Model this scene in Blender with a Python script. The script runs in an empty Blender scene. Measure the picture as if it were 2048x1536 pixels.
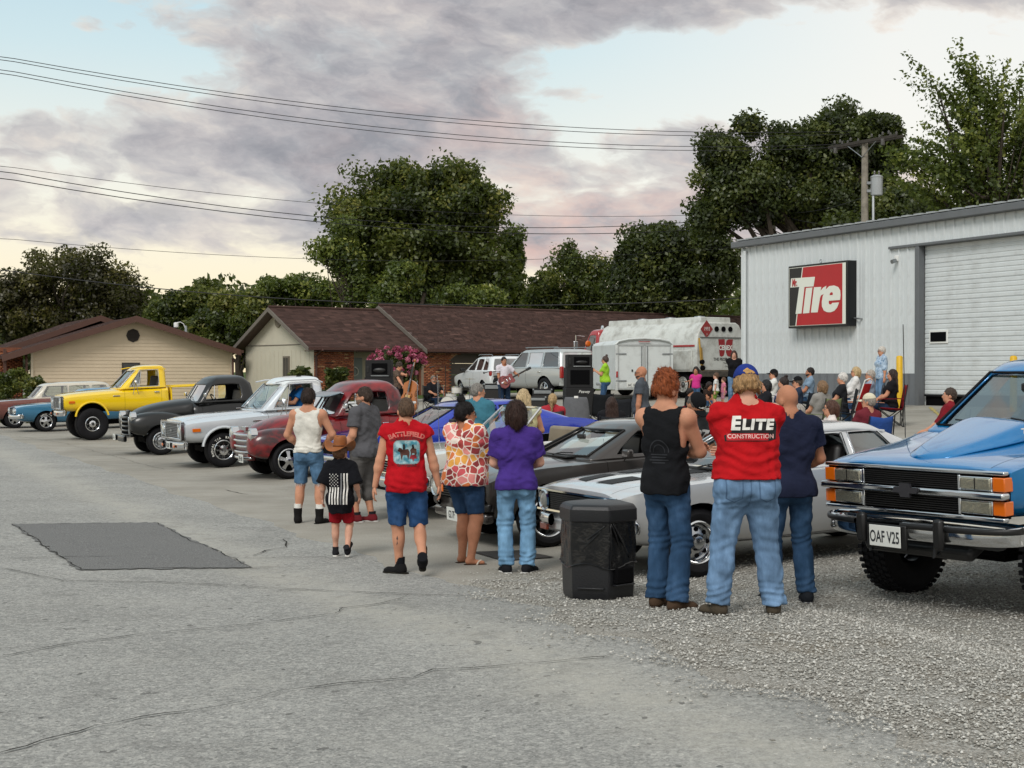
import bpy, bmesh, math, random
import numpy as np
from mathutils import Vector, Matrix, noise
from mathutils.bvhtree import BVHTree
R = math.radians
random.seed(7); rng = np.random.default_rng(7)
scene = bpy.context.scene
col = scene.collection
F = 3000.0                                  # focal length in pixels of the 2048 px wide photograph
CZ = 1.85
PITCH = math.atan(21/3000)
cam = bpy.data.cameras.new('camera'); cam_o = bpy.data.objects.new('camera', cam); col.objects.link(cam_o)
cam.sensor_width = 36; cam.lens = 36*F/2048; cam.clip_end = 3000; cam.clip_start = .1
cam_o.location = (0, 0, CZ); cam_o.rotation_euler = (R(90)-PITCH, 0, 0)
scene.camera = cam_o
def L(h):
 h = h.lstrip('#'); c = [int(h[i:i+2], 16)/255 for i in (0, 2, 4)]
 return tuple(x/12.92 if x <= .04045 else ((x+.055)/1.055)**2.4 for x in c) + (1,)
class NT:
 """small node-tree helper"""
 def __init__(s, t): s.t = t; s.n = t.nodes; s.l = t.links
 def new(s, typ, **k):
  n = s.n.new(typ)
  for a, b in k.items(): setattr(n, a, b)
  return n
 def put(s, inp, v):
  if isinstance(v, bpy.types.NodeSocket): s.l.new(v, inp)
  elif v is not None: inp.default_value = v
 def m(s, op, a, b=None, c=None):
  n = s.new('ShaderNodeMath', operation=op)
  for i, v in enumerate((a, b, c)):
   if v is not None: s.put(n.inputs[i], v)
  return n.outputs[0]
 def vm(s, op, a, b=None):
  n = s.new('ShaderNodeVectorMath', operation=op); s.put(n.inputs[0], a)
  if b is not None: s.put(n.inputs[1], b)
  return n.outputs[0]
 def noise(s, vec, scale, detail=4, rough=.55, dist=0, out=0):
  n = s.new('ShaderNodeTexNoise');
  if vec is not None: s.put(n.inputs['Vector'], vec)
  n.inputs['Scale'].default_value = scale; n.inputs['Detail'].default_value = detail
  n.inputs['Roughness'].default_value = rough; n.inputs['Distortion'].default_value = dist
  return n.outputs[out]
 def vor(s, vec, scale, out=0, feature='F1'):
  n = s.new('ShaderNodeTexVoronoi', feature=feature)
  if vec is not None: s.put(n.inputs['Vector'], vec)
  n.inputs['Scale'].default_value = scale
  return n.outputs[out]
 def ramp(s, fac, stops, interp='LINEAR'):
  n = s.new('ShaderNodeValToRGB'); s.put(n.inputs[0], fac); e = n.color_ramp.elements; n.color_ramp.interpolation = interp
  while len(e) < len(stops): e.new(.5)
  for x, (p, c) in zip(e, stops):
   x.position = p; x.color = c if not isinstance(c, (int, float)) else (c, c, c, 1)
  return n.outputs[0]
 def mix(s, f, a, b, mode='MIX'):
  n = s.new('ShaderNodeMix', data_type='RGBA', blend_type=mode); s.put(n.inputs[0], f); s.put(n.inputs[6], a); s.put(n.inputs[7], b)
  return n.outputs[2]
 def sep(s, v):
  n = s.new('ShaderNodeSeparateXYZ'); s.put(n.inputs[0], v); return n.outputs
 def comb(s, x, y, z):
  n = s.new('ShaderNodeCombineXYZ')
  for i, v in enumerate((x, y, z)): s.put(n.inputs[i], v)
  return n.outputs[0]
 def bump(s, h, strength=.3, dist=.01):
  n = s.new('ShaderNodeBump'); n.inputs['Strength'].default_value = strength; n.inputs['Distance'].default_value = dist
  s.put(n.inputs['Height'], h); return n.outputs[0]
SUN_EL, SUN_AZ = R(44), R(-156)             # azimuth measured from +Y (view direction), clockwise positive
world = bpy.data.worlds.new('World'); scene.world = world; world.use_nodes = True
def build_world():
 t = NT(world.node_tree); t.n.clear()
 out = t.new('ShaderNodeOutputWorld'); bg = t.new('ShaderNodeBackground'); t.l.new(bg.outputs[0], out.inputs[0])
 K = .10; bg.inputs[1].default_value = K
 sky = t.new('ShaderNodeTexSky', sky_type='NISHITA', sun_disc=False)
 sky.sun_elevation = SUN_EL; sky.sun_rotation = SUN_AZ; sky.altitude = 300; sky.air_density = 1; sky.dust_density = 2.5
 d = t.new('ShaderNodeTexCoord').outputs['Generated']
 x, y, z = t.sep(d)
 az = t.m('ARCTAN2', x, y); el = t.m('ARCSINE', z)
 X = t.m('DIVIDE', az, .33); Y = t.m('DIVIDE', el, .247)
 def gauss(cx, cy, sx, sy, amp, slope=0.):
  yy = t.m('SUBTRACT', Y, t.m('ADD', t.m('MULTIPLY', t.m('SUBTRACT', X, cx), slope), cy))
  a = t.m('POWER', t.m('DIVIDE', t.m('SUBTRACT', X, cx), sx), 2.); b = t.m('POWER', t.m('DIVIDE', yy, sy), 2.)
  return t.m('MULTIPLY', t.m('EXPONENT', t.m('MULTIPLY', t.m('ADD', a, b), -1.)), amp)
 def total(l):
  r = l[0]
  for q in l[1:]: r = t.m('ADD', r, q)
  return r
 Ys = t.m('MULTIPLY', t.m('POWER', t.m('MAXIMUM', t.m('ADD', Y, .25), .02), .8), 1.9)
 v = t.comb(t.m('ADD', X, t.m('MULTIPLY', Y, .25)), Ys, 3.1)
 vw = t.vm('ADD', v, t.vm('MULTIPLY', t.vm('SUBTRACT', t.noise(v, 4.2, 4, .55, 0, 1), (.5, .5, .5)), (.20, .17, .2)))
 def puff(sc):
  q = t.new('ShaderNodeTexVoronoi', feature='F1'); t.put(q.inputs['Vector'], vw); q.inputs['Scale'].default_value = sc; return t.m('SUBTRACT', .62, q.outputs[0])
 p1, p2 = puff(4.2), puff(10.5)
 n1 = t.noise(vw, 1.9, 6, .55); n2 = t.noise(vw, 5.2, 8, .64); n3 = t.noise(t.vm('ADD', vw, (4.2, 1.3, 0)), 2.4, 4, .5)
 cov = total([t.m('MULTIPLY', n1, 1.15), t.m('MULTIPLY', n2, .46), t.m('MULTIPLY', p1, .16), t.m('MULTIPLY', p2, .10),
     gauss(-.28, .84, .50, .15, .13, -.08), gauss(-.50, .60, .46, .12, .13, -.12), gauss(-.05, .55, .40, .18, .09), gauss(.10, .30, .5, .10, .07),
     gauss(.38, .98, .9, .09, .20), gauss(.45, .60, .36, .09, .20), gauss(.22, .42, .3, .10, .08), gauss(-.45, .40, .3, .07, .10), gauss(-.75, .42, .14, .06, .13), gauss(-.83, .88, .06, .04, .16),
     gauss(-.95, .93, .30, .2, -.26), gauss(-.9, .15, .9, .16, -.20), gauss(.50, .82, .42, .10, -.22), gauss(.9, .72, .3, .2, -.14)])
 cloud = t.ramp(cov, [(.80, 0.), (.855, .55), (.91, .88), (.98, 1.)])
 glow = t.ramp(Y, [(0., L('#fdeac0')), (.25, L('#f9ecce')), (.5, L('#eeecdf')), (.85, L('#cbdfe2')), (1., L('#bfd8e0'))])
 glow = t.mix(t.ramp(X, [(0., 0.), (.75, .8)]), glow, L('#f6f1e8'))
 clear = t.mix(.88, sky.outputs[0], t.mix(1., glow, (1/K*.90,)*3+(1,), 'MULTIPLY'))
 pinkm = t.m('MINIMUM', total([gauss(.12, .36, .36, .16, .75), gauss(.72, .70, .25, .16, .6), gauss(.0, .66, .25, .1, .3), t.m('MULTIPLY', n3, .2)]), 1.)
 pink = t.m('MULTIPLY', pinkm, t.ramp(n2, [(.40, 0.), (.62, 1.)]))
 ctone = t.m('ADD', t.m('ADD', t.m('MULTIPLY', n2, .5), t.m('MULTIPLY', t.noise(vw, 11., 7, .62), .35)), t.m('MULTIPLY', t.m('SUBTRACT', 1.25, cov), .45))
 ccol = t.ramp(ctone, [(.40, L('#9b9ca3')), (.49, L('#b1b1b6')), (.58, L('#c8c7c8')), (.70, L('#ebe6dd'))])
 ccol = t.mix(t.m('MULTIPLY', pink, .65), ccol, L('#f2c2b2'))
 ccol = t.mix(t.m('MULTIPLY', t.m('SUBTRACT', 1., cloud), t.ramp(X, [(.35, .35), (.7, .8)])), ccol, L('#ffe9d6'))
 ccol = t.mix(1., ccol, (1/K*.77,)*3+(1,), 'MULTIPLY')
 skyc = t.mix(cloud, clear, ccol)
 skyc = t.mix(t.ramp(t.m('ADD', t.m('MULTIPLY', z, 8.), .5), [(.42, 0.), (.5, 1.)]), (1.6, 1.55, 1.45, 1), skyc)
 t.l.new(skyc, bg.inputs[0])
build_world()
sun = bpy.data.lights.new('sun', 'SUN'); sun.energy = 1.5; sun.angle = R(22); sun.color = (1, .955, .90)
sun_o = bpy.data.objects.new('sun', sun); col.objects.link(sun_o)
_sd = Vector((math.sin(SUN_AZ)*math.cos(SUN_EL), math.cos(SUN_AZ)*math.cos(SUN_EL), math.sin(SUN_EL)))
sun_o.rotation_euler = _sd.to_track_quat('Z', 'Y').to_euler()
vs = scene.view_settings
vs.view_transform = 'Standard'; vs.look = 'None'; vs.gamma = 1; vs.use_curve_mapping = False
vs.exposure = 0.35
scene.render.engine = 'CYCLES'
cy = scene.cycles
cy.max_bounces = 6; cy.transparent_max_bounces = 16; cy.diffuse_bounces = 3; cy.glossy_bounces = 3; cy.transmission_bounces = 4
cy.caustics_reflective = False; cy.caustics_refractive = False; cy.use_denoising = True; cy.sample_clamp_indirect = 6
EU = Vector((.907, .421, 0)); EV = Vector((-.421, .907, 0)); O0 = Vector((-.1, 13.2, 0))
HEAD = math.atan2(-.421, -.907)             # nose-in heading of the parked row
def sstep(a, b, t): t = min(1, max(0, (t-a)/(b-a))); return t*t*(3-2*t)
def uv(x, y): dx, dy = x+.1, y-13.2; return .907*dx+.421*dy, -.421*dx+.907*dy
UZ = [(-60, .10), (-6, 0), (-1.5, -.12), (2, -.11), (6, .06), (21, .98), (30, 1.15), (60, 1.6), (400, 4)]
def gz(x, y):
 u, v = uv(x, y)
 z = UZ[0][1]
 for (a, za), (b, zb) in zip(UZ, UZ[1:]):
  if u >= a: z = za+(zb-za)*min(1, (u-a)/(b-a))
 near = 1-sstep(-3.2, 1.6, v)
 return z + near*.19*sstep(-5, 0, u)*(1-sstep(.9, 2.4, u))
def W(u, v, dz=0):
 p = O0+EU*u+EV*v; p.z = gz(p.x, p.y)+dz; return p
def ray(px, py):
 c, s = math.cos(PITCH), math.sin(PITCH); a, b = (px-1024)/F, (768-py)/F
 return Vector((a, c+b*s, b*c-s))
def Pd(px, py, d):
 r = ray(px, py); return Vector((0, 0, CZ))+r*(d/r.y)
def P(px, py, lift=0):
 """point of the ground seen at a pixel"""
 r = ray(px, py); o = Vector((0, 0, CZ)); prev = 3.
 d = 3.
 while d < 300:
  p = o+r*(d/r.y)
  if p.z <= gz(p.x, p.y)+lift:
   lo, hi = prev, d
   for _ in range(24):
    m = (lo+hi)/2; p = o+r*(m/r.y)
    if p.z <= gz(p.x, p.y)+lift: hi = m
    else: lo = m
   return o+r*(hi/r.y)
  prev = d; d *= 1.02
 return o+r*(300/r.y)
def Gd(px, d):
 """ground point below pixel column px at depth d"""
 x = (px-1024)/F*d; return Vector((x, d, gz(x, d)))
MATS = {}
def mat(name, c='#888888', rough=.6, metal=0., spec=.5, coat=0., bump=0., bscale=60., var=0., vscale=3., dark=None, emit=0., sheen=0., dirt=0., objspace=True):
 if name in MATS: return MATS[name]
 m = bpy.data.materials.new(name); m.use_nodes = True; MATS[name] = m
 t = NT(m.node_tree); b = t.n['Principled BSDF']
 c = L(c) if isinstance(c, str) else tuple(c)[:3]+(1,)
 co = t.new('ShaderNodeTexCoord').outputs['Object']
 cc = None
 if var:
  n = t.noise(co, vscale, 5, .6)
  d2 = tuple(x*(1-var) for x in c[:3])+(1,) if dark is None else (L(dark) if isinstance(dark, str) else dark)
  l2 = tuple(min(1, x*(1+var*.6)) for x in c[:3])+(1,)
  cc = t.ramp(n, [(.30, d2), (.52, c), (.72, l2)])
 if dirt:
  n = t.noise(co, 1.7, 6, .7); f = t.ramp(n, [(.48, 0.), (.75, dirt)])
  cc = t.mix(f, cc if cc is not None else c, L('#6f675a'))
 t.put(b.inputs['Base Color'], cc if cc is not None else c)
 b.inputs['Roughness'].default_value = rough; b.inputs['Metallic'].default_value = metal
 b.inputs['Specular IOR Level'].default_value = spec
 if coat: b.inputs['Coat Weight'].default_value = coat; b.inputs['Coat Roughness'].default_value = .04
 if sheen: b.inputs['Sheen Weight'].default_value = sheen
 if bump: t.l.new(t.bump(t.noise(co, bscale, 4, .6), bump, .01), b.inputs['Normal'])
 if emit: b.inputs['Emission Color'].default_value = c; b.inputs['Emission Strength'].default_value = emit
 return m
def paint(name, c, rough=.28, metal=.0, coat=1., var=0., **k): return mat(name, c, rough, metal, .5, coat, var=var, **k)
def cloth(name, c, var=.16):
 if name in MATS: return MATS[name]
 m = mat(name, c, .92, 0, .15, var=var, vscale=9.); t = NT(m.node_tree); co = t.new('ShaderNodeTexCoord').outputs['Object']
 w = t.noise(t.vm('MULTIPLY', co, (1, 1, 1.3)), 8., 3, .5, 1.6); f = t.noise(co, 150., 2, .5); t.l.new(t.bump(t.m('ADD', w, t.m('MULTIPLY', f, .04)), .38, .03), t.n['Principled BSDF'].inputs['Normal']); return m
def glassmat(name, tint=(.78, .88, .87), rough=.02, base=.20, fmul=.9):
 if name in MATS: return MATS[name]
 m = bpy.data.materials.new(name); m.use_nodes = True; MATS[name] = m
 t = NT(m.node_tree); t.n.clear(); o = t.new('ShaderNodeOutputMaterial')
 tr = t.new('ShaderNodeBsdfTransparent'); tr.inputs[0].default_value = (*tint, 1)
 gl = t.new('ShaderNodeBsdfGlossy'); gl.inputs['Roughness'].default_value = rough
 lw = t.new('ShaderNodeLayerWeight'); lw.inputs[0].default_value = .38
 f = t.m('ADD', t.m('MULTIPLY', lw.outputs[0], fmul), base)
 mx = t.new('ShaderNodeMixShader'); t.put(mx.inputs[0], f); t.l.new(tr.outputs[0], mx.inputs[1]); t.l.new(gl.outputs[0], mx.inputs[2])
 t.l.new(mx.outputs[0], o.inputs[0]); return m
M = dict(
 chrome=mat('chrome', '#d8dadc', .09, 1.), alloy=mat('alloy', '#c2c4c6', .22, 1.), steel=mat('galvanised_steel', '#9a9ea0', .45, .8, var=.15),
 black=mat('black_plastic', '#121213', .42, bump=.08), rubber=mat('tyre_rubber', '#17171a', .8, spec=.25, var=.25, vscale=20, bump=.2), dark=mat('dark_void', '#08080a', .9, spec=.1),
 seat=mat('dark_vinyl', '#1d1b1b', .5), tan=mat('tan_vinyl', '#8d806c', .6, var=.15), amber=mat('amber_lens', '#d9690f', .15, coat=1.), red_lens=mat('red_lens', '#9c1013', .15, coat=1.),
 lens=mat('headlamp_glass', '#c9cdc6', .12, .35, coat=1., bump=.6, bscale=90), white=mat('white_paint', '#e6e6e2', .4), white_letter=mat('white_letters', '#dcdcd6', .6),
 glass=glassmat('clear_glass'), tint=glassmat('tinted_glass', (.16, .19, .19)), gap=mat('panel_gap', '#0c0c0d', .9, spec=.1),
 skin=mat('skin', '#c58e72', .62, spec=.22, var=.16, vscale=9., bump=.05), skin_tan=mat('skin_tan', '#b27b5f', .62, spec=.22, var=.16, vscale=9., bump=.05), skin_pale=mat('skin_pale', '#d19f88', .62, spec=.22, var=.16, vscale=9.),
 eye=mat('eye_white', '#cfc9c2', .2), iris=mat('iris', '#2a1b12', .2), lip=mat('lips', '#a3564d', .45),
)
def link(o, parent=None):
 col.objects.link(o)
 if parent is not None: o.parent = parent
 return o
def smooth(me, ang=35):
 if not len(me.polygons): return
 me.polygons.foreach_set('use_smooth', [True]*len(me.polygons))
 if ang < 180: me.set_sharp_from_angle(angle=R(ang))
def tag(o, label=None, cat=None, group=None, kind=None):
 if label: o['label'] = label
 if cat: o['category'] = cat
 if group: o['group'] = group
 if kind: o['kind'] = kind
 return o
def thing(name, label, cat, loc=(0, 0, 0), rz=0, group=None, rot=None, scale=None):
 o = bpy.data.objects.new(name, None); link(o); o.location = loc; o.rotation_euler = rot if rot else (0, 0, rz); o.empty_display_size = .2
 if scale: o.scale = (scale,)*3
 return tag(o, label, cat, group)
class MB:
 def __init__(s): s.v = []; s.f = []; s.mi = []; s.cur = 0
 def add(s, V, Fc):
  n = len(s.v); s.v += [tuple(p) for p in V]; s.f += [tuple(i+n for i in q) for q in Fc]; s.mi += [s.cur]*len(Fc); return s
 def box(s, c, size, rot=None, taper=1.):
  hx, hy, hz = (q/2 for q in size); V = []
  for z, k in ((-hz, 1.), (hz, taper)):
   for x, y in ((-hx, -hy), (hx, -hy), (hx, hy), (-hx, hy)): V.append(Vector((x*k, y*k, z)))
  if rot is not None:
   m = rot if isinstance(rot, Matrix) else Matrix.Rotation(rot, 3, 'Z')
   V = [m@p for p in V]
  c = Vector(c); return s.add([p+c for p in V], [(3, 2, 1, 0), (4, 5, 6, 7), (0, 1, 5, 4), (1, 2, 6, 5), (2, 3, 7, 6), (3, 0, 4, 7)])
 def cyl(s, a, b, r0, r1=None, n=12, caps=True):
  a, b = Vector(a), Vector(b); r1 = r0 if r1 is None else r1
  d = (b-a); d = d.normalized() if d.length > 1e-9 else Vector((0, 0, 1)); q = d.to_track_quat('Z', 'Y'); V = []
  for c, r in ((a, r0), (b, r1)):
   for i in range(n): t = 2*math.pi*i/n; V.append(c+q@Vector((r*math.cos(t), r*math.sin(t), 0)))
  Fc = [(i, (i+1) % n, n+(i+1) % n, n+i) for i in range(n)]
  if caps: Fc += [tuple(range(n))[::-1], tuple(range(n, 2*n))]
  return s.add(V, Fc)
 def tube(s, pts, r, n=6, closed=False):
  pts = [Vector(p) for p in pts]; N = len(pts); V = []; rr = r if isinstance(r, (list, tuple)) else [r]*N
  up = Vector((0, 0, 1)); last = None
  for i, p in enumerate(pts):
   a = pts[(i-1) % N] if (closed or i) else p; b = pts[(i+1) % N] if (closed or i < N-1) else p
   d = (b-a).normalized() if (b-a).length > 1e-9 else Vector((0, 0, 1))
   if last is None: x = d.orthogonal().normalized()
   else:
    x = last-d*last.dot(d); x = x.normalized() if x.length > 1e-6 else d.orthogonal().normalized()
   last = x; y = d.cross(x)
   for k in range(n): t = 2*math.pi*k/n; V.append(p+(x*math.cos(t)+y*math.sin(t))*rr[i])
  Fc = []
  for i in range(N if closed else N-1):
   j = (i+1) % N
   for k in range(n): Fc.append((i*n+k, i*n+(k+1) % n, j*n+(k+1) % n, j*n+k))
  if not closed: Fc += [tuple(range(n))[::-1], tuple(range((N-1)*n, N*n))]
  return s.add(V, Fc)
 def lathe(s, prof, n=24, c=(0, 0, 0), axis='Z', closed=False):
  """prof: (radius, height) list, turned about axis through c"""
  V = []; c = Vector(c)
  for r, h in prof:
   for i in range(n):
    t = 2*math.pi*i/n; a, b = r*math.cos(t), r*math.sin(t)
    V.append(c+(Vector((a, b, h)) if axis == 'Z' else Vector((a, h, b)) if axis == 'Y' else Vector((h, a, b))))
  Fc = []; m = len(prof)
  for j in range(m if closed else m-1):
   k = (j+1) % m
   for i in range(n):
    q = (j*n+i, j*n+(i+1) % n, k*n+(i+1) % n, k*n+i); Fc.append(q if axis != 'Y' else q[::-1])
  return s.add(V, Fc)
 def prism(s, poly, d0, d1, plane='XZ'):
  """extrude a 2-D polygon between d0 and d1 along the third axis"""
  n = len(poly); V = []
  for d in (d0, d1):
   for a, b in poly: V.append({'XZ': (a, d, b), 'XY': (a, b, d), 'YZ': (d, a, b)}[plane])
  return s.add(V, [tuple(range(n)), tuple(range(n, 2*n))[::-1]]+[(i, n+i, n+(i+1) % n, (i+1) % n) for i in range(n)])
 def ell(s, c, r, n=12, m=8, rot=None):
  V = []; Fc = []; c = Vector(c); r = (r, r, r) if isinstance(r, (int, float)) else r
  for j in range(m+1):
   ph = math.pi*j/m
   for i in range(n):
    t = 2*math.pi*i/n; p = Vector((r[0]*math.sin(ph)*math.cos(t), r[1]*math.sin(ph)*math.sin(t), r[2]*math.cos(ph)))
    V.append(c+(rot@p if rot is not None else p))
  for j in range(m):
   for i in range(n): Fc.append((j*n+i, (j+1)*n+i, (j+1)*n+(i+1) % n, j*n+(i+1) % n))
  return s.add(V, Fc)
 def grid(s, fn, nu, nv):
  V = [fn(i/nu, j/nv) for j in range(nv+1) for i in range(nu+1)]
  return s.add(V, [(j*(nu+1)+i, j*(nu+1)+i+1, (j+1)*(nu+1)+i+1, (j+1)*(nu+1)+i) for j in range(nv) for i in range(nu)])
 def mesh(s, name, mats, ang=35):
  me = bpy.data.meshes.new(name); me.from_pydata(s.v, [], s.f)
  mats = mats if isinstance(mats, (list, tuple)) else [mats]
  for m in mats: me.materials.append(m)
  if len(mats) > 1: me.polygons.foreach_set('material_index', s.mi)
  bm = bmesh.new(); bm.from_mesh(me); bmesh.ops.remove_doubles(bm, verts=bm.verts, dist=1e-6); bmesh.ops.recalc_face_normals(bm, faces=bm.faces); bm.to_mesh(me); bm.free()
  smooth(me, ang); return me
 def obj(s, name, mats, parent=None, bevel=0, ang=35, sub=0, seg=2):
  o = link(bpy.data.objects.new(name, s.mesh(name, mats, ang)), parent)
  if bevel:
   b = o.modifiers.new('bevel', 'BEVEL'); b.width = bevel; b.segments = seg; b.limit_method = 'ANGLE'; b.angle_limit = R(40); b.harden_normals = False
  if sub:
   b = o.modifiers.new('sub', 'SUBSURF'); b.levels = b.render_levels = sub
  return o
def from_np(name, V, Fq, mats, parent=None, attr=None, shade=False):
 """fast mesh from numpy quads/tris (Fq: n x 3 or n x 4)"""
 me = bpy.data.meshes.new(name); k = Fq.shape[1]
 me.vertices.add(len(V)); me.vertices.foreach_set('co', np.ascontiguousarray(V, dtype=np.float32).ravel())
 me.loops.add(Fq.size); me.loops.foreach_set('vertex_index', np.ascontiguousarray(Fq, dtype=np.int32).ravel())
 me.polygons.add(len(Fq)); me.polygons.foreach_set('loop_start', np.arange(0, Fq.size, k, dtype=np.int32))
 for m in (mats if isinstance(mats, (list, tuple)) else [mats]): me.materials.append(m)
 if attr is not None:
  a = me.attributes.new('tone', 'FLOAT', 'POINT'); a.data.foreach_set('value', np.ascontiguousarray(attr, dtype=np.float32))
 me.update(calc_edges=True)
 if shade: me.polygons.foreach_set('use_smooth', np.ones(len(Fq), dtype=bool))
 return link(bpy.data.objects.new(name, me), parent)
def bake(o):
 """apply modifiers of o (no operators)"""
 dg = bpy.context.evaluated_depsgraph_get(); dg.update()
 me = bpy.data.meshes.new_from_object(o.evaluated_get(dg), preserve_all_data_layers=True, depsgraph=dg)
 o.modifiers.clear(); o.data = me; return o
def copy_tree(o, parent=None):
 c = o.copy(); col.objects.link(c)
 if parent is not None: c.parent = parent
 for ch in o.children: copy_tree(ch, c)
 return c
_fontcurves = {}
def text_mesh(txt, size, shear=0., bold=0., width=1., space=1., depth=0.):
 cu = bpy.data.curves.new('txt', 'FONT'); cu.body = txt; cu.size = size; cu.shear = shear; cu.offset = bold; cu.space_character = space
 cu.align_x = 'CENTER'; cu.align_y = 'CENTER'; cu.extrude = depth; cu.resolution_u = 3
 o = bpy.data.objects.new('txt', cu); col.objects.link(o)
 dg = bpy.context.evaluated_depsgraph_get(); dg.update()
 me = bpy.data.meshes.new_from_object(o.evaluated_get(dg)); bpy.data.objects.remove(o); bpy.data.curves.remove(cu)
 me.materials.clear()
 for v in me.vertices: v.co.x *= width
 return me
def text_obj(name, txt, size, m, parent, mtx, **k):
 """flat lettering standing in the plane given by matrix mtx (local x = reading direction, y = up)"""
 me = text_mesh(txt, size, **k); me.transform(mtx); me.materials.append(m)
 return link(bpy.data.objects.new(name, me), parent)
def frame_mtx(c, xdir, up):
 x = Vector(xdir).normalized(); y = Vector(up); y = (y-x*y.dot(x)).normalized(); z = x.cross(y)
 m = Matrix((x, y, z)).transposed().to_4x4(); m.translation = Vector(c); return m
# ================================================================ GROUND
def wob(t, k=1.): return (math.sin(t*1.9+.4)+.6*math.sin(t*4.3+1.)+.35*math.sin(t*9.7+2.))*.09*k
def sheet(name, nu, nv, fn, dz, m, kind='structure'):
 V = []
 for j in range(nv+1):
  for i in range(nu+1):
   u, v = fn(i/nu, j/nv); p = W(u, v, dz(u, v) if callable(dz) else dz); V.append(p)
 if name in ('parking_lot', 'gravel_ground'):       # tuck the rim into the sheet below
  for j in range(nv+1):
   for i in range(nu+1):
    if i in (0, nu) or j in (0, nv): V[j*(nu+1)+i].z -= .02
 me = MB(); me.add(V, [(j*(nu+1)+i, j*(nu+1)+i+1, (j+1)*(nu+1)+i+1, (j+1)*(nu+1)+i) for j in range(nv) for i in range(nu)])
 o = me.obj(name, m, ang=180); return tag(o, kind=kind)
def pw(t, a, b, k):  # spaced towards a
 return a+(b-a)*t**k
def vmap(b, hi=150.):
 k = b*10
 if k < 1: return -24+16*k
 if k < 6: return -8+14*(k-1)/5
 return 6+(hi-6)*((k-6)/4)**1.9
def ground_mats():
 m = bpy.data.materials.new('worn_asphalt'); m.use_nodes = True; t = NT(m.node_tree); b = t.n['Principled BSDF']
 co = t.new('ShaderNodeTexCoord').outputs['Object']
 u = t.m('SUBTRACT', t.vm('DOT_PRODUCT', co, EU), 0.); n = t.new('ShaderNodeVectorMath', operation='DOT_PRODUCT'); t.put(n.inputs[0], co); n.inputs[1].default_value = EU
 u = t.m('SUBTRACT', n.outputs['Value'], O0.dot(EU))
 agg = t.vor(co, 70.); fine = t.noise(co, 190., 3, .7); big = t.noise(co, .55, 5, .6); mid = t.noise(co, 5., 5, .65)
 c1 = t.sep(t.vor(co, 34., 1))[0]; c2 = t.sep(t.vor(co, 78., 1))[1]
 sp = t.m('ADD', t.m('ADD', t.m('MULTIPLY', c1, .30), t.m('MULTIPLY', c2, .40)), t.m('MULTIPLY', fine, .30))
 base = t.ramp(sp, [(.10, L('#6f6f6c')), (.36, L('#8e8e8b')), (.55, L('#9e9e9a')), (.74, L('#b0afaa')), (.92, L('#d2d0ca'))])
 base = t.mix(t.m('MULTIPLY', t.ramp(agg, [(.1, 1.), (.45, 0.)]), .22), base, L('#cfcdc6'))
 base = t.mix(t.ramp(big, [(.35, 0.), (.7, .22)]), base, L('#8b8b88'), 'MULTIPLY')
 base = t.mix(t.ramp(mid, [(.62, 0.), (.8, .22)]), base, L('#5d5d5b'))
 g = t.m('EXPONENT', t.m('MULTIPLY', t.m('POWER', t.m('DIVIDE', t.m('ADD', t.m('ADD', u, 1.35), t.m('MULTIPLY', t.m('SUBTRACT', big, .5), .8)), .42), 2.), -1.))
 base = t.mix(t.m('MULTIPLY', g, t.ramp(mid, [(.3, .15), (.6, .55)])), base, L('#b5b2a8'))
 st2 = t.noise(co, 1.5, 6, .7); base = t.mix(t.ramp(st2, [(.56, 0.), (.72, .38)]), base, L('#565553')); base = t.mix(t.ramp(t.noise(co, .9, 5, .65), [(.55, 0.), (.75, .35)]), base, L('#b4b2ab'))
 spots = t.noise(t.vm('MULTIPLY', co, (1, .7, 1)), 11., 2, .5)
 base = t.mix(t.ramp(spots, [(.70, 0.), (.715, .55)]), base, L('#3c3b3a'))
 t.l.new(base, b.inputs['Base Color']); b.inputs['Roughness'].default_value = .92; b.inputs['Specular IOR Level'].default_value = .2
 t.l.new(t.bump(t.m('ADD', t.m('MULTIPLY', agg, -.6), fine), .55, .012), b.inputs['Normal']); MATS['asphalt'] = m
 m = bpy.data.materials.new('old_concrete'); m.use_nodes = True; t = NT(m.node_tree); b = t.n['Principled BSDF']
 co = t.new('ShaderNodeTexCoord').outputs['Object']
 f = t.noise(co, 55., 5, .7); mid = t.noise(co, 1.1, 6, .65); st = t.noise(co, .35, 4, .6)
 base = t.ramp(f, [(.3, L('#858179')), (.5, L('#9c988f')), (.7, L('#b3afa5'))])
 base = t.mix(t.ramp(mid, [(.40, .45), (.62, 0.)]), base, L('#807b70'), 'MIX')
 base = t.mix(t.ramp(st, [(.5, 0.), (.75, .45)]), base, L('#6d6961'))
 t.l.new(base, b.inputs['Base Color']); b.inputs['Roughness'].default_value = .85; b.inputs['Specular IOR Level'].default_value = .25
 t.l.new(t.bump(f, .25, .006), b.inputs['Normal']); MATS['concrete'] = m
 m = bpy.data.materials.new('gravel_bed'); m.use_nodes = True; t = NT(m.node_tree); b = t.n['Principled BSDF']
 co = t.new('ShaderNodeTexCoord').outputs['Object']
 vd = t.vor(co, 62., 0); vc = t.vor(co, 62., 1); sx = t.sep(vc)[0]; mid = t.noise(co, .9, 5, .65); f = t.noise(co, 220., 2, .6)
 base = t.ramp(sx, [(0., L('#7c7a75')), (.35, L('#a3a19a')), (.7, L('#bab8b1')), (1., L('#dad8d2'))])
 base = t.mix(t.ramp(vd, [(.35, 0.), (.8, .55)]), base, L('#6b665c'))
 base = t.mix(t.ramp(mid, [(.50, 0.), (.66, .7)]), base, L('#857b6b'))
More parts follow.
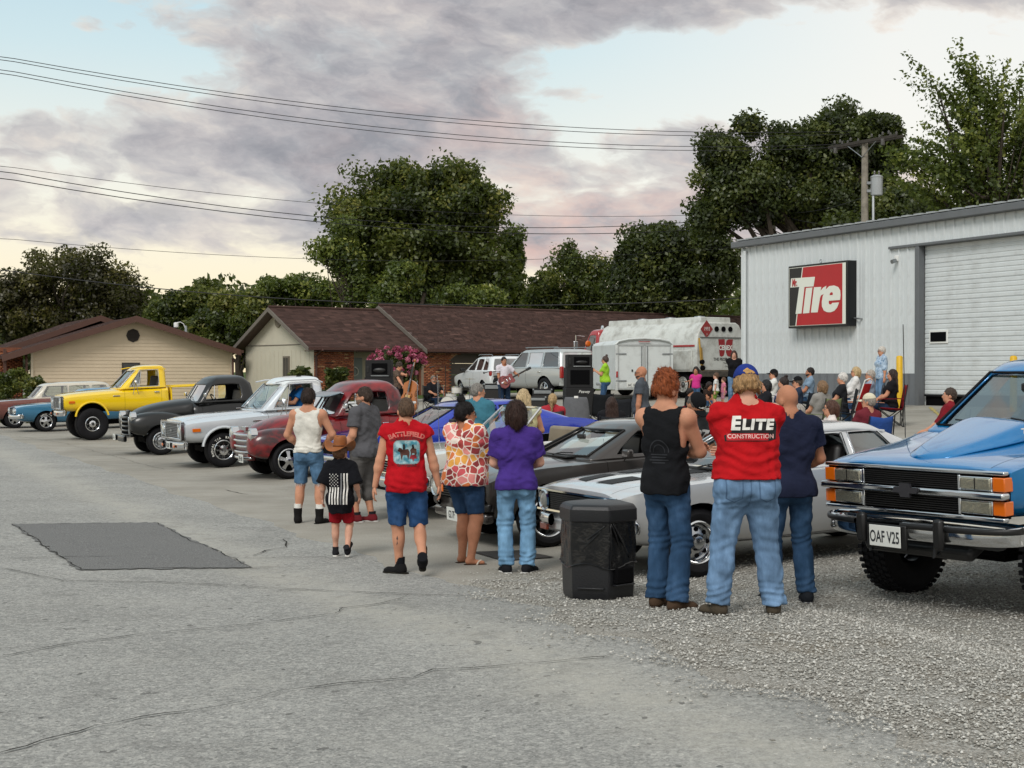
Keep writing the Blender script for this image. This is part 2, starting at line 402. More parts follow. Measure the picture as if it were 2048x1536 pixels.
 ed = t.new('ShaderNodeAttribute', attribute_name='edge').outputs['Fac']; dust = t.ramp(t.noise(co, 60., 3, .7), [(.35, L('#77746d')), (.55, L('#a5a199')), (.7, L('#c4c0b6'))])
 base = t.mix(t.ramp(t.m('ADD', ed, t.m('MULTIPLY', t.m('SUBTRACT', t.noise(co, 2.2, 6, .7), .5), .5)), [(.05, 1.), (.30, 0.)]), base, dust)
 t.l.new(base, b.inputs['Base Color']); b.inputs['Roughness'].default_value = .95; b.inputs['Specular IOR Level'].default_value = .15
 t.l.new(t.bump(t.m('MULTIPLY', vd, -1.), .9, .02), b.inputs['Normal']); MATS['gravel_bed'] = m
 m = bpy.data.materials.new('patch_asphalt'); m.use_nodes = True; t = NT(m.node_tree); b = t.n['Principled BSDF']
 co = t.new('ShaderNodeTexCoord').outputs['Object']; f = t.noise(co, 70., 4, .75); mid = t.noise(co, 1.3, 5, .6)
 base = t.ramp(f, [(.3, L('#333333')), (.5, L('#646463')), (.72, L('#a2a2a0'))]); base = t.mix(t.ramp(mid, [(.4, 0.), (.7, .4)]), base, L('#6f6f6d'))
 t.l.new(base, b.inputs['Base Color']); b.inputs['Roughness'].default_value = .92; t.l.new(t.bump(f, .5, .01), b.inputs['Normal']); MATS['patch'] = m
ground_mats()
MATS['lawn'] = mat('lawn', '#4a5a30', .95, spec=.1, var=.4, vscale=2., bump=.6, bscale=30)
def build_ground():
 sheet('terrain', 90, 60, lambda a, b: ((lambda q: 6+math.copysign(abs(q)**3*380, q))(2*a-1.), -120+900*b), lambda u, v: -.06 if (u < -70 or u > 58 or v > 140) else -.9, MATS['lawn'])
 sheet('road', 90, 140, lambda a, b: (lambda v: (-.02*0+ (0.+wob(v)) - pw(a, 0, 62, 2.2), v))(vmap(b)), 0, MATS['asphalt'])
 sheet('parking_lot', 80, 140, lambda a, b: (lambda v: (-.10+wob(v)*.9+pw(a, 0, 60, 2.2), v))(vmap(b, 130.)), .005, MATS['concrete'])
 def gr(a, b):
  v = -16+17.0*b; e = sstep(-3.2, 1., v); u0 = -.62*(1-e)+.02*e+wob(v*1.7, 1.3)
  return u0+(10.5-u0)*a**1.3, v+(wob(a*12, 2.)*b**6)
 sheet('lawn', 30, 20, lambda a, b: (9+50*a, 47+60*b), .02, MATS['lawn']); sheet('side_lawn', 20, 20, lambda a, b: (.6+8.4*a, 56+50*b), .02, MATS['lawn'])
 go = sheet('gravel_ground', 60, 70, gr, .008, MATS['gravel_bed'])
 if len(go.data.vertices) == 61*71: at = go.data.attributes.new('edge', 'FLOAT', 'POINT'); at.data.foreach_set('value', np.tile((np.arange(61)/60.)**1.3*10., 71).astype(np.float32))
build_ground()
def ribbon(name, px, w, m, lift, parent=None, jit=.012, step=.12):
 """thin irregular strip on the ground through pixel points"""
 pts = [P(*p) for p in px]; q = []
 for a, b in zip(pts, pts[1:]):
  n = max(2, int((b-a).length/step))
  q += [a.lerp(b, i/n) for i in range(n)]
 q.append(pts[-1]); r = random.Random(len(q)); V = []; off = 0.
 for i, p in enumerate(q):
  d = (q[min(i+1, len(q)-1)]-q[max(i-1, 0)]); s = Vector((d.y, -d.x, 0)).normalized()
  off = off*.86+r.uniform(-jit, jit)*2; c = p+s*off; ww = w*r.uniform(.35, 1.5)*(0.25 if i in (0, len(q)-1) else 1)
  for k in (-1, 1):
   e = c+s*ww*k*.5; V.append((e.x, e.y, gz(e.x, e.y)+lift))
 mb = MB(); mb.add(V, [(2*i, 2*i+1, 2*i+3, 2*i+2) for i in range(len(q)-1)])
 return tag(mb.obj(name, m, parent, ang=180), kind='structure')
def sheet_quad(name, px, m, lift, n=44, rag=.03):
 c = [P(*p) for p in px]; r = random.Random(3); V = []
 for j in range(n+1):
  for i in range(n+1):
   a, b = i/n, j/n; p = (c[0]*(1-a)+c[1]*a)*(1-b)+(c[3]*(1-a)+c[2]*a)*b
   if i in (0, n) or j in (0, n): p = p+Vector((r.uniform(-rag, rag), r.uniform(-rag, rag)*2, 0))
   V.append((p.x, p.y, gz(p.x, p.y)+lift))
 mb = MB(); mb.add(V, [(j*(n+1)+i, j*(n+1)+i+1, (j+1)*(n+1)+i+1, (j+1)*(n+1)+i) for j in range(n) for i in range(n)])
 return tag(mb.obj(name, m, ang=180), kind='structure')
crackm = mat('crack_dirt', '#33322f', .95, spec=.1)
sheet_quad('asphalt_patch', [(24, 1049), (312, 1045), (505, 1136), (160, 1141)], MATS['patch'], .008)
sheet_quad('drain_cover', [(945, 1106), (1040, 1103), (1110, 1117), (1005, 1124)], mat('rusty_grate', '#3a3633', .8, var=.3, vscale=30), .016, 6, .005)
for pts, w in [([(0, 1317), (140, 1292), (290, 1271), (440, 1258), (560, 1243), (670, 1229), (690, 1218), (745, 1211), (790, 1200), (815, 1191)], .020),
    ([(0, 1512), (60, 1497), (190, 1455), (330, 1429), (440, 1415), (560, 1386), (690, 1371), (830, 1358), (868, 1343), (940, 1340), (1070, 1330), (1230, 1318)], .020),
    ([(0, 1138), (100, 1156), (130, 1163), (310, 1166), (480, 1174), (640, 1183), (800, 1190), (960, 1194)], .022),
    ([(500, 1114), (520, 1102), (566, 1096), (560, 1080), (580, 1077)], .028), ([(0, 1119), (110, 1115), (250, 1113)], .022),
    ([(24, 1049), (160, 1141), (200, 1142)], .022), ([(160, 1141), (310, 1137), (505, 1136), (560, 1135)], .022), ([(312, 1045), (330, 1056), (420, 1098), (505, 1136)], .02), ([(24, 1049), (120, 1048), (312, 1045)], .02),
    ([(0, 868), (120, 885), (330, 940)], .014), ([(450, 980), (475, 986), (500, 990)], .03), ([(480, 1118), (600, 1115), (720, 1118)], .02)]:
 ribbon('crack', pts, w*.62, crackm, .012)
for pts, w in [([(1600, 820), (1760, 845)], .1), ([(1860, 815), (1905, 855)], .1)]: ribbon('painted_line', pts, w, mat('faded_yellow_paint', '#a8985a', .9), .014, jit=.0)
def gravel():
 N = 90000; r = np.random.default_rng(3)
 d = 5.2+r.random(N)**1.5*11.; px = 900+r.random(N)*1300; x = (px-1024)/F*d
 u = .907*(x+.1)+.421*(d-13.2); v = -.421*(x+.1)+.907*(d-13.2)
 e = np.clip((v+3.2)/4.2, 0, 1); e = e*e*(3-2*e); edge = -.62*(1-e)+.02*e+.12*np.sin(v*3.1)+.08*np.sin(v*7+1)
 inside = u-edge; spill = r.exponential(.16, N)
 clump = np.sin(u*5.1+1)*np.sin(v*3.7)+.6*np.sin(u*11+v*7)
 ok = (inside > -spill) & (v < .9+.35*np.sin(u*2)+r.normal(0, .25, N)) & (u < 9) & ((inside > .9) | (clump+r.random(N)*1.9+inside*.9 > .75))
 x, d = x[ok], d[ok]; n = len(x)
 z = np.array([gz(a, b) for a, b in zip(x, d)])+.012
 s = (.0038+.0072*r.random(n)**2.)*(1+.35*r.random(n))
 base = np.array([(1, 0, 0), (0, 1, 0), (-1, 0, 0), (0, -1, 0), (.2, .1, .8), (-.1, 0, -.6)])
 Vv = base[None]*(1+r.normal(0, .28, (n, 6, 1)))*s[:, None, None]*np.stack([1+r.random(n)*.7, np.ones(n), .6+.4*r.random(n)], -1)[:, None]
 a = r.random(n)*6.283; c, sn = np.cos(a)[:, None], np.sin(a)[:, None]
 X = Vv[:, :, 0]*c-Vv[:, :, 1]*sn; Y = Vv[:, :, 0]*sn+Vv[:, :, 1]*c
 V = np.stack([X+x[:, None], Y+d[:, None], Vv[:, :, 2]+z[:, None]+s[:, None]*.35], -1).reshape(-1, 3)
 f = np.array([(0, 1, 4), (1, 2, 4), (2, 3, 4), (3, 0, 4), (1, 0, 5), (2, 1, 5), (3, 2, 5), (0, 3, 5)])
 Fc = (np.arange(n)[:, None, None]*6+f[None]).reshape(-1, 3)
 m = bpy.data.materials.new('gravel_stone'); m.use_nodes = True; t = NT(m.node_tree); b = t.n['Principled BSDF']
 at = t.new('ShaderNodeAttribute', attribute_name='tone'); t.l.new(t.ramp(at.outputs['Fac'], [(0., L('#85827b')), (.3, L('#9f9d96')), (.6, L('#b2b0a9')), (.85, L('#c2c0b9')), (1., L('#d6d4ce'))]), b.inputs['Base Color'])
 b.inputs['Roughness'].default_value = .9; b.inputs['Specular IOR Level'].default_value = .2
 o = from_np('gravel', V, Fc, m, attr=np.repeat(r.random(n), 6)); tag(o, 'loose grey crushed stone strewn beside the road edge', 'gravel', kind='stuff')
gravel()
# ================================================================ METAL SHOP BUILDING
UW = 21.4
def v_at(px, u):
 k = (px-1024)/F; c = O0+EU*u; return (c.x-k*c.y)/(k*EV.y-EV.x)
def z_at(px, py, u):
 v = v_at(px, u); y = (O0+EU*u+EV*v).y; return Pd(px, py, y).z
def shop():
 vc = v_at(1486, UW); vd = v_at(1833, UW); ve = 8.0
 root = thing('metal_shop', 'white ribbed metal workshop with grey wainscot and a large roll-up door', 'building', W(UW, vc), math.atan2(-EV.y, -EV.x))
 z0 = W(UW, vc).z; zt = 5.86-z0; zw = CZ+.0-z0; Ld = vc-vd; Lt = vc-ve; dt = 5.27-z0
 wh = mat('white_metal_siding', '#d2d7d8', .45, .0, .5, var=.07, vscale=.8, dirt=.25); gy = mat('grey_metal_siding', '#6f7377', .5, var=.1, vscale=1.5); tr = mat('grey_metal_trim', '#66696c', .5, var=.08)
 p = .35
 def panel(mb, x, w, za, zb):
  prof = [(0, 0), (.014, -.042), (.045, -.042), (.06, 0), (w*.5-.02, 0), (w*.5-.012, -.007), (w*.5+.012, -.007), (w*.5+.02, 0), (w, 0)]
  V = [(x+a, b, z) for z in (za, zb) for a, b in prof]; n = len(prof)
  mb.add(V, [(i, i+1, n+i+1, n+i) for i in range(n-1)])
 n = int(Ld/p); p = Ld/n
 cache = {}
 def put(name, x, za, zb, m):
  k = (name, round(za, 2), round(zb, 2))
  if k not in cache: mb = MB(); panel(mb, 0, p-.028, za, zb); cache[k] = mb.mesh(name, m, 30)
  o = link(bpy.data.objects.new(name, cache[k]), root); o.location = (x, 0, 0); return o
 for i in range(int(Lt/p)+1):
  x = i*p
  if x < Ld-.01: put('wall_panel', x, zw, zt, wh); put('wainscot_panel', x, -.25, zw-.004, gy)
  else: put('wall_panel', x, dt+.06, zt, wh)
 mb = MB(); mb.box((Ld/2, .06, zt*.5), (Ld-.1, .02, zt-.1)); mb.obj('rib_shade_backing', mat('rib_shade_grey', '#55595b', .8), root)  # dark grey behind the panel gaps paints in the shaded side of each rib
 mb = MB(); mb.box((Lt/2, 3., zt/2-.2), (Lt-.1, 5.6, zt)); mb.box((-.0+.03, 3.1, zt/2-.2), (.06, 6.1, zt)); mb.obj('end_wall', wh, root)
 mb = MB(); mb.box((.05, -.03, zt/2), (.12, .09, zt+.1)); mb.obj('corner_trim', wh, root, bevel=.01)
 mb = MB(); mb.tube([(.24, -.09, zt-.12), (.24, -.09, .3), (.24, -.16, .15)], .055, 8); mb.obj('downspout', wh, root)
 mb = MB(); mb.box((Lt/2-.15, -.10, zt+.10), (Lt+.5, .22, .19)); mb.obj('gutter', tr, root, bevel=.02)
 rf = mat('galvanised_roof', '#a9aeb0', .4, .3, var=.1); mb = MB()
 mb.grid(lambda a, b: (-.25+a*(Lt+.3), -.20+b*6.6, zt+.215+b*.35), 4, 2); ro = mb.obj('roof', rf, root)
 mb = MB()
 for i in range(int(Lt/.5)): mb.box((.1+i*.5, -.05, zt+.235), (.3, .34, .045))
 mb.obj('roof_rib', rf, ro)
 mb = MB(); mb.box((Ld+.09, .02, (dt)/2-.1), (.16, .20, dt+.2)); mb.box((Ld+.17+1.5+.0, .02, dt+.03), (3.3+2.2, .22, .07)); mb.obj('door_trim', tr, root, bevel=.008)
 dx0 = Ld+.19; dx1 = Ld+4.1; gap = .30; H = dt-gap; ns = 8; hh = H/ns
 dm = mat('white_door_enamel', '#d3d8d9', .4, var=.05, dirt=.25)
 mb = MB(); prof = []
 for k in range(4):
  a = k*hh/4; prof += [(.0, a+.012), (-.012, a+.024), (-.012, a+hh/4-.022), (0, a+hh/4-.012)]
 prof = [(.0, .0)]+prof+[(.0, hh-.006), (.022, hh-.003)]
 V = [(x, y, z) for x in (0, dx1-dx0) for y, z in prof]; nn = len(prof); mb.add(V, [(i, i+1, nn+i+1, nn+i) for i in range(nn-1)]); me = mb.mesh('door_panel', dm, 25)
 for i in range(ns):
  o = link(bpy.data.objects.new('door_panel', me), root); o.location = (dx0, .14, gap+i*hh)
 mb = MB(); mb.box(((dx0+dx1)/2, .13, gap-.02), (dx1-dx0, .05, .05)); mb.obj('bottom_seal', M['rubber'], root)
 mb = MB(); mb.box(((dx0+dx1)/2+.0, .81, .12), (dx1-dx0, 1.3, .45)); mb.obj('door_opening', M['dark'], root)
 zz = z_at(1877, 683, UW+.1)-z0; zz2 = z_at(1877, 664, UW+.1)-z0; xa = vc-v_at(1861, UW+.1); xb = vc-v_at(1892, UW+.1)
 mb = MB(); mb.box(((xa+xb)/2, .115, (zz+zz2)/2), (xb-xa+.10, .03, zz2-zz+.10)); w = mb.obj('door_window', M['white'], root, bevel=.005)
 mb = MB(); mb.box(((xa+xb)/2, .10, (zz+zz2)/2), (xb-xa, .02, zz2-zz)); mb.obj('pane', M['dark'], w)
 mb = MB(); mb.box((dx1+1.2, .02, dt/2), (2.2, .1, dt)); mb.obj('wall_panel', wh, root)
 xs = vc-v_at(1796, UW); zs = z_at(1796, 517, UW)-z0
 fl = thing('security_light', 'small white security light high on the metal wall beside the roll-up door', 'light', W(UW, vc)-EV*xs+Vector((0, 0, zs)), math.atan2(-EV.y, -EV.x))
 mb = MB(); mb.box((0, -.05, 0), (.14, .08, .16)); mb.obj('housing', M['white'], fl, bevel=.02)
 mb = MB(); mb.cyl((0, -.08, -.05), (0, -.22, -.10), .05, .06); mb.obj('lamp', M['steel'], fl)
 us = UW-.36; va = v_at(1576, us); vb = v_at(1694, us)
 zT = z_at(1577, 533, us); zB = z_at(1576, 657, us); Wd = va-vb; Hd = zT-zB
 p0 = O0+EU*us+EV*va; p0.z = zB
 sg = thing('shop_sign', 'square black framed tyre shop sign with white letters on red, fixed to the metal wall', 'sign', p0, math.atan2(-EV.y, -EV.x))
 mb = MB(); mb.box((Wd/2, .18, Hd/2), (Wd, .34, Hd)); mb.obj('cabinet', mat('sign_black', '#0e1013', .35), sg, bevel=.012)
 quad = [(335, 325), (1312, 205), (1300, 1287), (325, 1322)]            # traced lettering, unprojected to the sign's own plane
 def st(x, y):
  a, b = .5, .5
  (x0, y0), (x1, y1), (x2, y2), (x3, y3) = quad
  for _ in range(12):
   X = (1-b)*((1-a)*x0+a*x1)+b*((1-a)*x3+a*x2); Y = (1-b)*((1-a)*y0+a*y1)+b*((1-a)*y3+a*y2)
   ax = (1-b)*(x1-x0)+b*(x2-x3); ay = (1-b)*(y1-y0)+b*(y2-y3); bx = (1-a)*(x3-x0)+a*(x2-x1); by = (1-a)*(y3-y0)+a*(y2-y1)
   D = ax*by-bx*ay; ex, ey = x-X, y-Y; a += (ex*by-bx*ey)/D; b += (ax*ey-ex*ay)/D
  return a, b
 bw = .06
 def poly(name, pts, m, lift, raw=False, parent=None):
  q = [(p if raw else st(*p)) for p in pts]; V = [(bw+(Wd-2*bw)*a, -lift, bw+(Hd-2*bw)*(1-b)) for a, b in q]
  mb = MB(); mb.prism([(v[0], v[2]) for v in V], -lift, -lift+.006, 'XZ'); return mb.obj(name, m, parent or sg, ang=20)
 wl = mat('sign_white', '#e4e6da', .35); rd = mat('sign_red', '#b10c1c', .3, var=.06, vscale=2); bk = MATS['sign_black']
 fc = poly('face', [(0, 0), (1, 0), (1, 1), (0, 1)], wl, .006, True)
 poly('black_field', [(.008, .008), (.24, .008), (.117, .992), (.008, .992)], bk, .011, True, fc)
 poly('red_field', [(.258, .008), (.945, .008), (.945, .992), (.135, .992)], rd, .011, True, fc)
 T = [(375, 497), (798, 462), (770, 630), (612, 642), (555, 1100), (450, 1108), (520, 640), (360, 655)]
 poly('letter', T, wl, .018, parent=fc); poly('letter', [(640, 660), (752, 648), (692, 1092), (582, 1100)], wl, .018, parent=fc)
 poly('letter', [(780, 645), (905, 638), (890, 708), (940, 648), (992, 618), (975, 705), (950, 760), (900, 785), (882, 830), (838, 1082), (722, 1085)], wl, .018, parent=fc)
 poly('letter', [(1218, 868), (1228, 780), (1222, 700), (1190, 640), (1120, 612), (1040, 625), (975, 690), (930, 800), (912, 900), (915, 980), (945, 1050), (1000, 1080), (1060, 1083), (1120, 1060), (1170, 1000), (1203, 910), (1090, 918), (1075, 940), (1050, 948), (1030, 930), (1030, 882)], wl, .020, parent=fc)
 poly('counter', [(1048, 782), (1058, 745), (1085, 728), (1102, 745), (1098, 778)], rd, .026, parent=fc)
 a0, b0 = st(440, 575); text_obj('lettering', 'Mr.', .30, rd, fc, frame_mtx((bw+(Wd-2*bw)*a0, -.026, bw+(Hd-2*bw)*(1-b0)), (1, 0, 0), (0, 0, 1)), bold=.012, width=.62, shear=.12)
 mb = MB(); mb.lathe([(.05, -.01), (.065, 0), (.05, .01), (.035, 0), (.05, -.01)], 12, (Wd*.52, .1, Hd+.06), 'Y'); mb.obj('lifting_eye', M['steel'], sg)
 mb = MB(); mb.tube([(Wd, .25, .22), (Wd+.2, .26, .2), (Wd+.22, .36, .2)], .025); mb.obj('conduit', M['steel'], sg)
 for px, lab in ((1799, 'yellow steel bollard behind the red camp chair beside the roll-up door'), (2027, 'yellow steel bollard with its top showing above the blue truck roof')):
  b = Gd(px, (O0+EU*20.3+EV*v_at(px, 20.3)).y); o = thing('bollard', lab, 'bollard', b, group='yellow bollards by the workshop door')
  top = Pd(px, 711, b.y).z-b.z; mb = MB(); mb.lathe([(.085, -.1), (.085, top-.04), (.06, top-.01), (0, top)], 16); mb.obj('post', mat('bollard_yellow', '#dcae12', .5, var=.12, vscale=4, dirt=.2), o, ang=50)
shop()
# ================================================================ HOUSES
shm = mat('brown_shingle', '#4a3833', .9, spec=.2, var=.30, vscale=3.)
def shingle_mat():
 m = bpy.data.materials.new('shingle_tabs'); m.use_nodes = True; t = NT(m.node_tree); b = t.n['Principled BSDF']
 at = t.new('ShaderNodeAttribute', attribute_name='tone'); t.l.new(t.ramp(at.outputs['Fac'], [(0., L('#3d2e2a')), (.35, L('#483733')), (.7, L('#533f3a')), (1., L('#624b45'))]), b.inputs['Base Color'])
 b.inputs['Roughness'].default_value = .9; b.inputs['Specular IOR Level'].default_value = .2; return m
SHT = shingle_mat()
def brick_mat():
 m = bpy.data.materials.new('brick_face'); m.use_nodes = True; t = NT(m.node_tree); b = t.n['Principled BSDF']
 at = t.new('ShaderNodeAttribute', attribute_name='tone'); t.l.new(t.ramp(at.outputs['Fac'], [(0., L('#4a2b22')), (.2, L('#7d432d')), (.6, L('#96573a')), (.85, L('#ab6f4b')), (1., L('#b58d69'))]), b.inputs['Base Color'])
 b.inputs['Roughness'].default_value = .9; return m
BRK = brick_mat()
def slab_roof(root, name, c, parent_m=shm, th=.12):
 """c: eave-start, eave-end, ridge-end, ridge-start (local). Roof deck plus shingle courses"""
 c = [Vector(p) for p in c]; n = (c[1]-c[0]).cross(c[3]-c[0]).normalized()
 if n.z < 0: n = -n
 mb = MB(); V = c+[p-n*th for p in c]; mb.add(V, [(0, 1, 2, 3), (7, 6, 5, 4), (0, 4, 5, 1), (1, 5, 6, 2), (2, 6, 7, 3), (3, 7, 4, 0)])
 o = mb.obj(name, mat('roof_fascia', '#4d3a34', .6), root)
 Ln = (c[1]-c[0]).length; Sl = (c[3]-c[0]).length; nr = int(Sl/.15); r = np.random.default_rng(5); VV = []; TT = []
 for j in range(nr):
  nx = int(Ln/.32); xs = np.linspace(0, 1, nx+1)+r.normal(0, .004, nx+1); a0 = j/nr; a1 = min(1, (j+1.15)/nr)
  for i in range(nx):
   x0, x1 = xs[i], min(xs[i+1], 1.0); x0 = max(x0, 0); h0 = .016+.008*r.random();
   q = [(x0, a0, h0), (x1-.001, a0, h0), (x1-.001, a1, .004), (x0, a1, .004)]
   P4 = [(c[0]*(1-x)+c[1]*x)*(1-a)+(c[3]*(1-x)+c[2]*x)*a+n*h for x, a, h in q]
   VV += [tuple(p) for p in P4]; VV += [tuple(P4[0]-n*.03), tuple(P4[1]-n*.03)]; tn = min(1, max(0, r.normal(.45, .22))); TT += [tn]*6
 k = len(VV)//6; f = np.array([(0, 1, 2, 3), (4, 5, 1, 0)]); Fc = (np.arange(k)[:, None, None]*6+f[None]).reshape(-1, 4)
 s = from_np('shingles', np.array(VV), Fc, SHT, o, np.array(TT)); tag(s, kind='stuff'); return o
def brickwork(root, x0, x1, z0, z1, y, hole=None, axis='x'):
 """courses of bricks on a mortar wall facing local -y; hole(x, z) true where there is an opening"""
 r = np.random.default_rng(9); VV = []; TT = []; h = .075; w = .215; nz = int((z1-z0)/h)
 for j in range(nz):
  x = x0-(w/2 if j % 2 else 0)
  while x < x1:
   a, b = max(x, x0), min(x+w-.012, x1); za = z0+j*h; zb = za+h-.012; x += w
   if b-a < .03 or (hole and hole((a+b)/2, (za+zb)/2)): continue
   d = y-.012-.005*r.random(); q = [(a, d, za), (b, d, za), (b, d, zb), (a, d, zb), (a, y, za), (b, y, za), (b, y, zb), (a, y, zb)]
   if axis == 'y': q = [(yy, xx, zz) for xx, yy, zz in q]
   VV += q; TT += [min(1, max(0, r.normal(.5, .24)))]*8
 k = len(VV)//8; f = np.array([(0, 1, 2, 3), (4, 5, 1, 0), (1, 5, 6, 2), (3, 2, 6, 7), (4, 0, 3, 7)]); Fc = (np.arange(k)[:, None, None]*8+f[None]).reshape(-1, 4)
 o = from_np('brickwork', np.array(VV), Fc, BRK, root, np.array(TT)); return tag(o, kind='stuff')
mort = mat('mortar', '#8c7b6b', .95)
def gable_end(mb, x, y0, y1, zb, ze, zr, th=.15):
 ym = (y0+y1)/2; mb.prism([(y0, zb), (y1, zb), (y1, ze), (ym, zr), (y0, ze)], x, x+th, 'YZ')
def house_two():
 d0 = 64.; x0 = (628-1024)/F*d0; a = math.atan2(.61, .79); g = gz(x0, d0)
 h = thing('brick_ranch_house', 'long low brick house with brown shingle roof, cream gable end and arched garage doors', 'house', (x0, d0, g), a)
 e = 3.16-g; rz = 4.76-g; Wd = 6.2; ov = .45
 cream = mat('cream_panel_siding', '#c2bcaa', .8, var=.06, vscale=2.); trim = mat('greybrown_trim', '#6b645c', .6); bt = mat('brown_trim', '#4a2f28', .6)
 mb = MB(); gable_end(mb, 0, 0, Wd, -.4, e, rz-.1); mb.obj('gable_wall', cream, h)
 mb = MB(); mb.box((-.012, Wd/2, e-.05), (.03, Wd, .03)); mb.obj('panel_joint', trim, h)
 gp = MB()
 for i in range(1, 16): gp.box((-.006, i*Wd/16, e/2-.2), (.012, .012, e-.2))
 gp.obj('panel_groove', cream, h)
 wy = 2.35; mb = MB(); mb.box((-.03, wy, 1.42), (.07, .52, 1.3)); w = mb.obj('window', mat('taupe_frame', '#6f675c', .6), h)
 for k in (-.11, .11): mb = MB(); mb.box((-.06, wy+k, 1.42), (.03, .17, 1.15)); mb.obj('pane', mat('dim_window', '#3d3f3e', .15), w)
 mb = MB(); mb.lathe([(.0, -.05), (.26, -.05), (.26, .02)], 10, (0, Wd/2, rz-.62), 'X'); mb.obj('vent', mat('vent_taupe', '#7d7466', .7), h)
 def roof2(xa, xb, y0, y1, ez, rzz):
  ym = (y0+y1)/2; sl = (rzz-ez)/(ym-y0)
  slab_roof(h, 'roof_front', [(xa, y0-ov, ez-ov*sl+.02), (xb, y0-ov, ez-ov*sl+.02), (xb, ym, rzz), (xa, ym, rzz)])
  o = slab_roof(h, 'roof_back', [(xb, y1+ov, ez-ov*sl+.02), (xa, y1+ov, ez-ov*sl+.02), (xa, ym, rzz), (xb, ym, rzz)])
  mb = MB(); mb.tube([(xa, ym, rzz+.03), (xb, ym, rzz+.03)], .07, 6); mb.obj('ridge_cap', shm, o)
  mb = MB()
  for ya, s in ((y0-ov, 1), (y1+ov, -1)):
   p, q = Vector((xa-.02, ya, ez-ov*sl-.06)), Vector((xa-.02, ym, rzz-.08)); mb.prism([(p.y, p.z-.10), (q.y, q.z-.10), (q.y, q.z+.08), (p.y, p.z+.08)], xa-.05, xa+.0, 'YZ')
  mb.obj('bargeboard', trim, h)
  mb = MB(); mb.box(((xa+xb)/2, y0-ov-.06, ez-ov*sl-.02), (xb-xa, .11, .12)); mb.obj('gutter', bt, h)
  mb = MB(); mb.box(((xa+xb)/2, y0-ov/2, ez-ov*sl-.12), (xb-xa-.1, ov, .03)); mb.obj('soffit', bt, h)
 roof2(-.5, 5.5, 0, Wd, e, rz); roof2(5.25, 31., -.45, Wd+.45, e-.03, rz+.24)
 mb = MB(); mb.box((1.0, .1, e/2-.2), (1.98, .18, e-.05+.4)); mb.obj('brick_wall', mort, h); brickwork(h, 0, 1.98, -.3, e-.1, .0)
 mb = MB(); mb.box((3.8, .9, e/2-.2), (3.8, .1, e+.3)); mb.obj('porch_wall', mat('porch_cream', '#a69f8c', .8), h)
 mb = MB(); mb.box((2.5, .83, .95), (.85, .06, 2.1)); dr = mb.obj('front_door', mat('door_grey', '#6d7672', .5), h, bevel=.01)
 mb = MB(); mb.lathe([(.17, -.03), (.22, 0), (.17, .03)], 14, (2.5, .78, 1.4), 'Y', closed=True); mb.obj('wreath', mat('wreath', '#c9c9be', .9, var=.6, vscale=30), dr)
 mb = MB(); mb.box((3.9, -.05, e-.28), (3.6, .1, .26)); mb.obj('porch_beam', mat('porch_beam', '#7d7667', .7), h)
 arcs = [(6.75, 9.05), (10.05, 12.4), (13.4, 15.7)]
 def hole(x, z):
  for p, q in arcs:
   if p < x < q:
    m = (p+q)/2; rr = (q-p)/2;
    if z < 1.72+.55*math.sqrt(max(0, 1-((x-m)/rr)**2)): return True
  return False
 mb = MB(); yv = -.45
 segs = 60; top = e-.05; prev = 5.35
 for p, q in arcs:
  mb.prism([(prev, -.4), (p, -.4), (p, top), (prev, top)], yv, yv+.2)
  m = (p+q)/2; rr = (q-p)/2; pts = [(m-rr*math.cos(math.pi*k/16), 1.72+.55*math.sin(math.pi*k/16)) for k in range(17)]
  for a, b in zip(pts, pts[1:]): mb.prism([a, b, (b[0], top), (a[0], top)], yv, yv+.2)
  prev = q
 mb.prism([(prev, -.4), (31, -.4), (31, top), (prev, top)], yv, yv+.2); mb.obj('brick_wall', mort, h)
 brickwork(h, 5.35, 17.5, -.3, e-.1, yv, hole)
 mb = MB(); mb.box((5.45, 0.2, e/2-.2), (.18, 1.3, e+.3)); mb.obj('brick_return', mat('return_brick', '#7a4a35', .9, var=.3, vscale=9), h)
 dm = mat('garage_brown', '#4b423e', .6)
 for p, q in arcs:
  for k in range(5): mb = MB(); mb.box(((p+q)/2, yv+.24, -.05+.52*k), (q-p+.1, .06, .505)); mb.obj('garage_panel', dm, h)
 mb = MB();
 for xx in (.0, 5.15): mb = MB(); mb.tube([(xx+.06, -.62, e-.3), (xx+.06, -.1, e-.55), (xx+.06, -.08, .1)], .05, 6); mb.obj('downspout', bt, h)
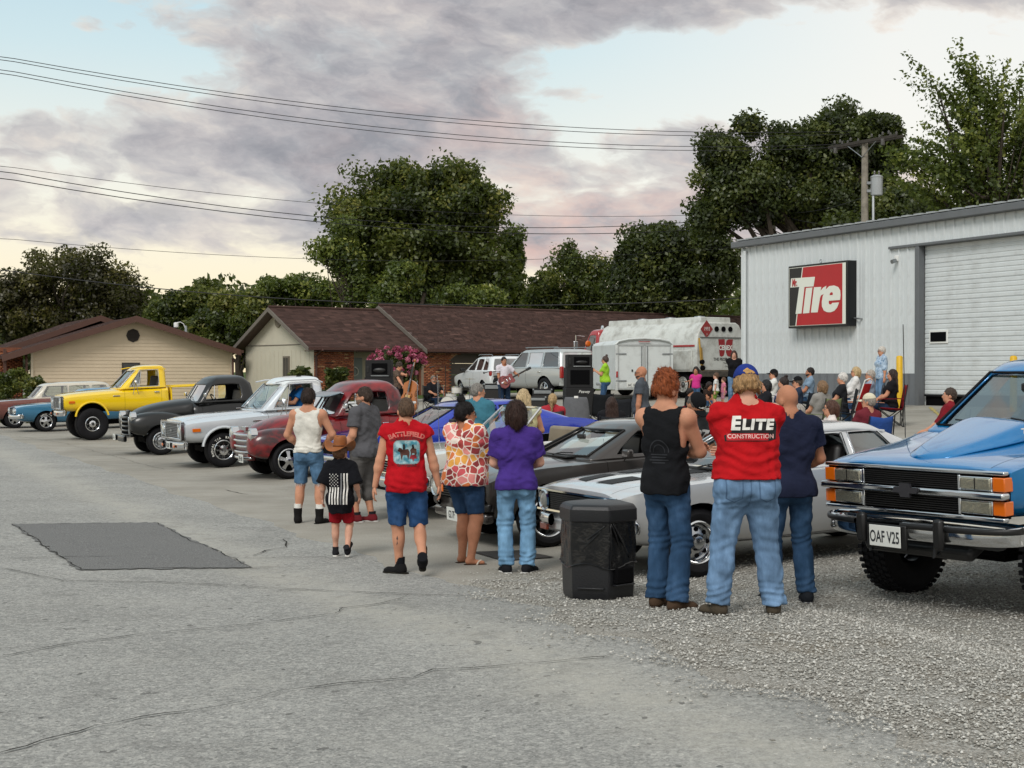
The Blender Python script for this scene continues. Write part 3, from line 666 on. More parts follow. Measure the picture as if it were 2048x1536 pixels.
def house_one():
 d0 = 64.5; x0 = (65-1024)/F*d0; g = gz(x0, d0); a = math.atan2(.421, .907)
 h = thing('beige_sided_house', 'beige lap sided house with wide low gable and dark octagon vent', 'house', (x0, d0, g), a)
 e = 3.0-g; rz = 4.36-g; Wd = 8.65; sl = (rz-e)/(Wd/2); br = mat('fascia_brown', '#55392f', .6, var=.1); sd = mat('beige_lap_siding', '#cdbca2', .75, var=.05, vscale=2.)
 mb = MB(); gable_end(mb, 0, 0, Wd, -.4, e, rz-.1); o = mb.obj('gable_wall', mat('wall_core', '#8a7a66', .8), h); o.rotation_euler = (0, 0, R(-90)); o.scale = (-1, 1, 1)
 o.matrix_local = Matrix(((0, 1, 0, 0), (1, 0, 0, .05), (0, 0, 1, 0), (0, 0, 0, 1)))
 z = -.3; hh = .155
 while z < rz-.15:
  zt = z+hh; xa = 0 if zt < e else (zt-e)/sl+.05; xb = Wd if zt < e else Wd-(zt-e)/sl-.05
  if xb-xa > .2:
   mb = MB(); mb.add([(xa, .03, z), (xb, .03, z), (xb, .05, z), (xa, .05, z), (xa, .046, zt), (xb, .046, zt), (xb, .06, zt), (xa, .06, zt)], [(0, 1, 5, 4), (3, 2, 1, 0), (7, 6, 2, 3), (4, 5, 6, 7), (0, 4, 7, 3), (1, 2, 6, 5)])
   ob = mb.obj('siding_board', sd, h)
  z += hh
 mb = MB(); mb.lathe([(0, -.03), (.30, -.03), (.30, .06)], 8, (Wd/2-.05, .03, rz-.83), 'Y'); v = mb.obj('vent', mat('vent_dark', '#2d2622', .7), h);
 mb = MB()
 for k in range(7): mb.box((Wd/2-.05, -.01, rz-.83-.21+.07*k), (.46-.05*abs(k-3), .02, .03), Matrix.Rotation(.5, 3, 'X'))
 mb.obj('louvre', MATS['vent_dark'], v)
 mb = MB(); mb.box((Wd/2-.15, .03, 1.95), (.78, .05, .9)); w = mb.obj('window', mat('dark_frame', '#2f2a26', .5), h); mb = MB(); mb.box((Wd/2-.15, .0, 1.95), (.66, .02, .78)); mb.obj('pane', mat('dim_window', '#3d3f3e', .15), w)
 def roof1(xl, xr, ya, yb, ez, rzz, ovl, ovr):
  xm = (xl+xr)/2; s = (rzz-ez)/(xm-xl)
  slab_roof(h, 'roof_slope', [(xl-ovl, yb, ez-ovl*s), (xl-ovl, ya, ez-ovl*s), (xm, ya, rzz), (xm, yb, rzz)])
  slab_roof(h, 'roof_slope', [(xr+ovr, ya, ez-ovr*s), (xr+ovr, yb, ez-ovr*s), (xm, yb, rzz), (xm, ya, rzz)])
  for k, (p, q) in enumerate((((xl-ovl, ez-ovl*s), (xm, rzz)), ((xm, rzz), (xr+ovr, ez-ovr*s)))):
   mb = MB(); mb.prism([(p[0], p[1]-.24), (q[0], q[1]-.24), (q[0], q[1]+.03), (p[0], p[1]+.03)], ya-.04, ya+.0); mb.obj('bargeboard', br, h)
  mb = MB(); mb.box((xr+ovr+.05, (ya+yb)/2, ez-ovr*s-.05), (.12, yb-ya, .13)); mb.obj('gutter', br, h)
 roof1(0, Wd, -.5, 14, e, rz, 1.3, .35)
 roof1(-.3, 7.9, 5.5, 16, e+.1, rz+.22, 1.6, .3)
 mb = MB(); mb.box((-2.2, 2.6, e/2-.2), (4.2, .2, e+.4)); mb.obj('brick_wall', mat('return_brick', '#7a4a35', .9, var=.3, vscale=9), h); brickwork(h, -4.2, -.1, -.3, e-.1, 2.5)
 mb = MB(); mb.box((-1.35, 2.4, 1.0), (.9, .1, 2.0)); mb.obj('front_door', mat('door_brown', '#352620', .5), h)
 mb = MB()
 for xx in (-.25, Wd+.08): mb = MB(); mb.tube([(xx, .2, e-.25), (xx, -.06, e-.5), (xx, -.06, -.1)], .055, 6); mb.obj('downspout', br, h)
 mb = MB(); mb.box((-1.1, .3, e/2-.1), (.12, .12, e)); mb.box((-1.7, .3, e/2-.1), (.12, .12, e)); mb.obj('porch_post', br, h)
 mb = MB(); mb.box((-.02, -.0, e/2-.2), (.1, .1, e+.3)); mb.box((Wd+.02, -.0, e/2-.2), (.1, .1, e+.3)); mb.obj('corner_board', mat('pale_trim', '#c6baa3', .7), h)
house_two(); house_one()
def house_three():
 d = 92; x0 = (1318-1024)/F*d; g = gz(x0, d); h = thing('distant_brown_roof_house', 'brown roofed house showing only its gable top behind the tank truck', 'house', (x0, d, g), R(25))
 zt = Pd(1335, 638, d).z-g
 mb = MB(); mb.prism([(0, 0), (9, 0), (9, zt-1.2), (0, zt-1.2)], 0, 6); mb.obj('wall', mat('return_brick', '#7a4a35', .9), h)
 slab_roof(h, 'roof_front', [(-.6, -.6, zt-1.6), (12, -.6, zt-1.6), (12, 2.6, zt), (-.6, 2.6, zt)]); slab_roof(h, 'roof_back', [(12, 6, zt-1.6), (-.6, 6, zt-1.6), (-.6, 2.6, zt), (12, 2.6, zt)])
house_three()
# ================================================================ TREES
def leaf_mat(name, stops, trans=.35):
 m = bpy.data.materials.new(name); m.use_nodes = True; t = NT(m.node_tree); t.n.clear(); o = t.new('ShaderNodeOutputMaterial')
 at = t.new('ShaderNodeAttribute', attribute_name='tone'); c = t.ramp(at.outputs['Fac'], [(p, L(h)) for p, h in stops])
 d = t.new('ShaderNodeBsdfDiffuse'); t.l.new(c, d.inputs[0]); tr = t.new('ShaderNodeBsdfTranslucent'); t.l.new(t.mix(.5, c, L('#8fa03a'), 'MIX'), tr.inputs[0])
 g = t.new('ShaderNodeBsdfGlossy'); g.inputs['Roughness'].default_value = .45; g.inputs[0].default_value = (.6, .6, .6, 1)
 a = t.new('ShaderNodeMixShader'); a.inputs[0].default_value = trans; t.l.new(d.outputs[0], a.inputs[1]); t.l.new(tr.outputs[0], a.inputs[2])
 b = t.new('ShaderNodeMixShader'); b.inputs[0].default_value = .05; t.l.new(a.outputs[0], b.inputs[1]); t.l.new(g.outputs[0], b.inputs[2]); t.l.new(b.outputs[0], o.inputs[0]); MATS[name] = m; return m
LM = dict(dark=leaf_mat('leaf_dark', [(0, '#232b18'), (.5, '#3a4522'), (.85, '#545c2b'), (1, '#6a6e38')], .25), mid=leaf_mat('leaf_mid', [(0, '#2b3519'), (.5, '#485324'), (.85, '#676c2f'), (1, '#868340')], .3),
   light=leaf_mat('leaf_light', [(0, '#33421d'), (.5, '#536128'), (.85, '#76803a'), (1, '#969a4c')], .35), olive=leaf_mat('leaf_olive', [(0, '#2d2b1b'), (.5, '#423f25'), (.85, '#57522c'), (1, '#6c6636')], .25),
   pink=leaf_mat('blossom_pink', [(0, '#7d2c4f'), (.5, '#b3466f'), (1, '#d57f9d')], .3))
bark = mat('bark', '#3d352c', .95, var=.35, vscale=6, bump=.8, bscale=30)
def leaves(r, C, Rr, n, size, tone, squash=.8, up=.3, streak=None):
 """n leaves gathered round clump centres C (k x 3) with radius Rr (k)"""
 k = len(C); idx = r.integers(0, k, n); d = r.normal(0, 1, (n, 3)); d /= np.linalg.norm(d, axis=1)[:, None]
 rad = Rr[idx]*r.random(n)**.45; pos = C[idx]+d*rad[:, None]*np.array([1, 1, squash])
 if streak is not None: pos += streak[idx]*(r.random(n)[:, None]-.35)
 nn = d*.6+r.normal(0, .6, (n, 3))+np.array([0, 0, up]); nn /= np.linalg.norm(nn, axis=1)[:, None]
 a = np.cross(nn, r.normal(0, 1, (n, 3))); a /= np.linalg.norm(a, axis=1)[:, None]+1e-9; b = np.cross(nn, a)
 s = size*(.6+.8*r.random(n)); a = a*s[:, None]; b = b*(s*.55)[:, None]
 V = np.stack([pos-a, pos+b-nn*(s*.15)[:, None], pos+a*.9, pos-b-nn*(s*.15)[:, None]], 1).reshape(-1, 3)
 return V, np.repeat(np.clip(tone[idx]+r.normal(0, .13, n), 0, 1), 4)
def tree(name, label, blobs, d, n, leaf, lm, trunk_px=None, base=None, group=None, seed=1, clump=.9, nclump=90, shell=.55, thick=.9, gapn=0., trunk_r=.3, cat='tree', streak=0., limbs=14, bare=0):
 """blobs: pixel ellipses (cx, cy, rx, ry) of the crown outline; each becomes an ellipsoid as deep as it is wide"""
 r = np.random.default_rng(seed); cx = trunk_px if trunk_px is not None else blobs[0][0]; b = Gd(cx, d)
 if base is not None: b.z = base
 root = thing(name, label, cat, b, group=group); C = []; RR = []; ar = np.array([q[2]*q[3] for q in blobs], float); ar /= ar.sum()
 for (px, py, rx, ry), w in zip(blobs, ar):
  c = Pd(px, py, d)-b; sx, sz = rx/F*d, ry/F*d; k = max(5, int(nclump*w)); dd = r.normal(0, 1, (k, 3)); dd /= np.linalg.norm(dd, axis=1)[:, None]
  q = (shell+(1-shell)*r.random(k))[:, None]*dd*np.array([max(.2, sx-clump*.5), max(.2, min(sx, sz*1.3)*thick-clump*.3), max(.2, sz-clump*.5)])
  C.append(np.array(c)+q); RR.append(clump*(.55+.75*r.random(k)))
 C = np.concatenate(C); RR = np.concatenate(RR); tone = np.clip(.45+.25*r.normal(0, 1, len(C)), 0, 1)
 st = None
 if streak:
  cen = C.mean(0); dv = C-cen; dv[:, 2] = np.abs(dv[:, 2])*.7+.6; dv /= np.linalg.norm(dv, axis=1)[:, None]; st = dv*streak*(.5+r.random(len(C)))[:, None]
 V, T = leaves(r, C, RR, int(n*1.75), leaf*.70, tone, streak=st); cr = from_np('crown', V, np.arange(len(V)).reshape(-1, 4), LM[lm], root, T); tag(cr, kind='stuff')
 mb = MB(); top = Vector(C.mean(0)); tp = Vector((0, 0, -.3)); pts = [tp.lerp(top, i/6)+Vector((r.normal(0, .12), r.normal(0, .12), 0))*(i > 0) for i in range(7)]
 mb.tube(pts, [trunk_r*(1-.11*i) for i in range(7)], 8)
 for i in r.choice(len(C), min(limbs, len(C)), replace=False):
  e = Vector(C[i]); s = pts[int(r.integers(2, 6))]; mid = s.lerp(e, .5)+Vector((r.normal(0, .3), r.normal(0, .3), r.normal(0, .3)-.2)); mb.tube([s, s.lerp(mid, .6), mid, mid.lerp(e, .6), e], [trunk_r*.38, trunk_r*.3, trunk_r*.22, trunk_r*.15, .02], 5)
 for i in range(bare):
  e = Vector(C[int(r.integers(len(C)))])*1.05; s = pts[4]; mb.tube([s, s.lerp(e, .5)+Vector((0, 0, -.2)), e], [.05, .03, .008], 4)
 mb.obj('trunk', bark, root, ang=60); return root
G = 'trees behind the houses'
tree('oak_tree', 'dark olive broad tree behind the beige sided house', [(135, 560, 120, 75), (40, 600, 90, 70), (230, 590, 75, 65), (60, 640, 110, 60), (180, 640, 130, 50)], 92, 30000, .17, 'olive', 140, seed=11, nclump=130, clump=1.0, group=G, limbs=24, bare=14)
tree('maple_tree', 'bushy green tree between the two houses beside the street lamp', [(395, 600, 60, 52), (350, 625, 60, 50), (440, 640, 70, 60)], 100, 17000, .19, 'mid', 390, seed=12, nclump=70, clump=1.0, group=G)
tree('maple_tree', 'low dense green tree against the cream gable end', [(480, 630, 80, 58), (430, 665, 70, 50), (500, 680, 60, 60)], 84, 17000, .17, 'mid', 480, seed=13, nclump=70, clump=.9, group=G)
tree('ash_tree', 'pale yellow-green tree over the first roof ridge of the brick house', [(580, 585, 70, 40), (640, 590, 70, 35), (530, 590, 40, 40)], 98, 13000, .17, 'light', 590, seed=14, nclump=55, clump=.9, group=G, limbs=20)
tree('slender_tree', 'thin sparse leaved tree leaning out of the big maple crown', [(680, 500, 42, 40), (650, 505, 35, 30), (705, 545, 35, 50), (690, 455, 25, 25), (730, 600, 40, 40)], 82, 3600, .16, 'light', 712, seed=15, nclump=46, clump=.85, group=G, limbs=30, trunk_r=.14, bare=18)
tree('maple_tree', 'tall round maple with upright leafy shoots rising over the brick house roof', [(850, 420, 165, 95), (760, 430, 95, 85), (930, 430, 80, 95), (840, 510, 190, 85), (900, 580, 150, 70), (760, 560, 60, 60), (850, 365, 120, 40)], 86, 62000, .20, 'mid', 850, seed=16, nclump=230, clump=1.05, group=G, streak=1.3, limbs=40, trunk_r=.5, shell=.5, bare=30)
tree('poplar_tree', 'narrow leafy poplar hugging one side of the big round maple', [(1025, 500, 28, 60), (1020, 580, 36, 70), (990, 600, 40, 60)], 90, 9000, .17, 'light', 1020, seed=17, nclump=60, clump=.8, group=G)
tree('young_tree', 'yellowish small tree in front of the big round maple', [(800, 560, 45, 50), (780, 600, 60, 40), (930, 600, 80, 35)], 80, 9000, .15, 'light', 800, seed=18, nclump=55, clump=.7, group=G)
tree('spruce_tree', 'feathery tree with upright shoots between the maple and the dark round tree', [(1130, 560, 58, 62), (1180, 570, 45, 60), (1090, 600, 40, 50), (1150, 610, 90, 45)], 95, 17000, .17, 'mid', 1135, seed=19, nclump=80, clump=.75, group=G, streak=1.5)
tree('round_tree', 'dark round tree behind the tank truck and the white trailer', [(1330, 500, 110, 70), (1280, 560, 70, 85), (1400, 540, 95, 95), (1340, 600, 130, 50), (1250, 600, 45, 50)], 82, 34000, .18, 'dark', 1340, seed=20, nclump=130, clump=1., group=G)
tree('oak_tree', 'huge dark oak with lobed crown standing behind the utility pole', [(1690, 270, 110, 78), (1590, 300, 80, 70), (1450, 330, 68, 75), (1440, 300, 45, 40), (1520, 390, 120, 75), (1640, 380, 120, 85), (1770, 300, 55, 60), (1420, 420, 45, 60), (1740, 400, 70, 70), (1500, 250, 20, 20)], 74, 68000, .16, 'dark', 1620, seed=21, nclump=300, clump=.85, group=G, limbs=60, trunk_r=.6, shell=.45, bare=20)
tree('cottonwood_tree', 'airy bright tree with spiky leafy shoots over the workshop roof', [(1960, 250, 80, 90), (1930, 330, 95, 80), (2040, 260, 80, 110), (1890, 390, 80, 60), (1990, 400, 110, 50), (1950, 170, 30, 45), (1870, 190, 25, 30), (2090, 350, 90, 110), (1850, 330, 35, 40)], 58, 15500, .125, 'light', 1985, seed=22, nclump=330, clump=.30, group=G, streak=2.1, limbs=70, trunk_r=.28, shell=.35, bare=40)
tree('dark_tree', 'dark low tree filling the gap above the workshop roof edge', [(1830, 430, 70, 60), (1780, 440, 60, 60), (1700, 460, 70, 40), (1950, 440, 120, 40)], 66, 17000, .15, 'dark', 1830, seed=23, nclump=90, clump=.8, group=G)
def treeline():
 r = np.random.default_rng(4); C = []
 for px in range(-150, 2300, 16):
  d = 118+r.random()*14; top = 610+22*math.sin(px*.011)+14*math.sin(px*.037)
  for k in range(4):
   p = Pd(px+r.normal(0, 10), top+10+k*28+r.normal(0, 8), d+r.normal(0, 2)); C.append(p[:])
 C = np.array(C); V, T = leaves(r, C, np.full(len(C), 1.7), 52000, .30, np.clip(.35+.2*r.normal(0, 1, len(C)), 0, 1))
 tag(from_np('distant_woods', V, np.arange(len(V)).reshape(-1, 4), LM['mid'], None, T), 'far wood seen as one green mass behind the houses', 'woods', kind='stuff')
treeline()
def bush(name, label, px, py, rx, ry, d, n, leaf, lm, seed, cat='bush', spike=0., group=None):
 c = Pd(px, py, d); b = Gd(px, d); root = thing(name, label, cat, b, group=group); r = np.random.default_rng(seed); sx, sz = rx/F*d, ry/F*d
 k = 60; dd = r.normal(0, 1, (k, 3)); dd /= np.linalg.norm(dd, axis=1)[:, None]; C = np.array(c-b)+dd*(.4+.5*r.random(k))[:, None]*np.array([sx, sx*.8, sz]); lowm = r.random(k) < .4; C[lowm, 2] *= r.random(lowm.sum())
 V, T = leaves(r, C, np.full(k, min(sx, sz)*.4), int(n*1.5), leaf, np.clip(.5+.25*r.normal(0, 1, k), 0, 1), up=spike)
 tag(from_np('foliage', V, np.arange(len(V)).reshape(-1, 4), LM[lm], root, T), kind='stuff')
 mb = MB()
 for i in range(9): e = Vector(C[i]); mb.tube([(r.normal(0, .08), r.normal(0, .08), -.1), e*.5+Vector((0, 0, -.05)), e], [.03, .02, .008], 5)
 mb.obj('stem', bark, root); return root
bush('shrub', 'low dark green shrub beside the brick porch of the beige house', 25, 762, 34, 26, 60, 2600, .07, 'mid', 31)
bush('shrub', 'low rounded shrub under the beige siding next to the old car roof', 70, 768, 26, 20, 59, 1800, .07, 'mid', 32)
bush('yucca_bush', 'spiky dark bush against the cream gable end of the brick house', 600, 752, 22, 18, 60, 1200, .16, 'dark', 33, spike=1.)
bush('yucca_bush', 'spiky dark bush in front of the brick pier beside the front door', 672, 752, 30, 16, 61, 1600, .16, 'dark', 34, spike=1.)
mt = bush('crape_myrtle', 'crape myrtle covered in pink blossom beside the black speakers', 800, 735, 44, 40, 60, 3800, .07, 'dark', 35)
def myrtle():
 r = np.random.default_rng(6); b = Gd(800, 60); k = 60; dd = r.normal(0, 1, (k, 3)); dd /= np.linalg.norm(dd, axis=1)[:, None]; dd[:, 1] = -np.abs(dd[:, 1])
 C = np.array(Pd(795, 725, 60)-b)+dd*np.array([1.15, .7, .62]); C = C[C[:, 2] > 1.15]
 V, T = leaves(r, C, np.full(len(C), .13), 3600, .05, np.clip(.5+.3*r.normal(0, 1, len(C)), 0, 1)); tag(from_np('blossom', V, np.arange(len(V)).reshape(-1, 4), LM['pink'], mt, T), kind='stuff')
myrtle()
# ================================================================ POLES AND WIRES
def pole():
 d = 56.6; b = Gd(1729, d); b.z = gz(b.x, b.y); top = Pd(1729, 282, d).z-b.z
 o = thing('utility_pole', 'weathered wooden utility pole with crossarms behind the workshop roof', 'utility pole', b, R(-58))
 wd = mat('pole_wood', '#8b8478', .9, var=.3, vscale=5, bump=.5, bscale=25)
 mb = MB(); mb.lathe([(.17, -.2), (.145, top*.6), (.12, top), (0, top+.03)], 12); mb.obj('post', wd, o)
 aw = mat('arm_wood', '#3a352f', .9, var=.25)
 for k, (zz, off) in enumerate(((top-.05, -.16), (top-.05, .16))): mb = MB(); mb.box((0, off, zz), (3.5, .10, .12)); mb.obj('crossarm', aw, o, bevel=.01)
 for s in (-1, 1): mb = MB(); mb.tube([(s*.75, -.17, top-.1), (0, -.14, top-.62)], .016, 5); mb.obj('brace', M['steel'], o)
 ins = mat('porcelain', '#55524f', .3)
 for x in (-1.4, -1.1, -.55, .55, 1.1, 1.4):
  for y in (-.2, .2): mb = MB(); mb.lathe([(.02, .05), (.045, .08), (.03, .11), (.045, .14), (.02, .18), (0, .19)], 8, (x, y, top)); mb.obj('insulator', ins, o)
 for x in (-1.25, 1.2): mb = MB(); mb.box((x, -.3, top-.22), (.12, .10, .24)); mb.obj('fuse_cutout', ins, o, bevel=.02)
 q = Pd(1752, 372, d); t = thing('transformer', 'grey can transformer hung on the wooden utility pole', 'transformer', (q.x, q.y-.1, q.z))
 mb = MB(); mb.lathe([(0, -.36), (.22, -.36), (.225, -.3), (.225, .30), (.24, .31), (.24, .34), (.12, .40), (0, .41)], 20); mb.obj('tank', mat('transformer_grey', '#a7abad', .35, .3), t, ang=40)
 for x in (-.08, .09): mb = MB(); mb.lathe([(.03, .36), (.045, .42), (.03, .46), (.045, .5), (.02, .56), (0, .56)], 8, (x, 0, 0)); mb.obj('bushing', ins, t)
 mb = MB(); mb.box((-.3, 0, .1), (.16, .1, .1)); mb.box((-.3, 0, -.2), (.16, .1, .1)); mb.obj('bracket', M['steel'], t)
 c = Gd(1744, d); mb = MB(); mb.tube([(c.x, c.y-.15, c.z), (c.x, c.y-.15, Pd(1744, 390, d).z), (c.x+.06, c.y-.12, Pd(1744, 384, d).z)], .055, 8); mb.obj('conduit', M['steel'], None);
 cdt = bpy.data.objects['conduit'] if 'conduit' in bpy.data.objects else None
 return d
pole()
for ob in list(col.objects):
 if ob.name.startswith('conduit') and ob.parent is None: tag(ob, 'grey steel riser conduit running up beside the wooden utility pole', 'conduit')
def small_pole():
 d = 78; b = Gd(1547, d); top = Pd(1547, 418, d).z-b.z; o = thing('service_pole', 'thin distant wooden service pole above the workshop roof edge', 'utility pole', b)
 mb = MB(); mb.lathe([(.13, -.2), (.11, top), (0, top+.02)], 10); mb.obj('post', MATS['pole_wood'], o); mb = MB(); mb.box((0, -.12, top-.05), (.5, .08, .1)); mb.obj('bracket', M['steel'], o)
small_pole()
wirem = mat('wire_black', '#1d1e20', .6)
def wire(label, p0, d0, p1, d1, sag, r=.011, ext=.35):
 a, b = Pd(*p0, d0), Pd(*p1, d1); a2 = a+(a-b)*ext; n = 26; pts = []
 for i in range(n+1):
  t = i/n; q = a2.lerp(b, t); full = (t*(1+ext)-ext); s = 4*full*(1-full) if full > 0 else 4*full*(1-full)*.3; q.z -= sag*s; pts.append(q)
 mb = MB(); mb.tube(pts, r, 5); tag(mb.obj('power_line', wirem, ang=180), label, 'cable', 'overhead wires crossing the sky')
for i, (ya, xb, yb) in enumerate(((112, 1702, 262), (118, 1700, 268), (138, 1688, 288), (145, 1684, 294))):
 wire(['topmost overhead wire of the upper span to the utility pole', 'second wire from the top of the upper span', 'third wire from the top of the upper span', 'lowest wire of the upper span to the utility pole'][i], (0, ya), 43.5, (xb, yb), 56.2, .75+.04*i)
for i, (ya, xb, yb, sag, r) in enumerate(((331, 1547, 422, .9, .010), (341, 1547, 426, 1.35, .016), (355, 1540, 446, 1.2, .017), (476, 1547, 481, .95, .009))):
 wire(['thin top wire of the middle span to the distant service pole', 'twisted middle wire of the middle span', 'thick lower wire of the middle span', 'lone thin wire crossing the big maple crown'][i], (0, ya), 55, (xb, yb), 78, sag, r)
wire('pale service cable running low across the roofs to the workshop corner', (0, 539), 50, (1482, 596), 47.5, .62, .016)
for i, (a, b) in enumerate((((1547, 424), (1722, 396)), ((1547, 424), (1712, 446)), ((1547, 455), (1700, 452)), ((1380, 500), (1547, 468)))):
 wire(['short wire climbing from the service pole to the utility pole', 'short wire dropping from the service pole behind the roof', 'low level wire past the service pole', 'slack wire rising to the foot of the service pole'][i], a, 78, b, 60 if i < 2 else 78, .25, .012, 0)
def street_lamp():
 d = 72; b = Gd(372, d); top = Pd(372, 650, d).z-b.z; o = thing('street_lamp', 'white street lamp on a curved arm between the two houses', 'street lamp', b)
 mb = MB(); mb.lathe([(.08, 0), (.06, top-.1), (0, top)], 8); mb.obj('post', M['steel'], o); mb = MB(); mb.tube([(0, 0, top-.25), (-.1, -.05, top+.05), (-.25, -.1, top+.14), (-.42, -.1, top+.1)], .022, 6); mb.obj('arm', M['white'], o)
 mb = MB(); mb.lathe([(.0, .08), (.10, .06), (.12, -.02), (.11, -.16), (0, -.2)], 10, (-.45, -.1, top+.05)); mb.obj('lamp_head', M['white'], o)
street_lamp()
# ================================================================ VEHICLE TOOLKIT
def ringloft(rings, cap=True, closed=True):
 mb = MB(); n = len(rings[0]); V = [p for r in rings for p in r]; Fc = []
 for j in range(len(rings)-1):
  for i in range(n if closed else n-1): Fc.append((j*n+i, j*n+(i+1) % n, (j+1)*n+(i+1) % n, (j+1)*n+i))
 mb.add(V, Fc)
 if cap:
  for j in (0, len(rings)-1):
   h = n//2
   for i in range(h):
    a, b = j*n+i, j*n+(i+1) % n; c, d = j*n+(n-1-i) % n, j*n+(n-i) % n
    if len({a, b, c, d}) == 4: mb.f.append((a, b, c, d)); mb.mi.append(0)
    elif len({a, b, c, d}) == 3: mb.f.append(tuple(dict.fromkeys((a, b, c, d)))); mb.mi.append(0)
 return mb
def sec(x, zb, ws, zs, wm, zm, wt, zt, wd, zd, zc):
 h = [(0, zb), (ws*.8, zb), (ws, zs), (wm, zm), (wt, zt), (wd, zd), (0, zc)]
 return [(x, y, z) for y, z in h]+[(x, -y, z) for y, z in h[-2:0:-1]]
def crease_mesh(me, fn):
 bm = bmesh.new(); bm.from_mesh(me); cl = bm.edges.layers.float.get('crease_edge') or bm.edges.layers.float.new('crease_edge')
 for e in bm.edges:
  c = fn(e.verts[0].co, e.verts[1].co)
  if c: e[cl] = c
 bm.to_mesh(me); bm.free()
def body(root, name, rings, m, cutter=None, sub=2, crease=None, cutmats=None):
 o = ringloft(rings).obj(name, m, root, ang=180)
 x0, x1 = rings[0][0][0], rings[-1][0][0]; n = len(rings[0])
 ct = {tuple(round(q, 4) for q in r[k]) for r in rings for k in (crease or ())}
 def fn(a, b):
  if abs(a.x-b.x) < 1e-5 and (abs(a.x-x0) < 1e-5 or abs(a.x-x1) < 1e-5): return .75
  if tuple(round(q, 4) for q in a) in ct and tuple(round(q, 4) for q in b) in ct and abs(a.x-b.x) > 1e-5: return .6
 crease_mesh(o.data, fn)
 s = o.modifiers.new('s', 'SUBSURF'); s.levels = s.render_levels = sub; bake(o)
 if cutter is not None:
  c = cutter.obj('cutter', [m]+(cutmats or [M['dark']]), None, ang=180); b = o.modifiers.new('b', 'BOOLEAN'); b.object = c; b.operation = 'DIFFERENCE'; b.solver = 'EXACT'; b.use_self = True
  b.material_mode = 'TRANSFER'; bake(o); bpy.data.objects.remove(c)
 o.data.materials.append(M['gap']) if M['gap'].name not in [q.name for q in o.data.materials] else None
 smooth(o.data, 38); return o
def carve(o, name, planes, inside, g=.006, parent=None):
 """split the faces for which inside(c, n) holds off into a part of its own, with a dark gap along the given planes ((axis, value), ...)"""
 bm = bmesh.new(); bm.from_mesh(o.data)
 for ax, val in planes:
  for sgn in (-1, 1):
   no = Vector((0, 0, 0)); no[ax] = 1; p = Vector((0, 0, 0)); p[ax] = val+sgn*g/2
   fs = [f for f in bm.faces if inside(f.calc_center_median(), f.normal, .12)]
   geom = set(fs)
   for f in fs: geom.update(f.edges); geom.update(f.verts)
   bmesh.ops.bisect_plane(bm, geom=list(geom), plane_co=p, plane_no=no, dist=1e-5)
 gi = [i for i, q in enumerate(o.data.materials) if q == M['gap']][0]; take = []
 for f in bm.faces:
  c = f.calc_center_median()
  if inside(c, f.normal, g*.6):
   if any(abs(c[ax]-val) <= g*.5 for ax, val in planes): f.material_index = gi
   elif inside(c, f.normal, -g*.4): take.append(f)
 new = bmesh.new(); vm = {}
 for f in take:
  q = []
  for v in f.verts:
   if v not in vm: vm[v] = new.verts.new(v.co)
   q.append(vm[v])
  try: nf = new.faces.new(q); nf.material_index = f.material_index
  except ValueError: pass
 bmesh.ops.delete(bm, geom=take, context='FACES'); bm.to_mesh(o.data); bm.free(); smooth(o.data, 38)
 me = bpy.data.meshes.new(name); new.to_mesh(me); new.free()
 for q in o.data.materials: me.materials.append(q)
 smooth(me, 38); return link(bpy.data.objects.new(name, me), parent or o.parent)
def doors(o, x0, x1, z0, z1, ymin=.5, name='door'):
 for s in (1, -1):
  d = carve(o, name, [(0, x0), (0, x1), (2, z0)], lambda c, n, e: x1-e < c.x < x0+e and c.y*s > ymin and z0-e < c.z < z1+e and n.y*s > .15)
  yield d, s
def wheelcut(xs, r, z, yin, yout=1.3, n=28):
 mb = MB(); mb.cur = 1
 for x in xs:
  for s in (1, -1): mb.cyl((x, s*yin, z), (x, s*yout, z), r, n=n)
 return mb
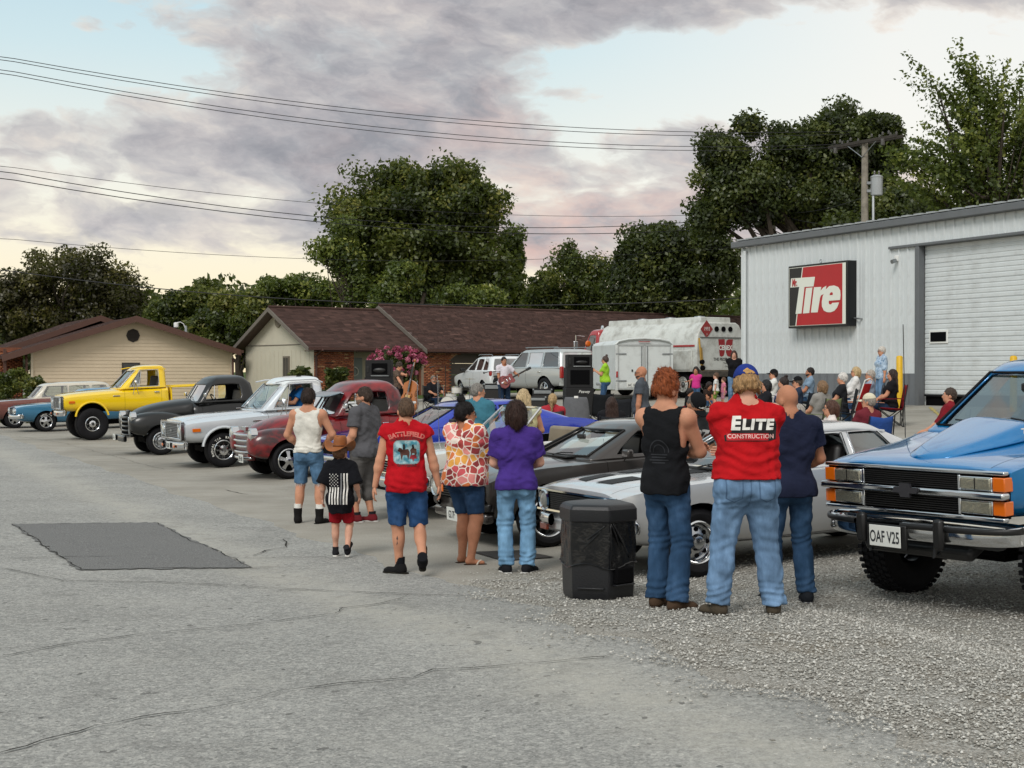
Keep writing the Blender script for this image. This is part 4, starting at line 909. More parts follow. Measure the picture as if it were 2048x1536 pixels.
def cab(root, m, rows, wins, bow=.1, rbow=.05, crown=.05, sub=2, roofm=None, th=.035, name='cab', glass=None, open_side=(), rearglass=True, tint=None, wcrease=.7):
 """rows: 4 x (z, front x, rear x, half width); wins: [((low front, low rear), (high front, high rear)), ...]"""
 glass = glass or M['glass']; cols = []
 for ri, (z, xf, xr, w) in enumerate(rows):
  k = 0 if ri < 2 else 1; dz = {0: -1, 1: 0, 2: 0, 3: 1}[ri]
  left = [(xf+bow, 0), (xf+bow*.78, w*.46), (xf+bow*.12, w*.87), (xf-.05-.02*dz, w*.985)]
  c3 = left[-1][0]-.03; c4 = xr+.05+.03
  for wn in wins: left += [(max(c4, min(wn[k][0], c3)), w), (max(c4, min(wn[k][1], c3)), w)]
  left += [(xr+.05, w*.985), (xr-rbow*.15, w*.86), (xr-rbow*.8, w*.45), (xr-rbow, 0)]
  ring = [(x, y, z) for x, y in left]+[(x, -y, z) for x, y in left[-2:0:-1]]; cols.append(ring)
 n = len(cols[0]); nl = n//2+1; nw = len(wins)
 def isglass(i):
  i2 = i if i < nl-1 else n-1-i
  if i2 in (0, 1): return 'windshield'
  if i2 in (nl-3, nl-2): return 'rear_window' if rearglass else None
  for q in range(nw):
   if i2 == 4+2*q: return 'side_window'
 mb = MB(); V = [p for r in cols for p in r]; top = cols[3]; cx = (rows[3][1]+rows[3][2])/2; zr = rows[3][0]
 for k, (sc, up) in enumerate(((.90, .45), (.62, .85), (.25, 1.))): V += [(cx+(x-cx)*sc, y*sc, zr+crown*up) for x, y, z in top]
 V.append((cx, 0, zr+crown*1.02)); N = len(V)-1; Fc = []; mi = []
 for j in range(6):
  for i in range(n):
   if j == 1 and isglass(i): continue
   Fc.append((j*n+i, j*n+(i+1) % n, (j+1)*n+(i+1) % n, (j+1)*n+i)); mi.append(1 if j >= (2 if roofm else 9) else 0)
 for i in range(n): Fc.append((6*n+i, 6*n+(i+1) % n, N)); mi.append(1 if roofm else 0)
 mb.v = V; mb.f = Fc; mb.mi = mi
 o = mb.obj(name, [m, roofm] if roofm else m, root, ang=180)
 bm = bmesh.new(); bm.from_mesh(o.data); cl = bm.edges.layers.float.get('crease_edge') or bm.edges.layers.float.new('crease_edge'); zb0 = min(v.co.z for v in bm.verts)
 for e in bm.edges:
  if len(e.link_faces) == 1 and not all(v.co.z < zb0+.005 for v in e.verts): e[cl] = wcrease
 vl = bm.verts.layers.float.get('crease_vert') or bm.verts.layers.float.new('crease_vert')
 for v in bm.verts:
  if any(len(e.link_faces) == 1 for e in v.link_edges) and v.co.z > zb0+.005 and abs(v.co.y) > .5: v[vl] = wcrease
 bm.to_mesh(o.data); bm.free()
 s = o.modifiers.new('s', 'SUBSURF'); s.levels = s.render_levels = sub
 so = o.modifiers.new('t', 'SOLIDIFY'); so.thickness = th; so.offset = -1
 ins = .018; lo, hi = cols[1], cols[2]
 def gl(nm, idx):
  mb = MB()
  for i in idx:
   a, b = Vector(lo[i]), Vector(lo[(i+1) % n]); c, d = Vector(hi[(i+1) % n]), Vector(hi[i]); nn = (b-a).cross(d-a).normalized(); ctr = Vector((cx, 0, a.z))
   if nn.dot(a-ctr) < 0: nn = -nn
   mb.add([p-nn*ins for p in (a, b, c, d)], [(0, 1, 2, 3)])
  return mb.obj(nm, tint if (tint and nm != 'windshield') else glass, root, ang=60)
 ws = gl('windshield', [0, 1, n-1, n-2])
 if rearglass: gl('rear_window', [nl-2, nl-3, nl-1, nl])
 for q in range(nw):
  for s in (1, -1):
   if (q, s) in open_side: continue
   i = 4+2*q; gl('side_window', [i] if s > 0 else [n-1-i])
 o['nw'] = 0; del o['nw']
 return o, cols, ws
def trimloop(root, pts, m, r=.012, name='window_trim', closed=True): mb = MB(); mb.tube(pts, r, 5, closed); return mb.obj(name, m, root)
def wintrim(root, cols, i, m, r=.011, ins=.0, sides=(1, -1)):
 n = len(cols[0])
 for s in sides:
  k = i if s > 0 else n-1-i; k2 = k+1
  q = [Vector(cols[1][k]), Vector(cols[1][k2 % n]), Vector(cols[2][k2 % n]), Vector(cols[2][k])]; trimloop(root, [p+Vector((0, s*.004, 0)) for p in q], m, r)
def wstrim(root, cols, m, r=.013):
 n = len(cols[0]); seq = [2, 1, 0, n-1, n-2]
 trimloop(root, [Vector(cols[1][k])+Vector((.012, 0, .004)) for k in seq]+[Vector(cols[2][k])+Vector((.012, 0, .0)) for k in seq[::-1]], m, r, 'windshield_trim')
TYRE = {}
def arc_letters(mb_parent, txt, r, size, y, a0, m, face=-1):
 """raised letters round the sidewall"""
 out = MB(); step = size*.82/r
 for i, ch in enumerate(txt):
  if ch == ' ': continue
  a = a0-(i-(len(txt)-1)/2)*step; me = text_mesh(ch, size, bold=.003)
  for p in me.polygons:
   q = []
   for vi in p.vertices:
    v = me.vertices[vi].co; rr = r+v.y; t = a-v.x/r; q.append((rr*math.cos(t)*face, y, rr*math.sin(t)))
   out.add(q, [tuple(range(len(q)))])
 return tag(out.obj('tyre_lettering', m, mb_parent, ang=180), kind='stuff')
def wheel(root, x, y, rt, w, rr, style, side, steer=0., letters=None, rimm=None, z=None, name='wheel', tread=False):
 """one wheel: tyre mesh, with its rim as a sub-part; side +1 = driver side outwards +y"""
 key = (rt, w, rr, style, tread, letters); z = rt if z is None else z
 if key not in TYRE:
  mb = MB(); h = w/2; sw = rt-rr
  prof = [(rr, -h*.72), (rr+sw*.25, -h*.98), (rr+sw*.6, -h*1.02), (rt-.035, -h*.92), (rt-.006, -h*.76), (rt, -h*.4), (rt, h*.4), (rt-.006, h*.76), (rt-.035, h*.92), (rr+sw*.6, h*1.02), (rr+sw*.25, h*.98), (rr, h*.72), (rr-.03, h*.5), (rr-.03, -h*.5)]
  mb.lathe(prof, 40, axis='Y', closed=True)
  if tread:
   for k in range(44):
    a = 2*math.pi*k/44
    for j in range(5):
     yy = -h*.78+j*h*.39; aa = a+(.07 if j % 2 else 0); c = Vector((math.cos(aa)*(rt+.003), yy, math.sin(aa)*(rt+.003))); mb.box(c, (.022, h*.30, .034), Matrix.Rotation(-aa, 3, 'Y'))
  else:
   for k in range(-2, 3): mb.lathe([(rt+.002, k*h*.3-.004), (rt+.0035, k*h*.3+h*.1), (rt+.002, k*h*.3+h*.2)], 40, axis='Y')
  tyre = mb.mesh('tyre', M['rubber'], 40)
  R_ = MB(); o = h*.72; st = style
  R_.lathe([(rr+.004, o), (rr+.012, o+.012), (rr-.002, o+.02), (rr-.02, o+.005), (rr-.035, o-.05), (rr-.05, -h*.6)], 40, axis='Y')   # lip and barrel
  P_ = MB(); D_ = MB()
  if st in ('mag5', 'slot5', 'spoke'):
   k5 = 5 if st != 'spoke' else 10
   P_.lathe([(0, o-.005), (.05, o-.01), (.075, o-.03), (.075, o-.08)], 20, axis='Y')
   for k in range(k5):
    a = 2*math.pi*k/k5+.3; wd = (.10, .085, .035)[('slot5', 'mag5', 'spoke').index(st)]
    for q in (0.,):
     c = Vector((math.cos(a), 0, math.sin(a))); t = Vector((-math.sin(a), 0, math.cos(a))); V = []
     for f, ww, dy in ((.05, wd*.8, -.015), ((rr-.03)*.55, wd*.62, -.03), (rr-.025, wd, -.05)):
      for s in (-1, 1):
       for dd in (0, -.03): V.append(c*f+t*s*ww*.5+Vector((0, o+dy+dd, 0)))
     Fc = []
     for L_ in range(2):
      b = L_*4; Fc += [(b, b+4, b+6, b+2), (b+1, b+3, b+7, b+5), (b, b+1, b+5, b+4), (b+2, b+6, b+7, b+3)]
     P_.add(V, Fc)
   D_.lathe([(0, o-.10), (rr-.03, o-.10)], 24, axis='Y')
  elif st in ('steel', 'rally'):
   P_.lathe([(rr-.035, o-.03), (rr*.72, o-.005), (rr*.60, o-.035), (.13, o-.05), (.11, o-.02)], 32, axis='Y')
   D_.lathe([(0, o+.035), (.04, o+.035), (.055, o+.012), (.10, o+.002), (.105, o-.03)], 20, axis='Y')
   for k in range(8): a = 2*math.pi*k/8; D_.box((math.cos(a)*rr*.66, o-.008, math.sin(a)*rr*.66), (.05, .012, .03), Matrix.Rotation(-a, 3, 'Y'))
  elif st == 'holes':
   P_.lathe([(rr-.03, o-.05), (rr*.93, o-.035), (rr*.80, o-.05), (rr*.42, o-.02), (rr*.36, o-.035), (.07, o-.03), (.06, o+.01), (.035, o+.02), (0, o+.02)], 40, axis='Y')
   for k in range(8): a = 2*math.pi*k/8; D_.cyl((math.cos(a)*rr*.62, o-.06, math.sin(a)*rr*.62), (math.cos(a)*rr*.62, o-.028, math.sin(a)*rr*.62), .024, n=12)
   for k in range(5): a = 2*math.pi*k/5; D_.cyl((math.cos(a)*.062, o-.05, math.sin(a)*.062), (math.cos(a)*.062, o-.005, math.sin(a)*.062), .012, n=8)
  TYRE[key] = (tyre, R_, P_, D_, o)
 tyre, R_, P_, D_, o = TYRE[key]
 lip, face_, det = rimm
 k2 = key+(lip.name, face_.name)
 if k2 not in TYRE: TYRE[k2] = (R_.mesh('rim', lip, 40), P_.mesh('wheel_face', face_, 40), D_.mesh('hub', det, 40) if D_.v else None)
 r1, r2, r3 = TYRE[k2]
 t = link(bpy.data.objects.new(name, tyre), root); t.location = (x, y, z); t.rotation_euler = (0, 0, (0 if side > 0 else math.pi)+steer)
 for nm, me in (('rim', r1), ('wheel_face', r2), ('hub', r3)):
  if me: tag(link(bpy.data.objects.new(nm, me), t), kind='stuff' if nm == 'hub' and style in ('steel', 'rally', 'holes') else None)
 if letters and side > 0: arc_letters(t, letters, rr+(rt-rr)*.40, (rt-rr)*.36, w*.512+.004, R(90), M['white_letter']);
 return t
def wheels(root, wb, tr, rt, w, rr, style, rimm, steer=0., rear=None, **k):
 for x in (wb/2, -wb/2):
  for s in (1, -1): wheel(root, x, s*tr/2, rt, w, rr, style, s, steer if x > 0 else 0, rimm=rimm, **k)
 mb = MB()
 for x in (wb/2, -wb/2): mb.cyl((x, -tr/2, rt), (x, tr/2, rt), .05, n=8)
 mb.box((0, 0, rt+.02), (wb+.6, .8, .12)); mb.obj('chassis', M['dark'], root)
def place(root, px, py, wb, tr, head=HEAD):
 """put the car so that its driver-side front tyre touches the ground at a pixel"""
 p = P(px, py); c, s = math.cos(head), math.sin(head); f = Vector((c, s, 0)); l = Vector((-s, c, 0)); ctr = p-f*wb/2-l*tr/2
 zf = np.mean([gz(*(ctr+f*wb/2+l*k*tr/2)[:2]) for k in (-1, 1)]); zr = np.mean([gz(*(ctr-f*wb/2+l*k*tr/2)[:2]) for k in (-1, 1)])
 zl = np.mean([gz(*(ctr+f*k*wb/2+l*tr/2)[:2]) for k in (-1, 1)]); zR = np.mean([gz(*(ctr+f*k*wb/2-l*tr/2)[:2]) for k in (-1, 1)])
 root.location = (ctr.x, ctr.y, (zf+zr)/2+.012); fw = Vector((c*wb, s*wb, zf-zr)).normalized(); lf = (Vector((-s*tr, c*tr, zl-zR))*(1 if tr > 0 else -1)).normalized(); up = fw.cross(lf).normalized(); lf = up.cross(fw)
 root.rotation_euler = Matrix((fw, lf, up)).transposed().to_euler(); return root
def blade(root, path, h, th, m, name='bumper', bevel=.02, tw=0.):
 """bumper bar: rectangular section swept along path (x, y, z)"""
 rings = []
 for p in path: x, y, z = p; rings.append([(x, y, z-h/2), (x+th, y, z-h/2+h*.12), (x+th*1.15, y, z), (x+th, y, z+h/2-h*.12), (x, y, z+h/2), (x-.02, y, z)])
 return ringloft(rings, cap=False).obj(name, m, root, sub=2, ang=180)
def sym(half): return [(x, y, z) for x, y, z in half]+[(x, -y, z) for x, y, z in half[::-1] if y > 1e-6]
def lamp(root, x, y, z, r, name='headlight', bez=None, d=.05, lens=None, square=None, tilt=0.):
 bez = bez or M['chrome']; mb = MB()
 if square: mb.box((x, y, z), (d, square[0], square[1]))
 else: mb.lathe([(r*1.28, -d), (r*1.3, 0), (r*1.15, .014), (r*1.0, .0), (r*.98, -d)], 24, (x, y, z), 'X')
 b = mb.obj(name, bez, root, bevel=.006 if square else 0); mb = MB(); mb.lathe([(r, -.01), (r*.8, .012), (r*.4, .024), (0, .028)], 20, (x+(d/2 if square else 0), y, z), 'X'); mb.obj('lens', lens or M['lens'], b); return b
def seats(root, xs, z, w=.5, m=None, bench=False, back=.55):
 m = m or M['seat']
 for x in xs:
  for y in ((0,) if bench else (.36, -.36)):
   ww = w*2.3 if bench else w; mb = MB(); mb.box((x, y, z), (.5, ww, .16)); mb.box((x-.28, y, z+back/2), (.13, ww, back), Matrix.Rotation(-.18, 3, 'Y')); mb.obj('seat', m, root, bevel=.05)
def dash(root, x, z, w, m=None, wy=.37):
 mb = MB(); mb.box((x, 0, z-.12), (.3, w*2, .26)); mb.obj('dashboard', m or M['seat'], root, bevel=.04)
 mb = MB(); c = Vector((x-.34, wy, z+.02)); n = Vector((-.85, 0, .5)).normalized(); q = n.to_track_quat('Z', 'Y')
 mb.tube([c+q@Vector((.19*math.cos(a), .19*math.sin(a), 0)) for a in np.linspace(0, 2*math.pi, 20)[:-1]], .014, 6, True); mb.tube([c+q@Vector((-.19, 0, 0)), c+q@Vector((.19, 0, 0))], .014, 5); mb.tube([c, c-n*.3], .025, 6); mb.obj('steering_wheel', M['black'], root)
def mirror(root, p, side=1, m=None, rect=(.05, .16, .11), arm=((0, -.1, -.1),), name='mirror'):
 m = m or M['chrome']; mb = MB(); mb.box(p, rect); o = mb.obj(name, m, root, bevel=.02); mb = MB(); mb.tube([Vector(p)]+[Vector(p)+Vector(a) for a in arm], .009, 5); mb.obj('arm', m, o); return o
def wipers(root, pts):
 for a, b in pts:
  mb = MB(); mb.tube([a, Vector(a).lerp(Vector(b), .5)+Vector((.02, 0, .015)), b], .008, 5); mb.obj('wiper', M['black'], root)
def plate(root, c, xdir, txt, name='licence_plate', size=(.305, .152), up=(0, 0, 1), back='#d9dbd6'):
 mx = frame_mtx(c, xdir, up); mb = MB(); w, h = size; n = mx.to_3x3()@Vector((0, 0, 1))
 q = [mx@Vector((a*w/2, b*h/2, dz)) for dz in (-.004, .004) for a, b in ((-1, -1), (1, -1), (1, 1), (-1, 1))]; mb.add(q, [(3, 2, 1, 0), (4, 5, 6, 7), (0, 1, 5, 4), (1, 2, 6, 5), (2, 3, 7, 6), (3, 0, 4, 7)])
 o = mb.obj(name, mat('plate_white', back, .35), root, bevel=.004)
 if txt:
  m2 = mx.copy(); m2.translation = mx@Vector((0, -h*.06, .0062)); text_obj('lettering', txt, h*.78, mat('plate_ink', '#22262c', .5), o, m2, width=.62, bold=.002)
 return o
def badge(root, name, txt, c, xdir, up, size, m=None, **k): return text_obj(name, txt, size, m or M['chrome'], root, frame_mtx(c, xdir, up), depth=.003, **k)
def grillebars(root, x, y0, y1, z0, z1, n, m, name='grille_bar', h=.012, d=.02, vertical=False):
 mb = MB()
 for i in range(n):
  t = (i+.5)/n
  if vertical: mb.box((x, y0+(y1-y0)*t, (z0+z1)/2), (d, h, z1-z0))
  else: mb.box((x, (y0+y1)/2, z0+(z1-z0)*t), (d, y1-y0, h))
 return mb
def box_part(root, name, c, size, m, bevel=.01, rot=None): mb = MB(); mb.box(c, size, rot); return mb.obj(name, m, root, bevel=bevel)
# ================================================================ NEAR CARS
RIM_POL = (M['chrome'], M['alloy'], M['dark']); BLKW = mat('black_wheel', '#151516', .35, .2, coat=.5); RIM_BLK = (M['chrome'], BLKW, BLKW); RIM_STEEL = (M['chrome'], BLKW, M['chrome'])
def nova():
 wb, tr = 2.82, 1.50
 r = thing('silver_coupe', 'silver two-door coupe with black hood stripes and polished wheels behind the trash can', 'car')
 pm = paint('silver_paint', '#cfd1d3', .26, .4)
 S = [sec(2.26, .44, .66, .50, .82, .62, .84, .80, .6, .84, .855), sec(2.14, .34, .76, .40, .89, .60, .885, .845, .6, .895, .915), sec(1.75, .28, .80, .36, .915, .60, .90, .885, .6, .925, .95), sec(1.40, .26, .80, .36, .92, .60, .90, .90, .6, .935, .965), sec(.80, .24, .81, .34, .925, .60, .895, .925, .62, .95, .975),
   sec(.10, .23, .81, .33, .925, .60, .89, .94, .66, .945, .95), sec(-.8, .23, .81, .33, .925, .60, .89, .95, .66, .955, .955), sec(-1.41, .26, .80, .36, .925, .62, .90, .96, .62, .965, .965), sec(-2.0, .33, .78, .42, .90, .64, .865, .94, .6, .955, .955), sec(-2.36, .40, .74, .48, .86, .65, .82, .88, .6, .905, .905), sec(-2.46, .46, .70, .52, .82, .66, .78, .80, .6, .82, .82)]
 cut = wheelcut((1.41, -1.41), .385, .33, .50); cut.box((-.35, 0, .85), (2.05, 1.5, 1.0))
 b = body(r, 'body', S, pm, cut, crease=(4, 8))
 list(doors(b, .70, -.52, .30, .93)); carve(b, 'hood', [(0, .88), (1, .66), (1, -.66)], lambda c, n, e: .88-e < c.x < 2.21+e and abs(c.y) < .66+e and n.z > .55)
 o, cols, ws = cab(r, pm, [(.945, .86, -1.72, .80), (.985, .80, -1.62, .775), (1.265, .26, -1.0, .62), (1.315, .16, -.92, .585)], [((.50, -.46), (.14, -.46)), ((-.53, -1.12), (-.53, -.90))], bow=.12, rbow=.08, crown=.05, open_side=((0, 1), (0, -1)))
 wintrim(r, cols, 4, M['chrome']); wintrim(r, cols, 6, M['chrome']); wstrim(r, cols, M['chrome'])
 for s in (1, -1): mb = MB(); mb.tube([(.30, s*.625, 1.275), (.1, s*.622, 1.30), (-.6, s*.622, 1.30), (-1.0, s*.63, 1.25)], .012, 5); mb.obj('drip_rail', M['chrome'], r)
 wheels(r, wb, tr, .33, .235, .20, 'holes', RIM_POL, steer=R(4))
 seats(r, (-.15,), .52, back=.62); dash(r, .62, .90, .72)
 box_part(r, 'grille', (2.245, 0, .695), (.06, 1.60, .20), M['dark'], .01); grillebars(r, 2.285, -.52, .52, .61, .78, 9, 0).obj('grille_bar', mat('dull_grille', '#3a3c3e', .4, .6), r)
 trimloop(r, [(2.285, -.82, .60), (2.285, .82, .60), (2.275, .83, .80), (2.275, -.83, .80)], M['chrome'], .016, 'grille_surround')
 for s in (1, -1):
  lamp(r, 2.295, s*.66, .695, .085); box_part(r, 'side_marker', (2.18, s*.892, .62), (.10, .02, .05), M['amber'], .005)
  box_part(r, 'turn_signal', (2.330, s*.60, .44), (.03, .16, .07), mat('orange_lens', '#b23c14', .2, coat=1.), .01)
 box_part(r, 'valance', (2.240, 0, .46), (.10, 1.55, .14), pm, .03)
 blade(r, sym([(2.340, 0, .52), (2.330, .40, .52), (2.290, .75, .52), (2.150, .91, .52), (1.98, .93, .52)]), .135, .05, M['chrome'])
 blade(r, sym([(-2.50, 0, .54), (-2.48, .5, .54), (-2.40, .85, .54), (-2.2, .92, .54)]), .13, .03, M['chrome'])
 bm_ = mat('stripe_black', '#111214', .6, spec=.3); hood = [q for q in r.children if q.name.startswith('hood')][0]; bvh = BVHTree.FromObject(hood, bpy.context.evaluated_depsgraph_get())
 def onhood(name, pts, lift=.006):
  me = MB(); n = 8; a, b_, c, d = [Vector((x, y, 0)) for x, y in pts]; V = []
  for j in range(n+1):
   for i in range(n+1):
    p = (a*(1-i/n)+b_*i/n)*(1-j/n)+(d*(1-i/n)+c*i/n)*j/n; h = bvh.ray_cast(Vector((p.x, p.y, 2)), Vector((0, 0, -1)))[0]; V.append((p.x, p.y, (h.z if h else .93)+lift))
  me.add(V, [(j*(n+1)+i, j*(n+1)+i+1, (j+1)*(n+1)+i+1, (j+1)*(n+1)+i) for j in range(n) for i in range(n)]); return me.obj(name, bm_, hood, ang=180)
 for s in (1, -1): onhood('hood_louvre', [(2.10, s*.10), (2.06, s*.36), (1.72, s*.40), (1.72, s*.16)]); onhood('hood_stripe', [(1.60, s*.15), (1.60, s*.40), (.98, s*.42), (.98, s*.17)])
 wipers(r, [((.98, .18, .985), (.90, .60, 1.03)), ((.98, -.42, .985), (.93, .02, 1.02))]); box_part(r, 'cowl_vent', (.93, 0, .975), (.10, 1.0, .02), M['black'], .005)
 mirror(r, (.45, .95, 1.02), arm=((0, -.08, -.08),)); box_part(r, 'door_handle', (-.38, .925, .84), (.14, .03, .025), M['chrome'], .008)
 return place(r, 1400, 1157, wb, tr+.2, HEAD)
nova_o = nova()
def charcoal():
 wb, tr = 2.75, 1.52
 r = thing('charcoal_coupe', 'dark charcoal coupe with round headlights and black spoked wheels behind the purple shirt', 'car'); pm = paint('charcoal_paint', '#3a3634', .34, .3, coat=.8)
 S = [sec(2.110, .40, .70, .45, .84, .60, .85, .76, .6, .80, .82), sec(1.950, .32, .78, .38, .90, .60, .89, .83, .6, .87, .885), sec(1.6, .26, .80, .36, .92, .60, .905, .89, .6, .915, .94), sec(1.2, .25, .80, .36, .92, .60, .90, .90, .6, .93, .955), sec(.70, .23, .81, .34, .925, .60, .89, .91, .62, .94, .965),
   sec(0, .22, .81, .33, .925, .60, .885, .915, .66, .93, .935), sec(-.8, .23, .81, .33, .925, .61, .89, .935, .66, .94, .94), sec(-1.375, .26, .80, .36, .935, .64, .905, .96, .62, .96, .96), sec(-2.0, .34, .76, .44, .88, .66, .84, .92, .6, .94, .94), sec(-2.30, .44, .70, .5, .82, .66, .78, .82, .6, .84, .84)]
 cut = wheelcut((1.375, -1.375), .385, .34, .50); cut.box((-.35, 0, .85), (1.95, 1.5, 1.0))
 b = body(r, 'body', S, pm, cut, crease=(4, 8)); list(doors(b, .62, -.55, .30, .92)); carve(b, 'hood', [(0, .80), (1, .64), (1, -.64)], lambda c, n, e: .80-e < c.x < 2.05+e and abs(c.y) < .64+e and n.z > .55)
 o, cols, ws = cab(r, pm, [(.93, .80, -1.6, .80), (.97, .74, -1.50, .775), (1.235, .16, -.98, .62), (1.285, .06, -.9, .585)], [((.46, -.50), (.06, -.50)), ((-.56, -1.10), (-.56, -.90))], bow=.13, rbow=.08, crown=.05, open_side=((0, 1), (0, -1)))
 wstrim(r, cols, M['black']); wheels(r, wb, tr, .34, .24, .225, 'spoke', RIM_BLK, steer=R(6))
 seats(r, (-.15,), .50, back=.62); dash(r, .55, .88, .72)
 box_part(r, 'grille', (2.100, 0, .63), (.05, 1.56, .20), M['dark'], .01); grillebars(r, 2.130, -.58, .58, .55, .71, 6, 0).obj('grille_bar', M['black'], r)
 for s in (1, -1):
  lamp(r, 2.135, s*.64, .635, .088); box_part(r, 'turn_signal', (2.140, s*.42, .635), (.02, .09, .09), M['amber'], .01)
 box_part(r, 'valance', (2.050, 0, .36), (.14, 1.5, .12), pm, .04); plate(r, (2.175, -.05, .36), (0, 1, 0), 'G2 7F')
 blade(r, sym([(2.160, 0, .48), (2.150, .45, .48), (2.090, .78, .48), (1.950, .92, .49)]), .10, .035, M['black'])
 box_part(r, 'cowl_vent', (.86, 0, .962), (.16, 1.0, .02), M['black'], .004); mirror(r, (.40, .97, .99), m=pm, rect=(.08, .16, .10)); mirror(r, (.48, 0, 1.16), m=M['black'], rect=(.03, .2, .06), arm=((-.05, 0, .06),), name='inner_mirror')
 wipers(r, [((.93, .10, .975), (.86, .50, 1.01))])
 return place(r, 1100, 1096, wb, tr+.2)
charcoal()
def convertible():
 wb, tr = 2.95, 1.55
 r = thing('white_convertible', 'white convertible with folded beige top between the charcoal coupe and the blue fastback', 'car'); pm = paint('white_car_paint', '#dcdad2', .25)
 S = [sec(2.300, .46, .74, .50, .88, .62, .90, .80, .6, .84, .85), sec(2.100, .36, .80, .42, .94, .62, .945, .87, .62, .90, .91), sec(1.5, .28, .84, .38, .96, .62, .95, .92, .62, .94, .95), sec(.75, .26, .84, .36, .96, .62, .94, .935, .64, .95, .965), sec(0, .25, .84, .36, .96, .62, .935, .94, .68, .945, .945), sec(-.9, .25, .84, .36, .96, .63, .935, .95, .68, .955, .955), sec(-1.5, .28, .83, .38, .96, .66, .94, .965, .65, .96, .96), sec(-2.3, .36, .80, .46, .92, .68, .88, .92, .6, .92, .92), sec(-2.6, .46, .76, .54, .88, .68, .82, .80, .6, .82, .82)]
 cut = wheelcut((1.475, -1.475), .385, .34, .52); cut.box((-.55, 0, .85), (2.0, 1.56, 1.0))
 b = body(r, 'body', S, pm, cut, crease=(4, 8)); list(doors(b, .66, -.56, .32, .94)); carve(b, 'hood', [(0, .86), (1, .70), (1, -.70)], lambda c, n, e: .86-e < c.x < 2.2+e and abs(c.y) < .70+e and n.z > .55)
 lo = [(.74, .74, .96), (.84, .40, .96), (.87, 0, .96), (.84, -.40, .96), (.74, -.74, .96)]; hi = [(.24, .62, 1.40), (.32, .34, 1.41), (.34, 0, 1.415), (.32, -.34, 1.41), (.24, -.62, 1.40)]
 mb = MB()
 for i in range(4): mb.add([lo[i], lo[i+1], hi[i+1], hi[i]], [(0, 1, 2, 3)])
 mb.obj('windshield', M['glass'], r, ang=60); trimloop(r, lo+hi[::-1], M['chrome'], .02, 'windshield_frame'); mirror(r, (.36, 0, 1.24), m=M['black'], rect=(.03, .2, .06), arm=((-.0, 0, .08),), name='inner_mirror')
 seats(r, (-.2, -1.15), .52, bench=True, m=M['tan'], back=.56); dash(r, .62, .92, .76)
 fab = mat('folded_top_fabric', '#978c76', .9, var=.3, vscale=4, bump=.4, bscale=30); rg = []
 for k in range(9):
  y = -.86+1.72*k/8; h = .14+.03*math.sin(k*2.1); rg.append([(-1.35, y, .96), (-1.30, y, .96+h*.8), (-1.48, y, .97+h+.03*math.sin(k*3.3)), (-1.75, y, .965+h*.75), (-1.98, y, .96+h*.3), (-2.0, y, .955)])
 ringloft(rg).obj('folded_top', fab, r, sub=2, ang=180); wheels(r, wb, tr, .34, .2, .19, 'rally', (M['chrome'], M['chrome'], M['chrome']))
 box_part(r, 'grille', (2.305, 0, .70), (.05, 1.74, .17), M['dark'], .01); grillebars(r, 2.340, -.85, .85, .63, .77, 4, 0).obj('grille_bar', M['steel'], r)
 for s in (1, -1):
  for y in (.60, .80): lamp(r, 2.345, s*y, .70, .07)
 trimloop(r, [(2.345, -.90, .615), (2.345, .90, .615), (2.335, .90, .79), (2.335, -.90, .79)], M['chrome'], .014, 'grille_surround')
 blade(r, sym([(2.380, 0, .50), (2.370, .5, .50), (2.320, .85, .51), (2.160, .99, .52), (1.950, 1.0, .53)]), .17, .05, M['chrome']); mirror(r, (.5, 1.0, 1.03)); box_part(r, 'valance', (2.250, 0, .40), (.1, 1.6, .1), M['dark'], .03)
 mb = MB(); mb.tube([(1.2, -.80, .93), (1.19, -.80, 1.9)], .004, 5); mb.obj('aerial', M['chrome'], r)
 return place(r, 940, 1037, wb, tr+.2)
convertible()
